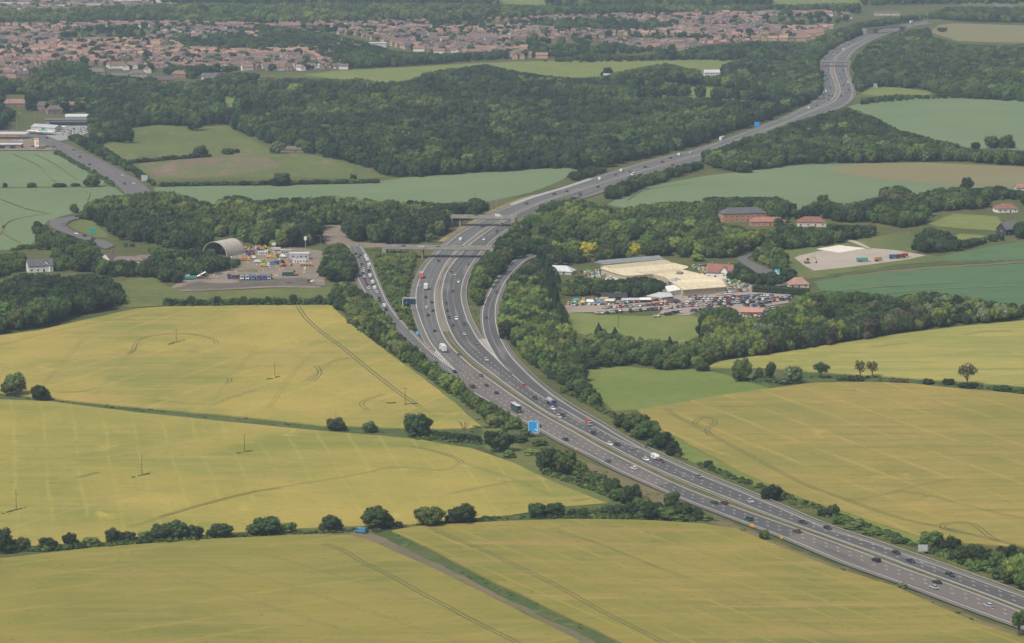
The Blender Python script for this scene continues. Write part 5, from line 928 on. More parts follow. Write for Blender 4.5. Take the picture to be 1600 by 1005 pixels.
# ---- cars on bridges, trunk road, loop
BZ = 7.2
for i, (x, y, c, k, lb) in enumerate([(629, 386.4, 'dark', 'saloon', 'dark saloon at the left end of the near overbridge'), (658, 386.8, 'white', 'saloon', 'white saloon left of the blue car on the near overbridge'), (683, 387.3, 'blue', 'saloon', 'blue saloon on the near overbridge'), (724, 387.6, 'silver', 'hatchback', 'silver hatchback at the right end of the near overbridge'), (743, 338.6, 'grey', 'saloon', 'grey saloon on the far overbridge'), (779, 339.2, 'white', 'van', 'white van on the far overbridge')]):
    car(k, c, P(x, y, BZ), -math.pi / 2 if i % 2 else math.pi / 2, lb, 'cars crossing the overbridges')
aw = gl([(40, 209), (75, 218), (90, 229), (140, 254), (185, 278), (215, 301)], 6)
tr = [(84.5, 230, 'dark', 1), (95, 226, 'silver', 0), (115, 235, 'grey', 0), (127, 238, 'silver', 0), (125, 246, 'dark', 1), (140, 258, 'dark', 1), (191, 275, 'white', 0), (194.5, 288, 'dark', 1), (209, 287.5, 'white', 0), (225, 296.5, 'silver', 0), (73, 216.5, 'dark', 0)]
for i, (x, y, c, d) in enumerate(sorted(tr)):
    loc = P(x, y, RZ); car('saloon', c, loc, tangent(aw, loc) + (0 if d else math.pi), f'{ordn(i)} car from the left on the trunk road, {CWORD.get(c, c)}', 'cars on the trunk road', 1)
lo = gl([(125, 338), (110, 341), (92, 346), (95, 357), (125, 368.5), (155, 377)], 6)
for i, (x, y, c) in enumerate([(120, 339, 'dark'), (100, 352, 'grey'), (119, 366, 'white'), (132, 369.5, 'dark'), (146, 374, 'dark')]):
    loc = P(x, y, RZ); car('saloon', c, loc, tangent(lo, loc), f'{CWORD.get(c, c)} saloon on the loop road, {ordn(i)} from its far end', 'cars on the loop road', 1)
car('van', 'lightblue', P(563.5, 832.5, .1), math.radians(65), 'blue van parked at the field gate under the big oak', None, 2)
# ---- car park rows: (x0, y0, x1, y1, colours)
rows = [('front row on the mown grass', 934, 490, 970, 487.5, ['silver', 'dark', 'black', 'silver', 'dark', 'navy']), ('second row on the grass edge', 985, 486.5, 1049, 481.5, ['navy', 'dark', 'dark', 'silver', 'black', 'grey', 'dark', 'white', 'brown']),
        ('row along the nursery fence', 945, 481.8, 1042, 476, ['silver', 'dark', 'white', 'red', 'grey', 'silver', 'silver', 'white', 'grey', 'brown', 'red', 'green', 'red']), ('pair standing out on the grass', 1023, 494.5, 1029, 494, ['silver', 'white']),
        ('black row by the paving edge', 1040, 492, 1062, 488.5, ['black', 'black', 'dark', 'black', 'dark']), ('row by the striped awnings', 1008, 470.5, 1034, 469.5, ['dark', 'silver', 'dark', 'grey']), ('short row below the low shop building', 1048, 469.5, 1060, 474.5, ['dark', 'black', 'dark']),
        ('middle row left', 1059, 480, 1104, 477, ['dark', 'grey', 'dark', 'red', 'white', 'dark', 'silver']), ('loose row near the lamp post', 1063, 474, 1078, 472.5, ['grey', 'dark']), ('row under the shop front', 1078, 465, 1104, 463.5, ['brown', 'dark', 'dark', 'silver']), ('row beside the dark trees', 1083, 487, 1110, 481.5, ['grey', 'silver', 'dark', 'silver', 'grey', 'dark']),
        ('white cluster, upper line', 1096, 467.5, 1140, 467, ['dark', 'white', 'white', 'silver', 'red', 'white', 'dark', 'red']), ('white cluster, lower line', 1098, 471.5, 1116, 471, ['silver', 'white', 'silver', 'dark']), ('entrance row by the shop corner', 1125, 461, 1140, 459.5, ['cream', 'white', 'white']),
        ('far row under the tall hedge', 1146, 465, 1206, 462, ['green', 'dark', 'dark', 'blue', 'navy', 'silver', 'blue', 'dark', 'white', 'white', 'lightblue']), ('middle row right', 1137, 475, 1185, 470.5, ['dark', 'silver', 'dark', 'navy', 'grey', 'navy', 'dark', 'dark']), ('right block, upper line', 1186, 469.5, 1206, 469, ['dark', 'silver', 'blue', 'dark']), ('right end row below the hedge', 1208, 467, 1236, 464.5, ['dark', 'black', 'silver', 'dark', 'navy']),
        ('lower line right of the dark trees', 1166, 478, 1192, 479.5, ['brown', 'blue', 'dark']), ('centre line', 1131, 479.5, 1150, 474, ['dark', 'navy', 'white']), ('packed line under the shop front, second', 1080, 468.5, 1096, 467.8, ['dark', 'silver', 'dark', 'red']), ('packed line left of the white cluster', 1062, 476.5, 1094, 474, ['silver', 'dark', 'white', 'dark', 'grey', 'dark', 'silver']), ('packed line above the black row', 1036, 473, 1060, 471.6, ['dark', 'white', 'grey', 'red', 'dark', 'silver']),
        ('packed line beside the white cluster', 1118, 471.8, 1142, 470.5, ['dark', 'silver', 'black', 'white', 'dark', 'navy']), ('packed upper line right', 1146, 468.2, 1184, 466.5, ['white', 'dark', 'red', 'silver', 'dark', 'black', 'silver', 'dark', 'white']), ('packed lower line right', 1150, 473.5, 1184, 473, ['silver', 'dark', 'green', 'dark', 'white', 'dark', 'dark', 'silver']), ('packed line at the far right', 1204, 471, 1230, 468.5, ['silver', 'dark', 'white', 'dark', 'lightblue', 'black']), ('packed line below the centre', 1108, 476.6, 1130, 476, ['dark', 'red', 'silver', 'dark', 'dark', 'white']),
        ('back line behind the awnings', 905, 472, 960, 469.5, ['dark', 'silver', 'white', 'dark', 'grey', 'white', 'blue', 'dark', 'silver', 'white']), ('long line below the dark pavilion', 968, 473.8, 1006, 471.5, ['silver', 'dark', 'white', 'dark', 'red', 'silver', 'dark']), ('outer line below the pink block', 1196, 486, 1216, 481, ['silver', 'dark', 'white', 'red', 'silver']), ('line along the entrance drive', 1142, 456.5, 1168, 454, ['white', 'silver', 'red', 'dark', 'white', 'silver']), ('third line right', 1188, 476, 1200, 473.5, ['dark', 'grey', 'black'])]
kinds = ['hatchback', 'saloon', 'hatchback', 'estate car', 'off-roader', 'hatchback', 'people carrier']; n = 0
for nm, x0, y0, x1, y1, cs in rows:
    for i, c in enumerate(cs):
        if c == 'dark' and random.random() < .45: c = random.choice(['silver', 'white', 'silver', 'blue', 'grey', 'white', 'red'])
        f = i / max(1, len(cs) - 1); k = kinds[n % 7]; n += 1; p = P(x0 + (x1 - x0) * f, y0 + (y1 - y0) * f, .55); d = P(x1, y1) - P(x0, y0)
        car(k, c, p, math.atan2(d.y, d.x) + random.uniform(-.12, .12) + (math.pi / 2 if random.random() < .35 else 0) - .6, f'{CWORD.get(c, c)} {k}, {ordn(i)} from the left in the {nm}', 'cars parked at the garden centre', 1)
# ================================================================ BRIDGES, GANTRIES, SIGNS, LAMPS
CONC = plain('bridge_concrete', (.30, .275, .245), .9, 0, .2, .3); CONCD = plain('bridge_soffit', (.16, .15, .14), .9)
def bridge(label, a, b, z, width, piers, par=1.1):
    A, B = P(a[0], a[1], z), P(b[0], b[1], z); d = B - A; L = d.length; ang = math.atan2(d.y, d.x); c = (A + B) / 2
    t = thing('road_bridge', label, 'bridge', (c.x, c.y, 0), ang)
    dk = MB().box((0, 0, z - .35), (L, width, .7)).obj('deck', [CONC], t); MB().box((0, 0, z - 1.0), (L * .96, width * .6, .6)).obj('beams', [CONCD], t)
    MB().box((0, 0, z + .03), (L - .5, width - 1.4, .05)).obj('roadway', [A_road], dk)
    for s in (-1, 1): MB().box((0, s * (width / 2 - .15), z + par / 2), (L, .25, par)).obj('parapet', [CONC], t)
    for x in piers:
        q = P(x, a[1] + 14, 0); lx = (Vector((P(x, a[1], z).x, P(x, a[1], z).y)) - c.xy).dot(d.xy / L)
        for y in (-width * .25, width * .25): MB().box((lx, y, (z - 1.5) / 2), (1.1, width * .28, z - 1.5)).obj('pier', [CONC], t)
    for s in (-1, 1): MB().box((s * (L / 2 - 1.5), 0, (z - .7) / 2), (3, width, z - .7), taper=(1, 1)).obj('abutment', [CONC], t)
bridge('near overbridge carrying the junction roundabout, with four cars on it', (598, 386.2), (772, 387.8), 7.2, 11, (661,))
bridge('far overbridge behind the near one, half hidden by trees', (702, 338.4), (806, 339.8), 7.2, 10, (720,))
bridge('narrow reddish footbridge across the far motorway bend', (1272, 96.5), (1330, 96.5), 7, 4, (1303,))
bridge('farthest road bridge at the top of the motorway', (1350, 45), (1412, 41.5), 8, 10, (1383,))
ramp_ = struct('embankment', sheet('embankment', [(540, 390), (600, 391), (612, 393), (612, 384), (600, 381), (540, 381)], .4, [M_strip])); 
PST = plain('post_grey', (.30, .31, .30), .6, .2); WHT = plain('sign_white', (.80, .80, .78), .6, 0, .03); BLU = plain('sign_blue', (.015, .33, .80), .5, 0, .05); NAV = plain('panel_navy', (.02, .035, .07), .4); GRNS = plain('sign_green', (.01, .33, .24), .5, 0, .05); ORG = plain('board_orange', (.85, .36, .02), .6, 0, .05); GREYB = plain('sign_back', (.42, .44, .43), .6)
def gantry(px, py, label, armlen, h, pw, ph, z0=.4, arm=1):
    loc = P(px, py, 0); t = thing('sign_gantry', label, 'gantry', loc, 0)
    r = .28; pts = [(0, 0, 0), (0, 0, h - 1.2)] + [(arm * (1.2 - 1.2 * math.cos(k * .3927)), 0, h - 1.2 + 1.2 * math.sin(k * .3927)) for k in range(1, 5)] + [(arm * armlen, 0, h)]
    MB().tube(pts, r, 8).obj('mast', [plain('mast_pale', (.55, .58, .55), .6)], t)
    p = MB().box((arm * (armlen - pw / 2), -.35, h - .6 - ph / 2), (pw, .3, ph)).obj('sign_panel', [NAV], t, bevel=.05)
    MB().box((arm * (armlen - pw + .9), -.52, h - .6 - ph * .7), (.5, .03, .9)).obj('lit_symbol', [plain('symbol_teal', (.20, .42, .42), .5)], p)
    MB().box((0, 0, .25), (1.2, 1.2, .5)).obj('footing', [CONC], t)
gantry(629.5, 488, 'tall pale cantilever gantry with a dark blank sign panel', 8.2, 9.0, 7.0, 3.4)
gantry(1249.5, 164, 'small distant pale cantilever gantry above the ridge road', 7, 8, 5, 2)
def sign(px, py, zc, w_, h_, label, face, cat='sign', posts=2, name='road_sign', group=None, rz=0, back=None):
    loc = P(px, py, 0); t = thing(name, label, cat, loc, rz, group)
    pn = MB().box((0, 0, zc), (w_, .12, h_)).obj('panel', [face], t, bevel=.02)
    for i in range(posts): MB().tube([((i - (posts - 1) / 2) * w_ * .6, .15, 0), ((i - (posts - 1) / 2) * w_ * .6, .15, zc + h_ * .4)], .09, 6).obj('post', [PST], t)
    return t, pn
t, pn = sign(834, 683, 5.0, 5.4, 6.1, 'large blue motorway direction sign with white border and fork arrow', BLU)
def onface(name, boxes, mat_, par): 
    m = MB(); 
    for x, z, a, b in boxes: m.box((x, -.08, z), (a, .03, b))
    return m.obj(name, [mat_], par)
zc = 5.0
onface('border', [(0, zc + 2.95, 5.3, .16), (0, zc - 2.95, 5.3, .16), (-2.6, zc, .16, 5.8), (2.6, zc, .16, 5.8)], WHT, pn)
R_ = random.Random(4)
txt = []
for (x0, n_, z) in ((-.9, 8, 2.25), (-.7, 8, 1.55), (-2.2, 6, -.75), (-2.2, 6, -1.35)):
    x = x0
    for k in range(n_):
        a = R_.uniform(.2, .32); txt += [(x + .05, z, .08, .42), (x + a / 2, z + (.17 if k % 2 else -.17), a, .09)]; x += a + .12
onface('lettering', txt, WHT, pn)
ar = MB(); ar.box((1.75, -.08, zc - .2), (.36, .03, 3.9)); ar.prism([(1.4, zc + 1.7), (2.1, zc + 1.7), (1.75, zc + 2.3)], -.095, -.065, axis='y'); ar.add([(1.75, -.096, zc - 2.0), (1.75, -.096, zc - 1.5), (.45, -.096, zc - .75), (.3, -.096, zc - 1.1)], [[0, 1, 2, 3]]); ar.obj('fork_arrow', [WHT], pn)
MB().box((-.6, -.09, zc - 2.3), (1.3, .03, .6)).obj('road_patch', [plain('sign_ochre', (.45, .36, .22), .6)], pn)
t, pn = sign(652, 525, 1.8, 1.9, 2.2, 'small square blue sign at the nose of the leaving slip', BLU, posts=1); onface('arrow', [(0, 1.6, .25, 1.0), (.2, 2.2, .8, .25)], WHT, pn)
sign(670, 545, .8, 1.9, 1.0, 'orange warning board lying at the slip nose', ORG, posts=2, name='warning_board', group=None)
sign(900, 704, 1.0, 1.1, 1.0, 'orange board at the left motorway edge near the hedge thicket', ORG, posts=1, name='warning_board')
sign(1175, 825.5, 1.3, 1.6, 1.3, 'orange board beside the small round bush at the motorway edge', ORG, posts=1, name='warning_board')
sign(1221, 843.5, 1.0, 1.1, 1.0, 'orange marker board right of the small round bush', ORG, posts=1, name='warning_board')
for i, (x, y) in enumerate([(945, 723), (1083, 784), (1129.5, 803)]): sign(x, y, .8, .6, 1.0, f'tiny blue marker post at the near motorway edge, {ordn(i)} from the left', plain('marker_blue', (.02, .20, .75), .5), posts=1, name='marker_post', group='blue marker posts')
sign(1442, 866, 2.6, 4.0, 2.9, 'pale grey back of a large road sign on the right verge', GREYB, posts=3)
sign(226, 285, 3.6, 5.6, 5.2, 'large pale sign back beside the trunk road', GREYB, posts=2); sign(144.5, 366.5, 2.6, 5.0, 3.4, 'green direction sign on the loop road island', GRNS, posts=2)
sign(1182.5, 199, 3.2, 5.5, 4.5, 'distant blue motorway sign at the edge of the ridge road', BLU, posts=2); sign(577, 474, 2.6, 1.6, 3.6, 'dark blue sign beside the queue, hidden behind bushes', plain('sign_dusk_blue', (.03, .09, .22), .6), posts=1); sign(552.5, 424, 2.2, 1.0, 2.0, 'small dark blue sign left of the queue', plain('sign_dusk_blue', (.03, .09, .22), .6), posts=1)
t, pn = sign(566, 387.5, 2.2, 4.2, 1.3, 'black and white chevron board on the roundabout', plain('board_black', (.02, .02, .02), .6), posts=2)
m = MB()
for k in range(4): x = -1.5 + k; m.prism([(x + .3, 1.7), (x - .1, 2.2), (x + .3, 2.7), (x + .62, 2.7), (x + .22, 2.2), (x + .62, 1.7)], -.095, -.065, axis='y')
m.obj('chevrons', [WHT], pn)
t, pn = sign(1214, 437, 4.5, 3.6, 5.4, 'turquoise and white advertising sign by the car park hedge', plain('sign_turquoise', (.05, .45, .55), .5), posts=1); onface('white_shapes', [(-.4, 5.4, 1.4, 1.1), (.6, 4.2, 1.2, .9), (-.6, 3.0, 1.2, .9)], WHT, pn)
t, pn = sign(57.5, 231, 5.0, 4.4, 8.0, 'orange and white price totem at the filling station', WHT, posts=1); onface('orange_band', [(0, 8.0, 4.0, 1.4), (.6, 4.4, 2.2, 3.0)], ORG, pn)
sign(61.5, 230, 5.5, 2.0, 9.0, 'slim teal totem behind the price totem', plain('totem_teal', (.03, .20, .22), .5), posts=1)
t, pn = sign(67.5, 207.5, 3.0, 3.4, 4.0, 'small green pole sign at the car dealer', GRNS, posts=1)
# far gantry line below the footbridge
A = P(1282, 112, 0); B = P(1325, 112, 0); t = thing('sign_gantry', 'portal gantry spanning the far motorway below the footbridge', 'gantry', (A + B) / 2); L = (B - A).length
MB().box((0, 0, 7), (L, .8, 1.0)).obj('beam', [plain('gantry_dark', (.06, .065, .07), .7)], t)
for s in (-1, 1): MB().box((s * L / 2, 0, 3.5), (.6, .8, 7)).obj('leg', [PST], t)
for x, m_ in ((-L * .42, plain('red_matrix', (.5, .04, .04), .6)), (-.5, plain('red_matrix', (.5, .04, .04), .6))): MB().box((x, -.6, 7.2), (3, .3, 2.2)).obj('matrix_panel', [m_], t)
A = P(1414, 27, 0); t = thing('sign_gantry', 'farthest dark gantry beyond the farthest bridge', 'gantry', P(1430, 33.5)); MB().box((0, 0, 8), (26, .8, 1.6)).obj('beam', [plain('gantry_dark', (.06, .065, .07), .7)], t)
for s in (-1, 1): MB().box((s * 13, 0, 4), (.6, .8, 8)).obj('leg', [PST], t)
# barriers
def rail(name, l, z, label, gap=3.2):
    m = MB(); vs = []
    n_ = normals(l)
    for p, q in zip(l, n_): vs += [(p.x - q.x * .09, p.y - q.y * .09, z + .45), (p.x + q.x * .09, p.y + q.y * .09, z + .45), (p.x + q.x * .09, p.y + q.y * .09, z + .78), (p.x - q.x * .09, p.y - q.y * .09, z + .78)]
    m.add(vs, [[4 * i + a, 4 * i + b, 4 * i + 4 + b, 4 * i + 4 + a] for i in range(len(l) - 1) for a, b in ((0, 1), (1, 2), (2, 3), (3, 0))]); o = m.obj('rail', [STEEL])
    pm = MB()
    for p in l[::2]: pm.box((p.x, p.y, z + .3), (.12, .12, .62))
    t = thing(name, label, 'barrier', (0, 0, 0)); o.parent = t; q = pm.obj('posts', [PST], t); q['kind'] = 'stuff'
mid = [(a + b) / 2 for a, b in zip(resample(gL2, 500), resample(gR1, 500))]
rail('crash_barrier', mid, .6, 'steel crash barrier along the motorway median')
rail('crash_barrier', ext(gS2[: near(gS2, P(690, 564).xy)], 1.0), .5, 'steel barrier along the right edge of the leaving slip'); rail('crash_barrier', ext(gR2b, 3.9), .5, 'steel barrier along the right-hand hard shoulder'); rail('crash_barrier', ext(gT2, 2.6), .5, 'steel barrier on the outside of the joining slip')
# lamp columns and poles
lampm = (MB().tube([(0, 0, 0), (0, 0, 10.4)], .13, 6, 0, .08).mesh('column', [PST]), MB().tube([(0, 0, 10.4), (0, 0, 10.9), (1.4, 0, 11.2)], .07, 5).mesh('bracket', [PST]), MB().box((1.7, 0, 11.15), (.9, .3, .18)).mesh('lantern', [STEEL]))
LP = [(617.5, 386, 'at the left end of the near overbridge'), (768, 333, 'left of the motorway above the far overbridge'), (775, 330, 'just above the far overbridge, second one'), (776, 325, 'tallest above the far overbridge'), (452, 376, 'in the trees above the works yard'), (214, 372, 'in front of the junction wood at left'), (939, 368, 'in the wood above the golden trees, left'), (973, 369, 'in the wood above the golden trees, right'), (1001, 340, 'near the hotel access, left'), (1040, 350, 'near the hotel access, middle'), (1051, 350, 'near the hotel access, right'),
      (1104, 376, 'left of the lane to the tiled house'), (1132, 380, 'in the row beside the lane, leftmost'), (1145, 383, 'in the row beside the lane, second'), (1151, 383, 'in the row beside the lane, third'), (1155, 383, 'in the row beside the lane, rightmost'), (1212, 372, 'in the trees by the gravel lot'), (26.5, 203, 'tall pale one by the filling station'), (54, 186, 'behind the filling station'), (161, 246, 'on the trunk road verge, left'), (178, 262, 'on the trunk road verge, right'), (245, 290, 'right of the pale sign back'), (1090, 481, 'in the car park, right'), (1067, 480, 'in the car park, left'), (501, 392, 'at the roundabout entrance'), (540, 378, 'on the roundabout')]
for i, (x, y, l) in enumerate(LP):
    t = thing('street_lamp', f'slim grey street lamp {l}', 'street lamp', P(x, y), 0 if i % 2 else math.pi, 'street lamps'); k = 1.55 if (x, y) == (26.5, 203) else 1
    for nm, me in zip(('column', 'bracket', 'lantern'), lampm): o = child(nm, me, t); o.scale = (1, 1, k)
    if k > 1: t.scale = (2.2, 2.2, 1)
WOOD = plain('pole_wood', (.12, .095, .07), .9)
pole = MB().tube([(0, 0, 0), (0, 0, 9.6)], .17, 6, 0, .12).mesh('pole', [WOOD]); arm_ = MB().box((0, 0, 8.9), (3.6, .14, .16)).mesh('crossarm', [WOOD])
for i, (x, y, h, sc, l) in enumerate([(275.5, 535, 22, 1, 'in the upper left field inside the ring of wheelings'), (429.5, 590, 25, 0, 'in the middle of the upper left field'), (633, 632, 27, 1, 'in the upper left field near the dark tramline'), (525, 672, 24, 0, 'behind the round bush on the grass strip'), (382, 708, 30, 0, 'in the lower left field near its upper edge'), (222, 744, 34, 0, 'in the middle of the lower left field'), (25.5, 797, 32, 0, 'in the lower left field near the left edge'), (966, 510, 20, 0, 'in the mown field by the parked cars'), (742, 312, 18, 0, 'in the wood edge left of the far overbridge')]):
    t = thing('telegraph_pole', f'wooden pole {l}', 'pole', P(x, y, 0), .1, 'wooden poles across the fields'); s = h / S(y) / 9.6 / .985
    o = child('pole', pole, t); o.scale = (1, 1, s)
    if sc: o = child('crossarm', arm_, t); o.scale = (1, 1, s); o.location.z = -.9 if i == 0 else 0
gp = bpy.data.collections.new('tufts'); gm = crown_mesh('tuft', 5, [(0, 0, .4, .9, .8), (.6, .2, .3, .6, .8), (-.6, -.2, .3, .6, .7)], 90, .3, LEAF['mid'], .7); to = bpy.data.objects.new('tuft_form', gm); gp.objects.link(to); gp.objects.link(bpy.data.objects.new('tuft_form_pale', crown_mesh('tuft', 6, [(0, 0, .4, .9, .8), (.6, .2, .3, .6, .8), (-.6, -.2, .3, .6, .7)], 90, .3, LEAF['olive'], .7)))
it = []
for (x0, y0, x1, y1) in [(263, 539, 287, 532), (418, 593, 438, 589), (628, 633, 652, 631), (603, 631, 618, 630), (206, 747, 232, 741), (370, 709, 394, 705), (4, 803, 42, 793), (740, 667, 775, 668)]:
    for k in range(16): f = random.random(); p = P(x0 + (x1 - x0) * f, y0 + (y1 - y0) * f + random.uniform(-.6, .6), .5); s = random.uniform(.5, 1.0); it.append((p.x, p.y, .5, s, s, s * .5, random.uniform(0, 6), 0))
def clumps(px, n_, s0, s1, z=0):
    g_ = [P(a, b) for a, b in px]; k = 0
    while k < n_:
        x, y = random.uniform(min(p.x for p in g_), max(p.x for p in g_)), random.uniform(min(p.y for p in g_), max(p.y for p in g_)); q = proj(x, y, 0)
        k += 1
        if inpoly(q[0], q[1], px) and not in_keepout(x, y): s = random.uniform(s0, s1); it.append((x, y, z, s, s, s * .7, random.uniform(0, 6), 1))
# ragged undergrowth along the hedgerow lines
for (x0, y0, x1, y1, n_, s0, s1) in [(0, 864, 330, 842, 150, .9, 2.0), (330, 840, 600, 829, 60, .5, 1.3), (600, 826, 830, 808, 60, .5, 1.2), (830, 808, 1110, 813, 120, .9, 2.0), (850, 738, 1000, 792, 130, .9, 2.2), (640, 684, 760, 694, 60, .8, 1.6), (1160, 594, 1250, 598, 60, .6, 1.7), (1250, 589.5, 1370, 590.5, 30, .5, 1.0), (1370, 592, 1500, 601, 40, .4, 1.0), (1500, 603, 1610, 614, 40, .5, 1.2), (975, 668, 1060, 712, 70, .9, 1.8), (1090, 726, 1440, 856, 200, .7, 1.9), (1440, 858, 1610, 915, 110, 1.0, 2.4), (258, 478, 530, 475, 120, .7, 1.4), (545, 505, 790, 672, 150, .7, 1.7), (86, 238, 140, 268, 160, 1.0, 2.0), (140, 268, 178, 290, 120, 1.0, 2.0), (55, 350, 78, 366, 60, 1.2, 2.6), (78, 366, 150, 384, 90, 1.0, 2.2), (20, 391, 60, 385, 40, 1.0, 2.2), (880, 612, 960, 652, 60, .8, 1.8)]:
    for k in range(n_): f = random.random(); p = P(x0 + (x1 - x0) * f, y0 + (y1 - y0) * f + random.gauss(0, 1.3), 0); s = random.uniform(s0, s1); it.append((p.x, p.y, 0, s, s, s * random.uniform(.7, 1.2), random.uniform(0, 6), 0))
# rough growth on verges and strips
clumps([(0, 616), (200, 636), (400, 655), (600, 670), (760, 672), (735, 697), (600, 680), (400, 662), (200, 644), (0, 622)], 900, .4, 1.0)
clumps([(880, 722), (960, 740), (1100, 802), (1260, 868), (1440, 935), (1600, 1000), (1500, 964), (1300, 887), (1150, 824), (1000, 795), (905, 750)], 1500, .4, 1.1)
clumps([(960, 655), (1100, 732), (1262, 790), (1440, 850), (1500, 880), (1400, 850), (1200, 775), (1030, 703), (945, 650)], 1500, .5, 1.3)
clumps([(545, 500), (600, 540), (712, 625), (750, 660), (800, 690), (790, 670), (700, 605), (600, 525)], 900, .4, 1.1)
clumps([(600, 388), (650, 395), (640, 470), (648, 515), (600, 455)], 1200, .8, 1.6); clumps([(612, 828), (800, 921), (975, 1003), (930, 1000), (650, 862)], 500, .3, .6)
clumps([(736, 470), (752, 490), (756, 520), (748, 520), (730, 480)], 60, .5, 1.0)
scatter('grass_tufts', 'rough grass and weeds along verges, strips and round the poles', it, gp, None)
# ================================================================ BUILDINGS
def wallm(n, c): return plain('wall_' + n, c, .9, 0, .12, .4)
def roofm(n, c):
    k = 'roof_' + n
    if k in _M: return _M[k]
    m, t, b = new_mat(k); pos = t.nodes.new('ShaderNodeTexCoord').outputs['Object']; oi = t.nodes.new('ShaderNodeObjectInfo').outputs['Random']
    wv = nd(t, 'ShaderNodeTexWave', Scale=1.1, Distortion=.6, Detail=1); wv.bands_direction = 'Z'; t.links.new(pos, wv.inputs['Vector'])
    col = mixc(t, ramp(t, noise(t, pos, .5, 4), .3, .7), tuple(x * .78 for x in c), tuple(min(1, x * 1.2) for x in c)); col = mixc(t, .25, col, mixc(t, wv.outputs['Fac'], (.5, .5, .5), (1, 1, 1)), 'MULTIPLY')
    h = nd(t, 'ShaderNodeHueSaturation'); mr = nd(t, 'ShaderNodeMapRange'); mr.inputs[3].default_value = .75; mr.inputs[4].default_value = 1.25; t.links.new(oi, mr.inputs[0]); t.links.new(mr.outputs[0], h.inputs['Value']); t.links.new(col, h.inputs['Color'])
    t.links.new(h.outputs[0], b.inputs['Base Color']); b.inputs['Roughness'].default_value = .9; _M[k] = m; return m
BRICK = wallm('brick', (.28, .19, .155)); CREAM = wallm('cream_render', (.58, .52, .42)); WHITEW = wallm('white_render', (.70, .69, .66)); BUFF = wallm('buff_brick', (.44, .32, .22)); HOTELW = wallm('orange_brick', (.44, .235, .15)); DARKW = wallm('dark_boards', (.04, .04, .042)); METAL = wallm('pale_sheet', (.50, .52, .53))
RTILE = roofm('village_tile', (.26, .118, .09)); RRED = roofm('red_tile', (.25, .15, .122)); RORA = roofm('orange_tile', (.34, .205, .15)); RBRN = roofm('brown_tile', (.155, .115, .10)); RGRY = roofm('grey_slate', (.12, .115, .125)); RPUR = roofm('plum_tile', (.155, .125, .12)); RSHEET = roofm('pale_sheet', (.44, .46, .47)); RCRM = roofm('cream_sheet', (.62, .53, .36)); RLEAD = roofm('grey_glazed', (.24, .26, .28))
FRAME = plain('frame_white', (.75, .75, .73), .5); DOORM = plain('door_dark', (.08, .05, .04), .6)
def roof_mesh(L, W, e, r, hip, m, ov=.45, th=.22):
    a, b = L / 2 + ov, W / 2 + ov; rx = a - (W / 2 if hip else 0); d = (r - e) / (W / 2) * ov; e0 = e - d; v = []
    for t in (0, th): v += [(-a, -b, e0 + t), (a, -b, e0 + t), (a, b, e0 + t), (-a, b, e0 + t), (-rx, 0, r + t), (rx, 0, r + t)]
    f = [[6, 7, 11, 10], [8, 9, 10, 11], [7, 8, 11], [9, 6, 10], [1, 0, 4, 5], [3, 2, 5, 4], [2, 1, 5], [0, 3, 4]]
    if not hip: f = [[6, 7, 11, 10], [8, 9, 10, 11], [1, 0, 4, 5], [3, 2, 5, 4], [1, 7, 11, 5], [2, 5, 11, 8], [0, 4, 10, 6], [3, 9, 10, 4]]
    f += [[0, 1, 7, 6], [1, 2, 8, 7], [2, 3, 9, 8], [3, 0, 6, 9]] if hip else [[0, 1, 7, 6], [2, 3, 9, 8]]
    return pydata('roof', v, f, [m])
def wall_mesh(L, W, e, r, hip, m):
    mb = MB(); b = W / 2 - .01
    if hip: mb.box((0, 0, e / 2), (L, W, e))
    else: mb.prism([(-b, 0), (-b, e), (0, r - .03), (b, e), (b, 0)], -L / 2, L / 2)
    return mb.mesh('wall', [m])
def building(name, label, cat, px, py, rot, L, W, e, r, wm, rm, hip=False, wins=3, storeys=1, chim=0, group=None, door=True):
    t = thing(name, label, cat, P(px, py), math.radians(rot), group); wl = mobj('wall', wall_mesh(L, W, e, r, hip, wm), t); rf = mobj('roof', roof_mesh(L, W, e, r, hip, rm), t)
    for s in (-1, 1):
        for fl in range(storeys):
            for i in range(wins):
                if door and fl == 0 and i == wins // 2 and s < 0: continue
                x = -L / 2 + L * (i + .5) / wins; z = 1.6 + fl * 2.7; fr = MB().box((x, s * (W / 2 + .03), z), (1.5, .1, 1.3)).obj('window', [FRAME], t); MB().box((x, s * (W / 2 + .09), z), (1.25, .04, 1.05)).obj('pane', [GLASS], fr)
        fr = MB().box((s * (L / 2 + .03), 0, e * .62), (.1, 1.4, 1.3)).obj('window', [FRAME], t); MB().box((s * (L / 2 + .09), 0, e * .62), (.04, 1.15, 1.05)).obj('pane', [GLASS], fr)
    if door: MB().box((-L / 2 + L * (wins // 2 + .5) / wins, -W / 2 - .04, 1.05), (1.1, .12, 2.1)).obj('door', [DOORM], t)
    for k in range(chim): x = (-1) ** k * L * .32; MB().box((x, 0, r + .4), (.8, .7, 1.9)).obj('chimney', [BRICK], rf)
    return t
H = building
H('cottage', 'white gabled house with a dark slate roof and rooflights at left', 'house', 62, 424, 20, 17, 9, 4.6, 8.6, WHITEW, RGRY, False, 4, 2, 2)
H('cottage_wing', 'white gabled wing facing the field beside the white house', 'house', 76, 423, 75, 10, 7, 4.2, 7.6, WHITEW, RGRY, False, 2, 2)
H('bungalow', 'white gable-ended house with a brown roof left of the long bungalow', 'house', 171, 411, 60, 10, 9, 3.4, 7.4, WHITEW, RBRN, False, 2, 1, 1)
H('bungalow', 'long low bungalow with brown roof and white fascia', 'house', 202, 412, -4, 22, 8, 2.8, 4.8, WHITEW, RBRN, True, 5, 1)
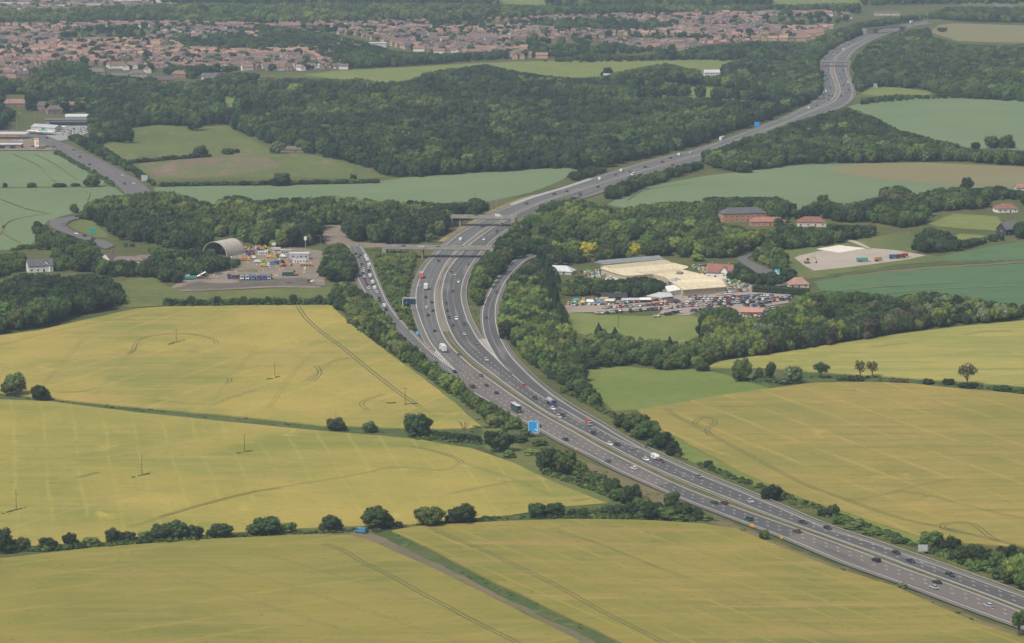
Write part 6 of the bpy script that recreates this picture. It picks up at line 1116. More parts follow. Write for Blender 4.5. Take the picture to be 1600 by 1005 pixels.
H('farm_shed', 'low brown shed roof right of the long bungalow', 'shed', 228, 408, 5, 11, 7, 2.4, 4.2, BRICK, RBRN, False, 2, 1)
H('hotel', 'two-storey brick hotel with a dark slate roof', 'hotel', 1160, 345, 14, 35, 13, 6.6, 10.2, HOTELW, RGRY, True, 8, 2)
H('hotel_wing', 'low red-roofed wing in front of the brick hotel', 'hotel', 1198, 352, 2, 26, 10, 3.4, 6.2, HOTELW, RTILE, True, 6, 1)
H('house', 'red hipped-roof house half hidden in trees right of the hotel', 'house', 1268, 353, -4, 22, 12, 3.6, 7.0, CREAM, RTILE, True, 4, 1, 1)
H('house', 'smaller red-roofed building left of the hidden hipped house', 'house', 1212, 351, 6, 14, 9, 3.2, 5.6, BUFF, RTILE, True, 3, 1)
H('tiled_house', 'red-tiled old house with white gables beside the garden centre', 'house', 1126, 434, -22, 18, 10, 4.2, 9.2, WHITEW, RTILE, False, 4, 2, 2)
H('tiled_house_gable', 'white cross gable of the garden centre house', 'house', 1135, 435, 62, 8, 7, 4.2, 8.2, WHITEW, RRED, False, 2, 2)
H('cottage', 'orange-tiled cottage behind the tall clipped hedge', 'house', 1247, 449, 6, 13, 9, 2.8, 6.6, CREAM, RORA, True, 3, 1, 1)
H('bungalow', 'red hipped-roof bungalow with white walls at the right edge', 'house', 1571, 331, 12, 17, 11, 3.2, 6.4, WHITEW, RTILE, True, 4, 1, 1)
H('house', 'pink-walled house cut by the right frame edge', 'house', 1600, 300, 0, 14, 9, 4, 6.4, CREAM, RRED, False, 3, 1)
H('barn', 'dark timber barn with a grey roof among trees at right', 'barn', 1575, 366, 35, 14, 10, 4.5, 9.0, DARKW, RGRY, False, 2, 1)
H('white_house', 'distant white house in trees below the upper pasture', 'house', 1112, 119, 8, 19, 9, 4.6, 7.6, WHITEW, RSHEET, False, 6, 2, 1)
H('white_cottage', 'tiny white cottage under the dark round tree', 'house', 950, 121, 0, 11, 7, 2.8, 4.6, WHITEW, RSHEET, False, 3, 1)
H('red_roof_house', 'low dark red roof among trees at the meadow corner', 'house', 459, 237, -6, 20, 9, 2.6, 5.2, BRICK, RPUR, True, 4, 1)
H('house', 'red-roofed house in the trees above the filling station', 'house', 24, 167, 5, 26, 10, 4.2, 8.4, BRICK, RRED, True, 5, 2, 2)
H('house', 'purple-red roof at the left edge by the filling station', 'house', -2, 195, 0, 18, 9, 3.6, 7.4, BRICK, RPUR, True, 3, 1)
H('shed', 'pale shed at the edge of the small pasture by the far bend', 'shed', 1364, 137, 0, 9, 7, 4, 5.4, METAL, RSHEET, False, 2, 1)
for i, (x, y, r_, l_, lab, rm) in enumerate([(1386, 24, 0, 40, 'large far brown building above the motorway', RBRN), (1548, 22, 5, 44, 'long pale roof at the top right', RSHEET), (1570, 14, 0, 30, 'grey-roofed block at the top right edge', RGRY), (1567, 86, 0, 14, 'pale roof in the upper right wood, left', RSHEET), (1590, 88, 3, 18, 'pale roof in the upper right wood, right', RSHEET), (1563, 104, 0, 30, 'long brown roof in the upper right wood', RBRN), (1553, 121, 0, 26, 'low white-fronted building in the upper right wood', RGRY), (1512, 118, 0, 14, 'cream building left in the upper right wood', RSHEET), (1380, 116, 0, 12, 'small grey roof in the wood right of the far bend', RGRY)]):
    H('farm_building', lab, 'building', x, y, r_, l_, 12, 4, 7, CREAM, rm, False, 4, 1)
for i, (x, y, rm, l_) in enumerate(sorted([(18, 128, RRED, 20), (40, 122, RPUR, 18), (66, 112, RBRN, 18), (150, 118, RPUR, 24), (188, 126, RGRY, 22), (215, 121, RBRN, 20), (255, 131, RPUR, 24), (280, 122, RRED, 18), (330, 126, RGRY, 22), (120, 172, RRED, 16), (85, 178, RBRN, 16), (70, 172, RPUR, 14)], key=lambda q: q[0])):
    H('house', f'house in the upper left trees, {ordn(i)} from the left of these, roof {["red", "plum", "brown", "grey"][[RRED, RPUR, RBRN, RGRY].index(rm)]}', 'house', x, y, (i * 37) % 50 - 25, l_, 9, 5, 9, [BRICK, BRICK, CREAM][i % 3], rm, i % 2 == 0, 3, 2, 1, 'houses in the upper left trees')
# filling station and car dealer
t = thing('filling_station', 'white and orange filling station canopy at the left edge', 'canopy', P(10, 217), 0)
MB().box((0, 0, 5.6), (42, 16, 1.0)).obj('canopy', [paint('white')], t); MB().box((0, -8.05, 5.3), (42, .12, .6)).obj('fascia', [ORG], t)
for x in (-14, 0, 14): MB().box((x, 0, 2.5), (.5, .5, 5.1)).obj('column', [PST], t); MB().box((x, 2, .8), (1.0, .7, 1.6)).obj('fuel_pump', [paint('white')], t)
t = thing('station_shop', 'flat-roofed brick station shop with white and purple fascia', 'shop', P(5, 232), 0); MB().box((0, 0, 2.0), (36, 12, 4.0)).obj('wall', [BRICK], t); MB().box((0, 0, 4.25), (36.8, 12.8, .5)).obj('roof', [METAL], t); MB().box((0, -6.45, 3.9), (36.8, .1, .35)).obj('fascia', [paint('purple')], t)
for x in (-10, 0, 10): MB().box((x, -6.03, 1.6), (5, .1, 2.2)).obj('window', [GLASS], t)
t = thing('showroom', 'grey flat-roofed car showroom', 'showroom', P(110, 196), math.radians(2)); MB().box((0, 0, 3), (50, 16, 6)).obj('wall', [wallm('grey_panel', (.24, .23, .23))], t); MB().box((0, 0, 6.2), (51, 17, .5)).obj('roof', [RGRY], t); MB().box((0, -8.05, 2.4), (40, .1, 3.2)).obj('window', [GLASS], t)
H('workshop', 'pale sheet-roofed workshop behind the car showroom', 'workshop', 123, 189, 3, 26, 14, 5, 7, METAL, RSHEET, False, 4, 1)
H('workshop', 'white gabled workshop with pale glazed front at the car dealer', 'workshop', 73, 205, -30, 30, 12, 4.4, 6.6, METAL, RSHEET, False, 4, 1)
for i, (x, y, l_) in enumerate([(60, 210, 22), (72, 211, 18), (84, 203, 26)]):
    t = thing('dealer_marquee', f'white flat-topped canopy at the car dealer, {ordn(i)} from the left', 'canopy', P(x, y), -.2, 'canopies at the car dealer'); MB().box((0, 0, 3.6), (l_, 10, .5)).obj('roof', [WHITEW], t)
    for a in (-1, 1):
        for b in (-1, 1): MB().tube([(a * l_ * .45, b * 4.4, 0), (a * l_ * .45, b * 4.4, 3.4)], .15, 5).obj('post', [PST], t)
k = 0
for r_, (x0, y0, x1, y1, n_) in enumerate([(97, 205, 134, 199.5, 9), (95, 208, 136, 203, 9), (98, 211, 138, 206, 8), (58, 209, 82, 204, 5)]):
    for i in range(n_):
        f = i / (n_ - 1); c = ('white', 'white', 'silver', 'white', 'grey')[(i + r_) % 5]; car('hatchback', c, P(x0 + (x1 - x0) * f, y0 + (y1 - y0) * f, .6), .6, f'{c} dealer car, {ordn(i)} from the left in the {("back", "middle", "front", "corner")[r_]} row', 'cars at the dealer', 0)
for i, (x, y, c) in enumerate(sorted([(38, 233, 'silver'), (52, 229.5, 'dark'), (67, 232, 'dark'), (60, 232.5, 'red'), (27, 220, 'silver'), (33, 221, 'white'), (73, 230, 'navy')])): car('saloon', c, P(x, y, .6), 1.3, f'{CWORD.get(c, c)} car on the station forecourt, {ordn(i)} from the left', 'cars on the forecourt', 0)
# ---- garden centre
def flat_poly(px, z): return [P(a, b, z) for a, b in px]
def slab_building(name, label, cat, px, z, roofmat, wallmat, th=.35):
    g_ = flat_poly(px, z); c = sum((Vector(p) for p in g_), Vector()) / len(g_); t = thing(name, label, cat, (c.x, c.y, 0)); v = [(p.x - c.x, p.y - c.y) for p in g_]; n_ = len(v)
    def ring(k, z_): return [(x * k, y * k, z_) for x, y in v]
    pydata_w = pydata('wall', ring(.985, 0) + ring(.985, z - th), [[i, (i + 1) % n_, n_ + (i + 1) % n_, n_ + i] for i in range(n_)], [wallmat]); mobj('wall', pydata_w, t)
    me = pydata('roof', ring(1, z - th + .02) + ring(1, z), [[i, (i + 1) % n_, n_ + (i + 1) % n_, n_ + i] for i in range(n_)] + [list(range(n_, 2 * n_)), list(range(n_))[::-1]], [roofmat]); r = mobj('roof', me, t); return t, r, c
GC = [(937.5, 419), (945, 416), (1042, 407), (1046, 410.6), (1052, 410.6), (1075, 416), (1075, 418.5), (1066, 421), (1100, 429), (1128.5, 436.5), (1134.5, 448), (1067, 453), (1061, 447), (1052, 442), (1039, 433), (1020, 428), (990, 430.5), (976, 430.5), (964, 427.5)]
t, rf, c0 = slab_building('garden_centre', 'huge low cream-roofed garden centre of many spans', 'garden centre', GC, 4.6, RCRM, wallm('gc_cream', (.45, .38, .28)))
def gcridge(a, b, wd, z0, z1, m, nm='ridge_span'):
    A, B = P(a[0], a[1], z0), P(b[0], b[1], z0); d = (B - A); L = d.length; an = math.atan2(d.y, d.x); mb = MB(); mb.prism([(-wd / 2, z0), (0, z1), (wd / 2, z0)], -L / 2, L / 2); o = mb.obj(nm, [m], rf); M_ = (A + B) / 2; o.location = (M_.x - c0.x, M_.y - c0.y, 0); o.rotation_euler.z = an
gcridge((948, 418), (1040, 409), 17, 4.62, 6.0, RCRM); gcridge((958, 424), (1050, 415.5), 15, 4.62, 5.9, RCRM); gcridge((1000, 427), (1060, 422.5), 13, 4.62, 5.7, RCRM); gcridge((1048, 434), (1098, 430), 14, 4.62, 5.7, RCRM); gcridge((1062, 440.5), (1120, 436.5), 13, 4.62, 5.8, RCRM); gcridge((1070, 448.5), (1128, 444), 12, 4.62, 5.8, RCRM)
gcridge((990, 420.8), (1033, 417.6), 1.5, 4.64, 4.9, plain('painted_gap_shade', (.16, .13, .09), .9), 'shadow_gap_strip'); gcridge((935, 411.5), (1030, 403.5), 12, 5.2, 7.2, RLEAD, 'rear_span'); gcridge((1058, 427.5), (1066, 428), 6, 4.7, 6.2, RBRN, 'vent_cowl')  # first strip is dark-coloured to stand in for the shadow gap between roof spans
A = P(1057, 449, 0); t = thing('glass_porch', 'grey glazed pyramid porch at the garden centre entrance', 'porch', A, .2); MB().box((0, 0, 2), (9, 9, 4)).obj('wall', [plain('glass_wall', (.16, .20, .22), .2)], t); MB().add([(-5, -5, 4), (5, -5, 4), (5, 5, 4), (-5, 5, 4), (0, 0, 6.8)], [[0, 1, 4], [1, 2, 4], [2, 3, 4], [3, 0, 4], [3, 2, 1, 0]]).obj('roof', [RLEAD], t)
slab_building('shop_annex', 'low white flat-roofed annexe left of the glazed porch', 'shop', [(1039, 447), (1060, 444.5), (1066, 452), (1044, 456)], 3.4, WHITEW, METAL)
slab_building('sales_pavilion', 'long low grey-roofed shop with an orange and blue front', 'shop', [(1010, 462), (1030, 456.5), (1048, 457.5), (1052, 463), (1034, 465)], 3.0, RSHEET, plain('shopfront_orange', (.40, .22, .14), .8))
t = H('pavilion', 'black-roofed open pavilion by the nursery rows', 'pavilion', 959, 469, 3, 16, 8, 2.6, 4.6, DARKW, roofm('black', (.03, .032, .036)), False, 3, 1)
H('polytunnel_shed', 'pale grey rounded shed at the left of the nursery', 'shed', 872, 427, -18, 22, 10, 2.2, 5.2, METAL, RSHEET, True, 2, 1)
H('hut', 'brick flat block with a pink-red roof right of the dark trees', 'building', 1174, 494, -2, 13, 9, 3.2, 4.6, BRICK, roofm('pink', (.46, .22, .17)), False, 3, 1)
for i, (x, y, c, w_) in enumerate(sorted([(937, 476.5, 'lightblue', 5), (952, 475, 'cream', 6), (922, 476, 'white', 5), (910, 477, 'yellow', 3), (944, 472, 'tan', 6), (900, 474, 'teal', 4), (985, 473.5, 'silver', 12), (1008, 473, 'white', 8)])):
    t = thing('market_awning', f'{CWORD.get(c, c)} awning over the nursery displays, {ordn(i)} from the left', 'awning', P(x, y), .05, 'awnings along the nursery displays'); MB().add([(-w_ / 2, -2, 2.1), (w_ / 2, -2, 2.1), (w_ / 2, 2, 2.1), (-w_ / 2, 2, 2.1), (-w_ / 2 + .5, 0, 3.3), (w_ / 2 - .5, 0, 3.3)], [[0, 1, 5, 4], [2, 3, 4, 5], [1, 2, 5], [3, 0, 4]]).obj('canvas', [paint(c)], t)
    for a in (-1, 1):
        for b in (-1, 1): MB().tube([(a * (w_ / 2 - .2), b * 1.8, 0), (a * (w_ / 2 - .2), b * 1.8, 2.1)], .06, 5).obj('pole', [PST], t)
# plant benches and stock: small coloured pots in rows
pots = bpy.data.collections.new('pot_forms')
for i, c in enumerate(('white', 'tan', 'green', 'maroon', 'lime', 'silver')):
    o = bpy.data.objects.new(f'pot_{i}', MB().box((0, 0, .5), (1.4, 1.0, 1.0)).mesh('pot', [paint(c)], .1)); pots.objects.link(o)
it = []
for poly, n_ in (([(905, 425), (960, 424), (1000, 432), (1000, 440), (960, 440), (920, 434)], 240), ([(885, 476), (905, 470), (985, 467), (1008, 470), (985, 476), (890, 480)], 190), ([(1080, 417), (1118, 416), (1122, 432), (1100, 430)], 120), ([(1135, 436), (1160, 440), (1172, 450), (1140, 455), (1136, 446)], 130), ([(1010, 456), (1050, 452), (1066, 457), (1040, 462)], 50), ([(1150, 493), (1196, 492), (1192, 497), (1165, 498)], 60)):
    for k in range(n_ * 3):
        x, y = random.uniform(min(p[0] for p in poly), max(p[0] for p in poly)), random.uniform(min(p[1] for p in poly), max(p[1] for p in poly))
        if inpoly(x, y, poly): p = P(x, y, .1); s = random.uniform(.5, 1.3); it.append((p.x, p.y, .3, s, s, s * random.uniform(.5, 1.4), random.uniform(0, 6), random.choice([0, 5, 1, 2, 2, 3, 4, 2, 5, 1])))
scatter('nursery_stock', 'pots, crates and plant stock on the nursery benches', it, pots, None)
# tall clipped hedge
A, B = P(1178, 457), P(1262, 462); d = B - A; n_ = 46; me = crown_mesh('foliage', 9, [((k / (n_ - 1) - .5) * d.length, 0, z, 1.6, 1) for k in range(n_) for z in (1.3, 3.4)], 5200, .32, LEAF['dark'], .8, .35); t = thing('clipped_hedge', 'tall dark clipped hedge behind the parked cars', 'hedge', (A + B) / 2, math.atan2(d.y, d.x)); mobj('foliage', me, t)
# ---- works yard
t = thing('arched_shelter', 'big open-ended half-round concrete shelter in the works yard', 'shelter', P(350, 397), math.radians(-32)); m = MB(); N_ = 20; R0, R1, D = 10.5, 10.9, 22; v = []; f = []
for k in range(N_ + 1):
    a = math.pi * k / N_
    for r_, y in ((R0, -D / 2), (R1, -D / 2), (R1, D / 2), (R0, D / 2)): v.append((math.cos(a) * r_, y, math.sin(a) * r_ * .92))
for k in range(N_):
    for j in range(4): f.append([k * 4 + j, k * 4 + (j + 1) % 4, k * 4 + 4 + (j + 1) % 4, k * 4 + 4 + j])
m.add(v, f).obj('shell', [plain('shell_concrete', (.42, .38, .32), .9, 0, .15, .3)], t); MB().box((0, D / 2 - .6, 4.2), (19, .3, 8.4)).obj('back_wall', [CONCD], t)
def cabin(px, py, l, w_, h, col, label, rz=0, roof='white'):
    t = thing('site_cabin', label, 'cabin', P(px, py), rz); MB().box((0, 0, h / 2), (l, w_, h)).obj('wall', [paint(col)], t, bevel=.05); MB().box((0, 0, h + .1), (l + .3, w_ + .3, .2)).obj('roof', [paint(roof)], t)
    for x in (-.3, .1, .35): MB().box((x * l, -w_ / 2 - .03, h * .55), (1.1, .08, .9)).obj('window', [GLASS], t)
    MB().box((-.1 * l, -w_ / 2 - .03, 1.0), (.9, .08, 2.0)).obj('door', [paint('grey')], t)
cabin(468, 405, 14, 7, 4.4, 'silver', 'large pale grey site building with a white roof'); cabin(468, 411, 9, 3, 2.6, 'white', 'white cabin in front of the large grey building'); cabin(478, 417, 8, 6, 2.2, 'tan', 'low sand-coloured bay right in the yard', 0, 'tan'); cabin(447, 397, 8, 4, 3.0, 'silver', 'dark-fronted cabin left of the large grey building', 0, 'cream'); cabin(433, 395, 5, 3, 3.4, 'cream', 'cream cabin beside the yellow skip'); cabin(428, 389, 3, 3, 4.2, 'white', 'small white control tower at the back of the yard'); cabin(411, 398, 7, 3.5, 2.4, 'white', 'white container in the middle of the yard')
t = thing('camera_mast', 'grey mast with a white head at the back of the yard', 'mast', P(477.5, 392)); MB().tube([(0, 0, 0), (0, 0, 8)], .3, 6).obj('pole', [PST], t); MB().box((0, 0, 9), (2.0, .8, 2.8)).obj('head', [paint('white')], t, bevel=.1)
for i, (x, c) in enumerate([(379, 'white'), (387.5, 'white'), (396, 'lightblue'), (405, 'blue'), (413.5, 'blue'), (421.5, 'silver')]):
    t = thing('parked_lorry', f'{CWORD.get(c, c)} lorry in the yard row, {ordn(i)} from the left', 'lorry', P(x, 437, .1), math.pi - .05, 'lorries parked in a row in the yard'); cab(t, 1.0, c, 2.9, 2.4, 2.1); MB().box((0, -2.2, 2.0), (2.4, 6, 2.0)).obj('cargo_box', [paint('blue' if i != 5 else 'navy')], t, bevel=.04); MB().box((0, -.6, .75), (1, 8.4, .4)).obj('chassis', [CHASS], t); wheels(t, (2.2, -2.6, -3.9), 1.2)
t = thing('tipper_lorry', 'blue tipper lorry with a yellow chassis left of the lorry row', 'lorry', P(364, 436), math.pi / 2 + .2); cab(t, 1.6, 'blue', 3.6, 2.4, 2.1); MB().box((0, -1.8, 1.9), (2.4, 5.6, 1.6), taper=(1.1, 1.05)).obj('tipper_body', [paint('brown')], t); MB().box((1.3, 0, .8), (.2, 6, .4)).obj('side_rail', [paint('yellow')], t); wheels(t, (2.6, -2.4, -3.6), 1.2)
t = thing('screening_plant', 'teal screening machine with raised conveyor arms', 'machine', P(297, 437.5), .05); MB().box((0, 0, 1.9), (9, 2.6, 1.7), taper=(1, .9)).obj('hopper', [paint('teal')], t, bevel=.1); MB().box((0, 0, .6), (7, 2.6, 1.0)).obj('tracks', [CHASS], t); MB().tube([(2, 0, 2.2), (7, -.6, .9)], .4, 6).obj('conveyor', [CHASS], t); MB().tube([(3, .4, 1.2), (10.5, 1, 5.2)], .5, 6).obj('conveyor', [paint('silver')], t); MB().tube([(4, -.6, 1.0), (12.5, -.8, 3.0)], .45, 6).obj('conveyor', [CHASS], t); MB().box((-1.5, 0, 3.2), (3, 2, .8)).obj('engine_cover', [paint('silver')], t)
def digger(px, py, col, label, rz, k=1):
    t = thing('excavator', label, 'excavator', P(px, py), rz)
    for s in (-1, 1): MB().box((0, s * 1.1, .5), (3.8, .6, 1.0)).obj('track', [CHASS], t, bevel=.2)
    b = MB().box((-.3, 0, 1.75), (3.6, 2.5, 1.3)).obj('body', [paint(col)], t, bevel=.1); MB().box((.7, .7, 3.0), (1.5, 1.0, 1.4)).obj('cab', [GLASS], t, bevel=.05); MB().tube([(1.2, -.3, 1.8), (3.4, -.3, 5.2), (6.0, -.3, 4.0)], .32, 6).obj('boom', [paint(col)], t); MB().tube([(6.0, -.3, 4.0), (6.8, -.3, 1.4)], .24, 6).obj('dipper_arm', [paint(col)], t); MB().box((6.6, -.3, .9), (1.1, 1.2, .9), taper=(.6, 1)).obj('bucket', [CHASS], t)
digger(462, 431, 'tan', 'tan excavator with its boom raised in the yard', 1.8); digger(376, 396, 'orange', 'orange digger with a raised bucket beside the arched shelter', .2); digger(418, 395, 'yellow', 'yellow digger at the back of the yard', 2.2); digger(443, 417, 'orange', 'orange digger in the right half of the yard', .7); digger(1261, 412, 'tan', 'rusty tan machine parked at the left of the gravel lot', .2)
t = thing('waste_skip', 'green-grey open container beside the tan excavator', 'skip', P(450, 432), .05); MB().box((0, 0, 1.6), (7.5, 2.6, 3.0), taper=(1.05, 1.1)).obj('container', [paint('green')], t, bevel=.05); MB().box((0, 0, 3.3), (7.2, 2.6, .5), taper=(.8, .5)).obj('rubble', [M_yard], t)
def mixer(px, py, dc, label, rz=0):
    t = thing('mixer_lorry', label, 'lorry', P(px, py), rz); cab(t, 2.4, 'white', 2.8); MB().tube([(0, -3.2, 3.2), (0, -1.4, 2.9), (0, .4, 2.5), (0, 2.0, 2.2)], 1.0, 10).obj('drum', [paint(dc)], t); MB().box((0, 0, .8), (1.1, 9, .4)).obj('chassis', [CHASS], t); wheels(t, (3.4, -2, -3.3), 1.2); MB().tube([(0, -3.4, 2.6), (0, -4.4, 1.4)], .3, 6).obj('chute', [STEEL], t)
mixer(379, 394, 'yellow', 'yellow-drum mixer lorry beside the arched shelter', 1.2); mixer(404, 391, 'orange', 'orange-drum mixer lorry at the back of the yard', .4); mixer(392, 393, 'brown', 'brown-drum mixer lorry between the yellow and orange ones', .2)
def tiny(px, py, c1, c2, label, rz, L=7): 
    t = thing('flatbed_lorry', label, 'lorry', P(px, py), rz); cab(t, L / 2 - 1.6, c2, 2.7, 2.3, 2); MB().box((0, -1.2, 1.3), (2.4, L - 2, .5)).obj('flat_bed', [paint(c1)], t); MB().box((0, -1.4, 2.0), (2.0, L - 3.4, 1.0)).obj('load', [paint(c1)], t, bevel=.1); wheels(t, (L / 2 - .8, -L / 2 + 1.3), 1.15)
tiny(414, 417, 'yellow', 'white', 'yellow flatbed lorry in the middle of the yard', -1.4); tiny(427, 414, 'lightblue', 'blue', 'light blue lorry behind the yellow flatbed', -1.3); tiny(435, 412, 'grey', 'green', 'dark lorry at the right of the middle group', -1.2); tiny(405, 411.5, 'white', 'lime', 'white and green flatbed left of the yellow one', -1.5); tiny(359, 413, 'lime', 'orange', 'lime and orange machine by the shelter bushes', -1.5); tiny(487, 443, 'cream', 'maroon', 'cream and maroon dumper at the yard gate', .6, 6); tiny(384, 408, 'orange', 'yellow', 'orange and yellow lorry in front of the shelter', -1.3); tiny(396, 405, 'white', 'orange', 'white flatbed with an orange cab near the shelter', .3); tiny(424, 404, 'yellow', 'yellow', 'all-yellow lorry below the small control tower', -1.5); tiny(440, 403, 'white', 'grey', 'white loaded flatbed beside the large grey building', 1.2); tiny(391, 400, 'purple', 'grey', 'dark purple machine in front of the mixers', -.9, 6)
car('van', 'white', P(498, 431, .6), .05, 'white van on the track at the right of the yard', None, 1)
rb = bpy.data.collections.new('sack_forms')
for i, c in enumerate(('white', 'orange', 'red', 'yellow', 'blue', 'grey')): rb.objects.link(bpy.data.objects.new(f'sack_{i}', MB().box((0, 0, .5), (1.2, 1.0, 1.0), taper=(.8, .8)).mesh('sack', [paint(c)], .15)))
it = []
for k in range(130): f = random.random(); p = P(326 + 30 * f, 417 + 5 * random.random() + f, .1); s = random.uniform(.6, 1.3); it.append((p.x, p.y, 0, s, s, s, random.uniform(0, 6), random.choice([0, 0, 1, 2, 3, 3, 4, 5, 1])))
for k in range(150): p = P(random.uniform(318, 490), random.uniform(396, 434), .1); s = random.uniform(.4, 1.0); it.append((p.x, p.y, 0, s, s, s, random.uniform(0, 6), random.choice([0, 5, 5, 0, 3])))
scatter('scrap_heap', 'heap of mixed coloured scrap and bags in the yard', it, rb, None)
for i, (x, y, w_, h_, mt, lb) in enumerate([(312, 436, 9, 2.4, M_yard, 'brown spoil heap behind the teal machine'), (395, 444, 16, 2.2, M_black, 'low dark planings heap, left'), (425, 442.5, 14, 2.4, M_black, 'low dark planings heap, right'), (345, 440, 14, 2.0, M_yard, 'brown earth heap in the yard'), (440, 424, 10, 1.6, M_yard, 'low dusty heap in the middle of the yard'), (330, 428, 9, 1.8, M_black, 'small dark heap beside the scrap heap'), (388, 424, 9, 1.5, M_brown, 'weedy brown heap above the lorry row')]):
    v = []; f = []; R = random.Random(i)
    for a in range(5):
        for b in range(18): r_ = w_ * (1 - a / 4.0) * R.uniform(.9, 1.1); v.append((math.cos(b * .349) * r_, math.sin(b * .349) * r_ * .7, h_ * (a / 4) ** .8 * R.uniform(.9, 1.05) if a else -.1))
    for a in range(4):
        for b in range(18): f.append([a * 18 + b, a * 18 + (b + 1) % 18, a * 18 + 18 + (b + 1) % 18, a * 18 + 18 + b])
    t = thing('spoil_heap', lb, 'spoil heap', P(x, y, .1)); mobj('heap', pydata('heap', v, f, [mt]), t)
# gravel lot vehicles
def trailer(px, py, c, label, rz, L=8): 
    t = thing('farm_trailer', label, 'trailer', P(px, py, .4), rz); MB().box((0, 0, 1.9), (L, 2.4, 1.9), taper=(1.03, 1.1)).obj('body', [paint(c)], t, bevel=.06); MB().box((0, 0, .8), (L, 1.0, .3)).obj('frame', [CHASS], t); MB().tube([(L / 2, 0, .8), (L / 2 + 2, 0, .6)], .1).obj('drawbar', [CHASS], t)
    wm = MB().cyl((0, 0, 0), .55, .4, 'y', 12).mesh('wheel', [TYRE])
    for x in (-.9, .4):
        for s in (-1, 1): child('wheel', wm, t, (x - 1, s * 1.0, .55))
trailer(1347, 409, 'teal', 'green tank trailer on the gravel lot', -.1); trailer(1372, 408, 'tan', 'tan trailer on the gravel lot', .3, 5); trailer(1395, 404, 'blue', 'blue trailer on the gravel lot', 0, 5); trailer(1406, 403.5, 'maroon', 'dark red trailer next to the blue one', 0, 5); trailer(1414, 402, 'red', 'red trailer at the right of the gravel lot', .1, 4)
# ---- housing estate
def small_house(i):
    R = random.Random(i); L, W = [(9, 7.5), (8, 8), (14, 8), (18, 8)][i % 4]; e = 5.0; r = e + W * .42
    return wall_mesh(L, W, e, r, False, [BRICK, BUFF, BRICK, WHITEW][(i // 2) % 4]), roof_mesh(L, W, e, r, i % 5 == 4, [RBRN, RRED, RPUR, RRED, RORA, RBRN][i % 6])
SH = [small_house(i) for i in range(12)]
chm = MB().box((2.2, .2, 8.7), (.9, .7, 1.8)).mesh('chimney', [BRICK]); gabm = MB().box((0, -3.9, 2.2), (2.4, .3, 2.2)).mesh('bay', [FRAME])
EST = [('left estate', [(-60, 128), (-60, 40), (60, 40), (180, 38), (330, 39), (400, 42), (470, 52), (520, 62), (590, 84), (600, 100), (560, 106), (500, 112), (440, 112), (380, 110), (300, 124), (250, 116), (150, 104), (60, 100), (0, 132)]),
       ('right estate', [(380, 44), (460, 40), (600, 38), (760, 34), (900, 28), (1080, 25), (1180, 22), (1320, 22), (1335, 30), (1290, 48), (1262, 64), (1180, 66), (1060, 80), (950, 88), (880, 90), (800, 94), (740, 86), (660, 84), (610, 70), (560, 58), (480, 48)])]
hs_ = []
for nm, poly in EST:
    g_ = [P(a, b) for a, b in poly]; R = random.Random(hash_(nm)); x0, x1, y0, y1 = min(p.x for p in g_), max(p.x for p in g_), min(p.y for p in g_), max(p.y for p in g_); Y = y0
    while Y < y1:
        X = x0 + R.uniform(0, 8)
        while X < x1:
            cell = random.Random(int(X // 130) * 71 + int(Y // 150) * 977); th = cell.choice([0, 0, .25, -.3, .5, 1.57]) ; X2, Y2 = X + R.uniform(-2, 2), Y + R.uniform(-3, 3) + 10 * math.sin(X * .02); px, py = proj(X2, Y2, 0); c = cell.randrange(12)
            if inpoly(px, py, poly) and math.sin(X * .013) + math.sin(Y * .011 + X * .004) < 1.15 and R.random() > .10 and cell.random() > .12: hs_.append((py, X2, Y2, th + R.choice([0, 0, math.pi / 2]) + R.uniform(-.06, .06), (c + R.choice([0, 0, 0, 1, 5])) % 12, nm))
            X += R.uniform(11, 15)
        Y += R.uniform(17, 22)
hs_.sort(reverse=True); RW = ['brown', 'red', 'plum', 'red', 'orange', 'brown']
WW = ['brick', 'brick', 'buff', 'buff', 'brick', 'brick', 'white', 'white', 'brick', 'brick', 'buff', 'buff']
for k, (py, X, Y, th, c, nm) in enumerate(hs_[:298]):
    t = thing('house', f'small {WW[c]} house with {RW[c % 6]} roof in the near rows of the {nm}', 'house', (X, Y, 0), th, f'houses of the {nm}'); t.scale = (.86, .86, .86); child('wall', SH[c][0], t); rf_ = child('roof', SH[c][1], t)
    if k % 2: child('chimney', chm, rf_)
    if k % 3 == 0: child('bay', gabm, t)
hf = bpy.data.collections.new('house_forms')
for i, (a, b) in enumerate(SH):
    bm = bmesh.new(); bm.from_mesh(a); n0 = len(bm.faces); bm.from_mesh(b); bm.faces.ensure_lookup_table()
    for q in bm.faces[n0:]: q.material_index = 1
    me = bpy.data.meshes.new('far_house'); bm.to_mesh(me); bm.free(); me.materials.append(a.materials[0]); me.materials.append(b.materials[0]); hf.objects.link(bpy.data.objects.new(f'form_{i:02d}', me))
wi = MB().box((0, 0, 3), (24, 12, 6)).mesh('far_block', [WHITEW]); hf.objects.link(bpy.data.objects.new('form_12', wi))
it = [(X, Y, 0, .86, .86, random.uniform(.8, .95), th, c) for py, X, Y, th, c, nm in hs_[298:]]
for k in range(600):
    px, py = random.uniform(-40, 235), random.uniform(-8, 24); p = P(px, py); it.append((p.x, p.y, 0, 1, 1, 1, random.uniform(-.2, .2), 12 if random.random() < .06 else random.randrange(12)))
for k in range(60):
    px, py = random.choice([(random.uniform(600, 740), random.uniform(-2, 3)), (random.uniform(940, 1010), random.uniform(2, 6)), (random.uniform(440, 520), random.uniform(2, 5))]); p = P(px, py); it.append((p.x, p.y, 0, 1, 1, 1, random.uniform(-.2, .2), random.randrange(12)))
scatter('distant_housing', 'rows of small red and brown roofed houses, the far rows of the estates', it, hf, None)
it = []
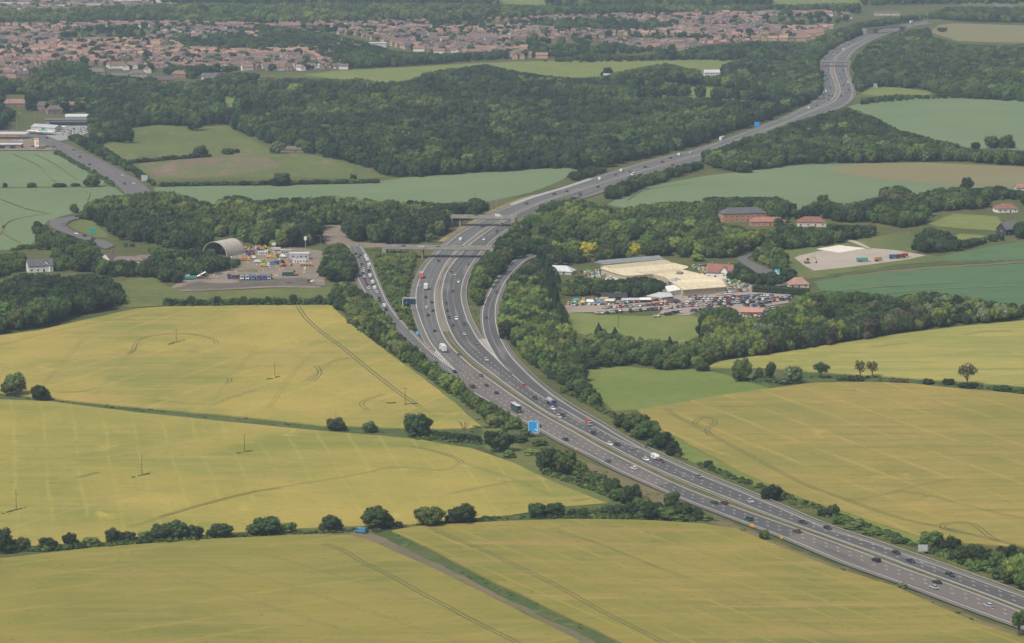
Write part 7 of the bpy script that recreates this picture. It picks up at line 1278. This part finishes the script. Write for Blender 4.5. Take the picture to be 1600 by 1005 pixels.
for nm, poly in EST:
    g_ = [P(a, b) for a, b in poly]; R = random.Random(9)
    for k in range(6000):
        x, y = R.uniform(min(p.x for p in g_), max(p.x for p in g_)), R.uniform(min(p.y for p in g_), max(p.y for p in g_)); px, py = proj(x, y, 0)
        if inpoly(px, py, poly) and R.random() < (.9 if (math.sin(x * .013) + math.sin(y * .011 + x * .004)) > 1.0 else .22): s = R.uniform(.5, 1.15); it.append((x, y, 0, s, s, s, R.uniform(0, 6), R.choice(PIDX['round_dark'] + PIDX['round_mid'])))
for k in range(900):
    px, py = random.uniform(-40, 240), random.uniform(-10, 26); p = P(px, py); s = random.uniform(.6, 1.1); it.append((p.x, p.y, 0, s, s, s, random.uniform(0, 6), random.choice(PIDX['round_mid'])))
scatter('garden_trees', 'garden trees scattered between the houses of the estates', it, PROT, None)
for i, (x, y, c) in enumerate([(565, 73, 1), (575, 72.5, 1), (590, 73, 1)]): pass
t = thing('warehouse', 'long pale grey flat roof between the trees of the estate', 'warehouse', P(577, 74)); MB().box((0, 0, 3), (48, 18, 6)).obj('wall', [METAL], t); MB().box((0, 0, 6.2), (49, 19, .4)).obj('roof', [RSHEET], t)
for i, (x, y, l_) in enumerate(sorted([(20, 12, 60), (70, 6, 40), (178, 6, 36), (200, 8, 48), (60, 27, 30), (132, 26, 40), (255, 4, 24), (268, 5, 20), (110, 24, 34), (40, 22, 26), (90, 16, 30), (150, 14, 30), (225, 20, 26), (12, 4, 40), (118, 3, 36)])):
    t = thing('far_block', f'distant pale block in the far town, {ordn(i)} from the left', 'building', P(x, y), 0, 'pale blocks of the far town'); MB().box((0, 0, 5), (l_, 14, 10)).obj('wall', [WHITEW], t); MB().box((0, 0, 10.2), (l_ + .6, 14.6, .4)).obj('roof', [RGRY], t)
# ================================================================ HAZE
hv = MB().box((0, 4550, 165), (9200, 10100, 334)).mesh('haze', [])
hm = bpy.data.materials.new('haze_air'); hm.use_nodes = True; t = hm.node_tree
for n in list(t.nodes):
    if n.type == 'BSDF_PRINCIPLED': t.nodes.remove(n)
pv = t.nodes.new('ShaderNodeVolumePrincipled'); pv.inputs['Color'].default_value = (.62, .79, 1.0, 1); pv.inputs['Density'].default_value = HAZE = 0.000075; pv.inputs['Anisotropy'].default_value = .2
t.links.new(pv.outputs[0], t.nodes['Material Output'].inputs['Volume'])
hv.materials.append(hm); ho = mobj('haze', hv); ho['kind'] = 'stuff'; ho['label'] = 'thin summer haze over the whole view'
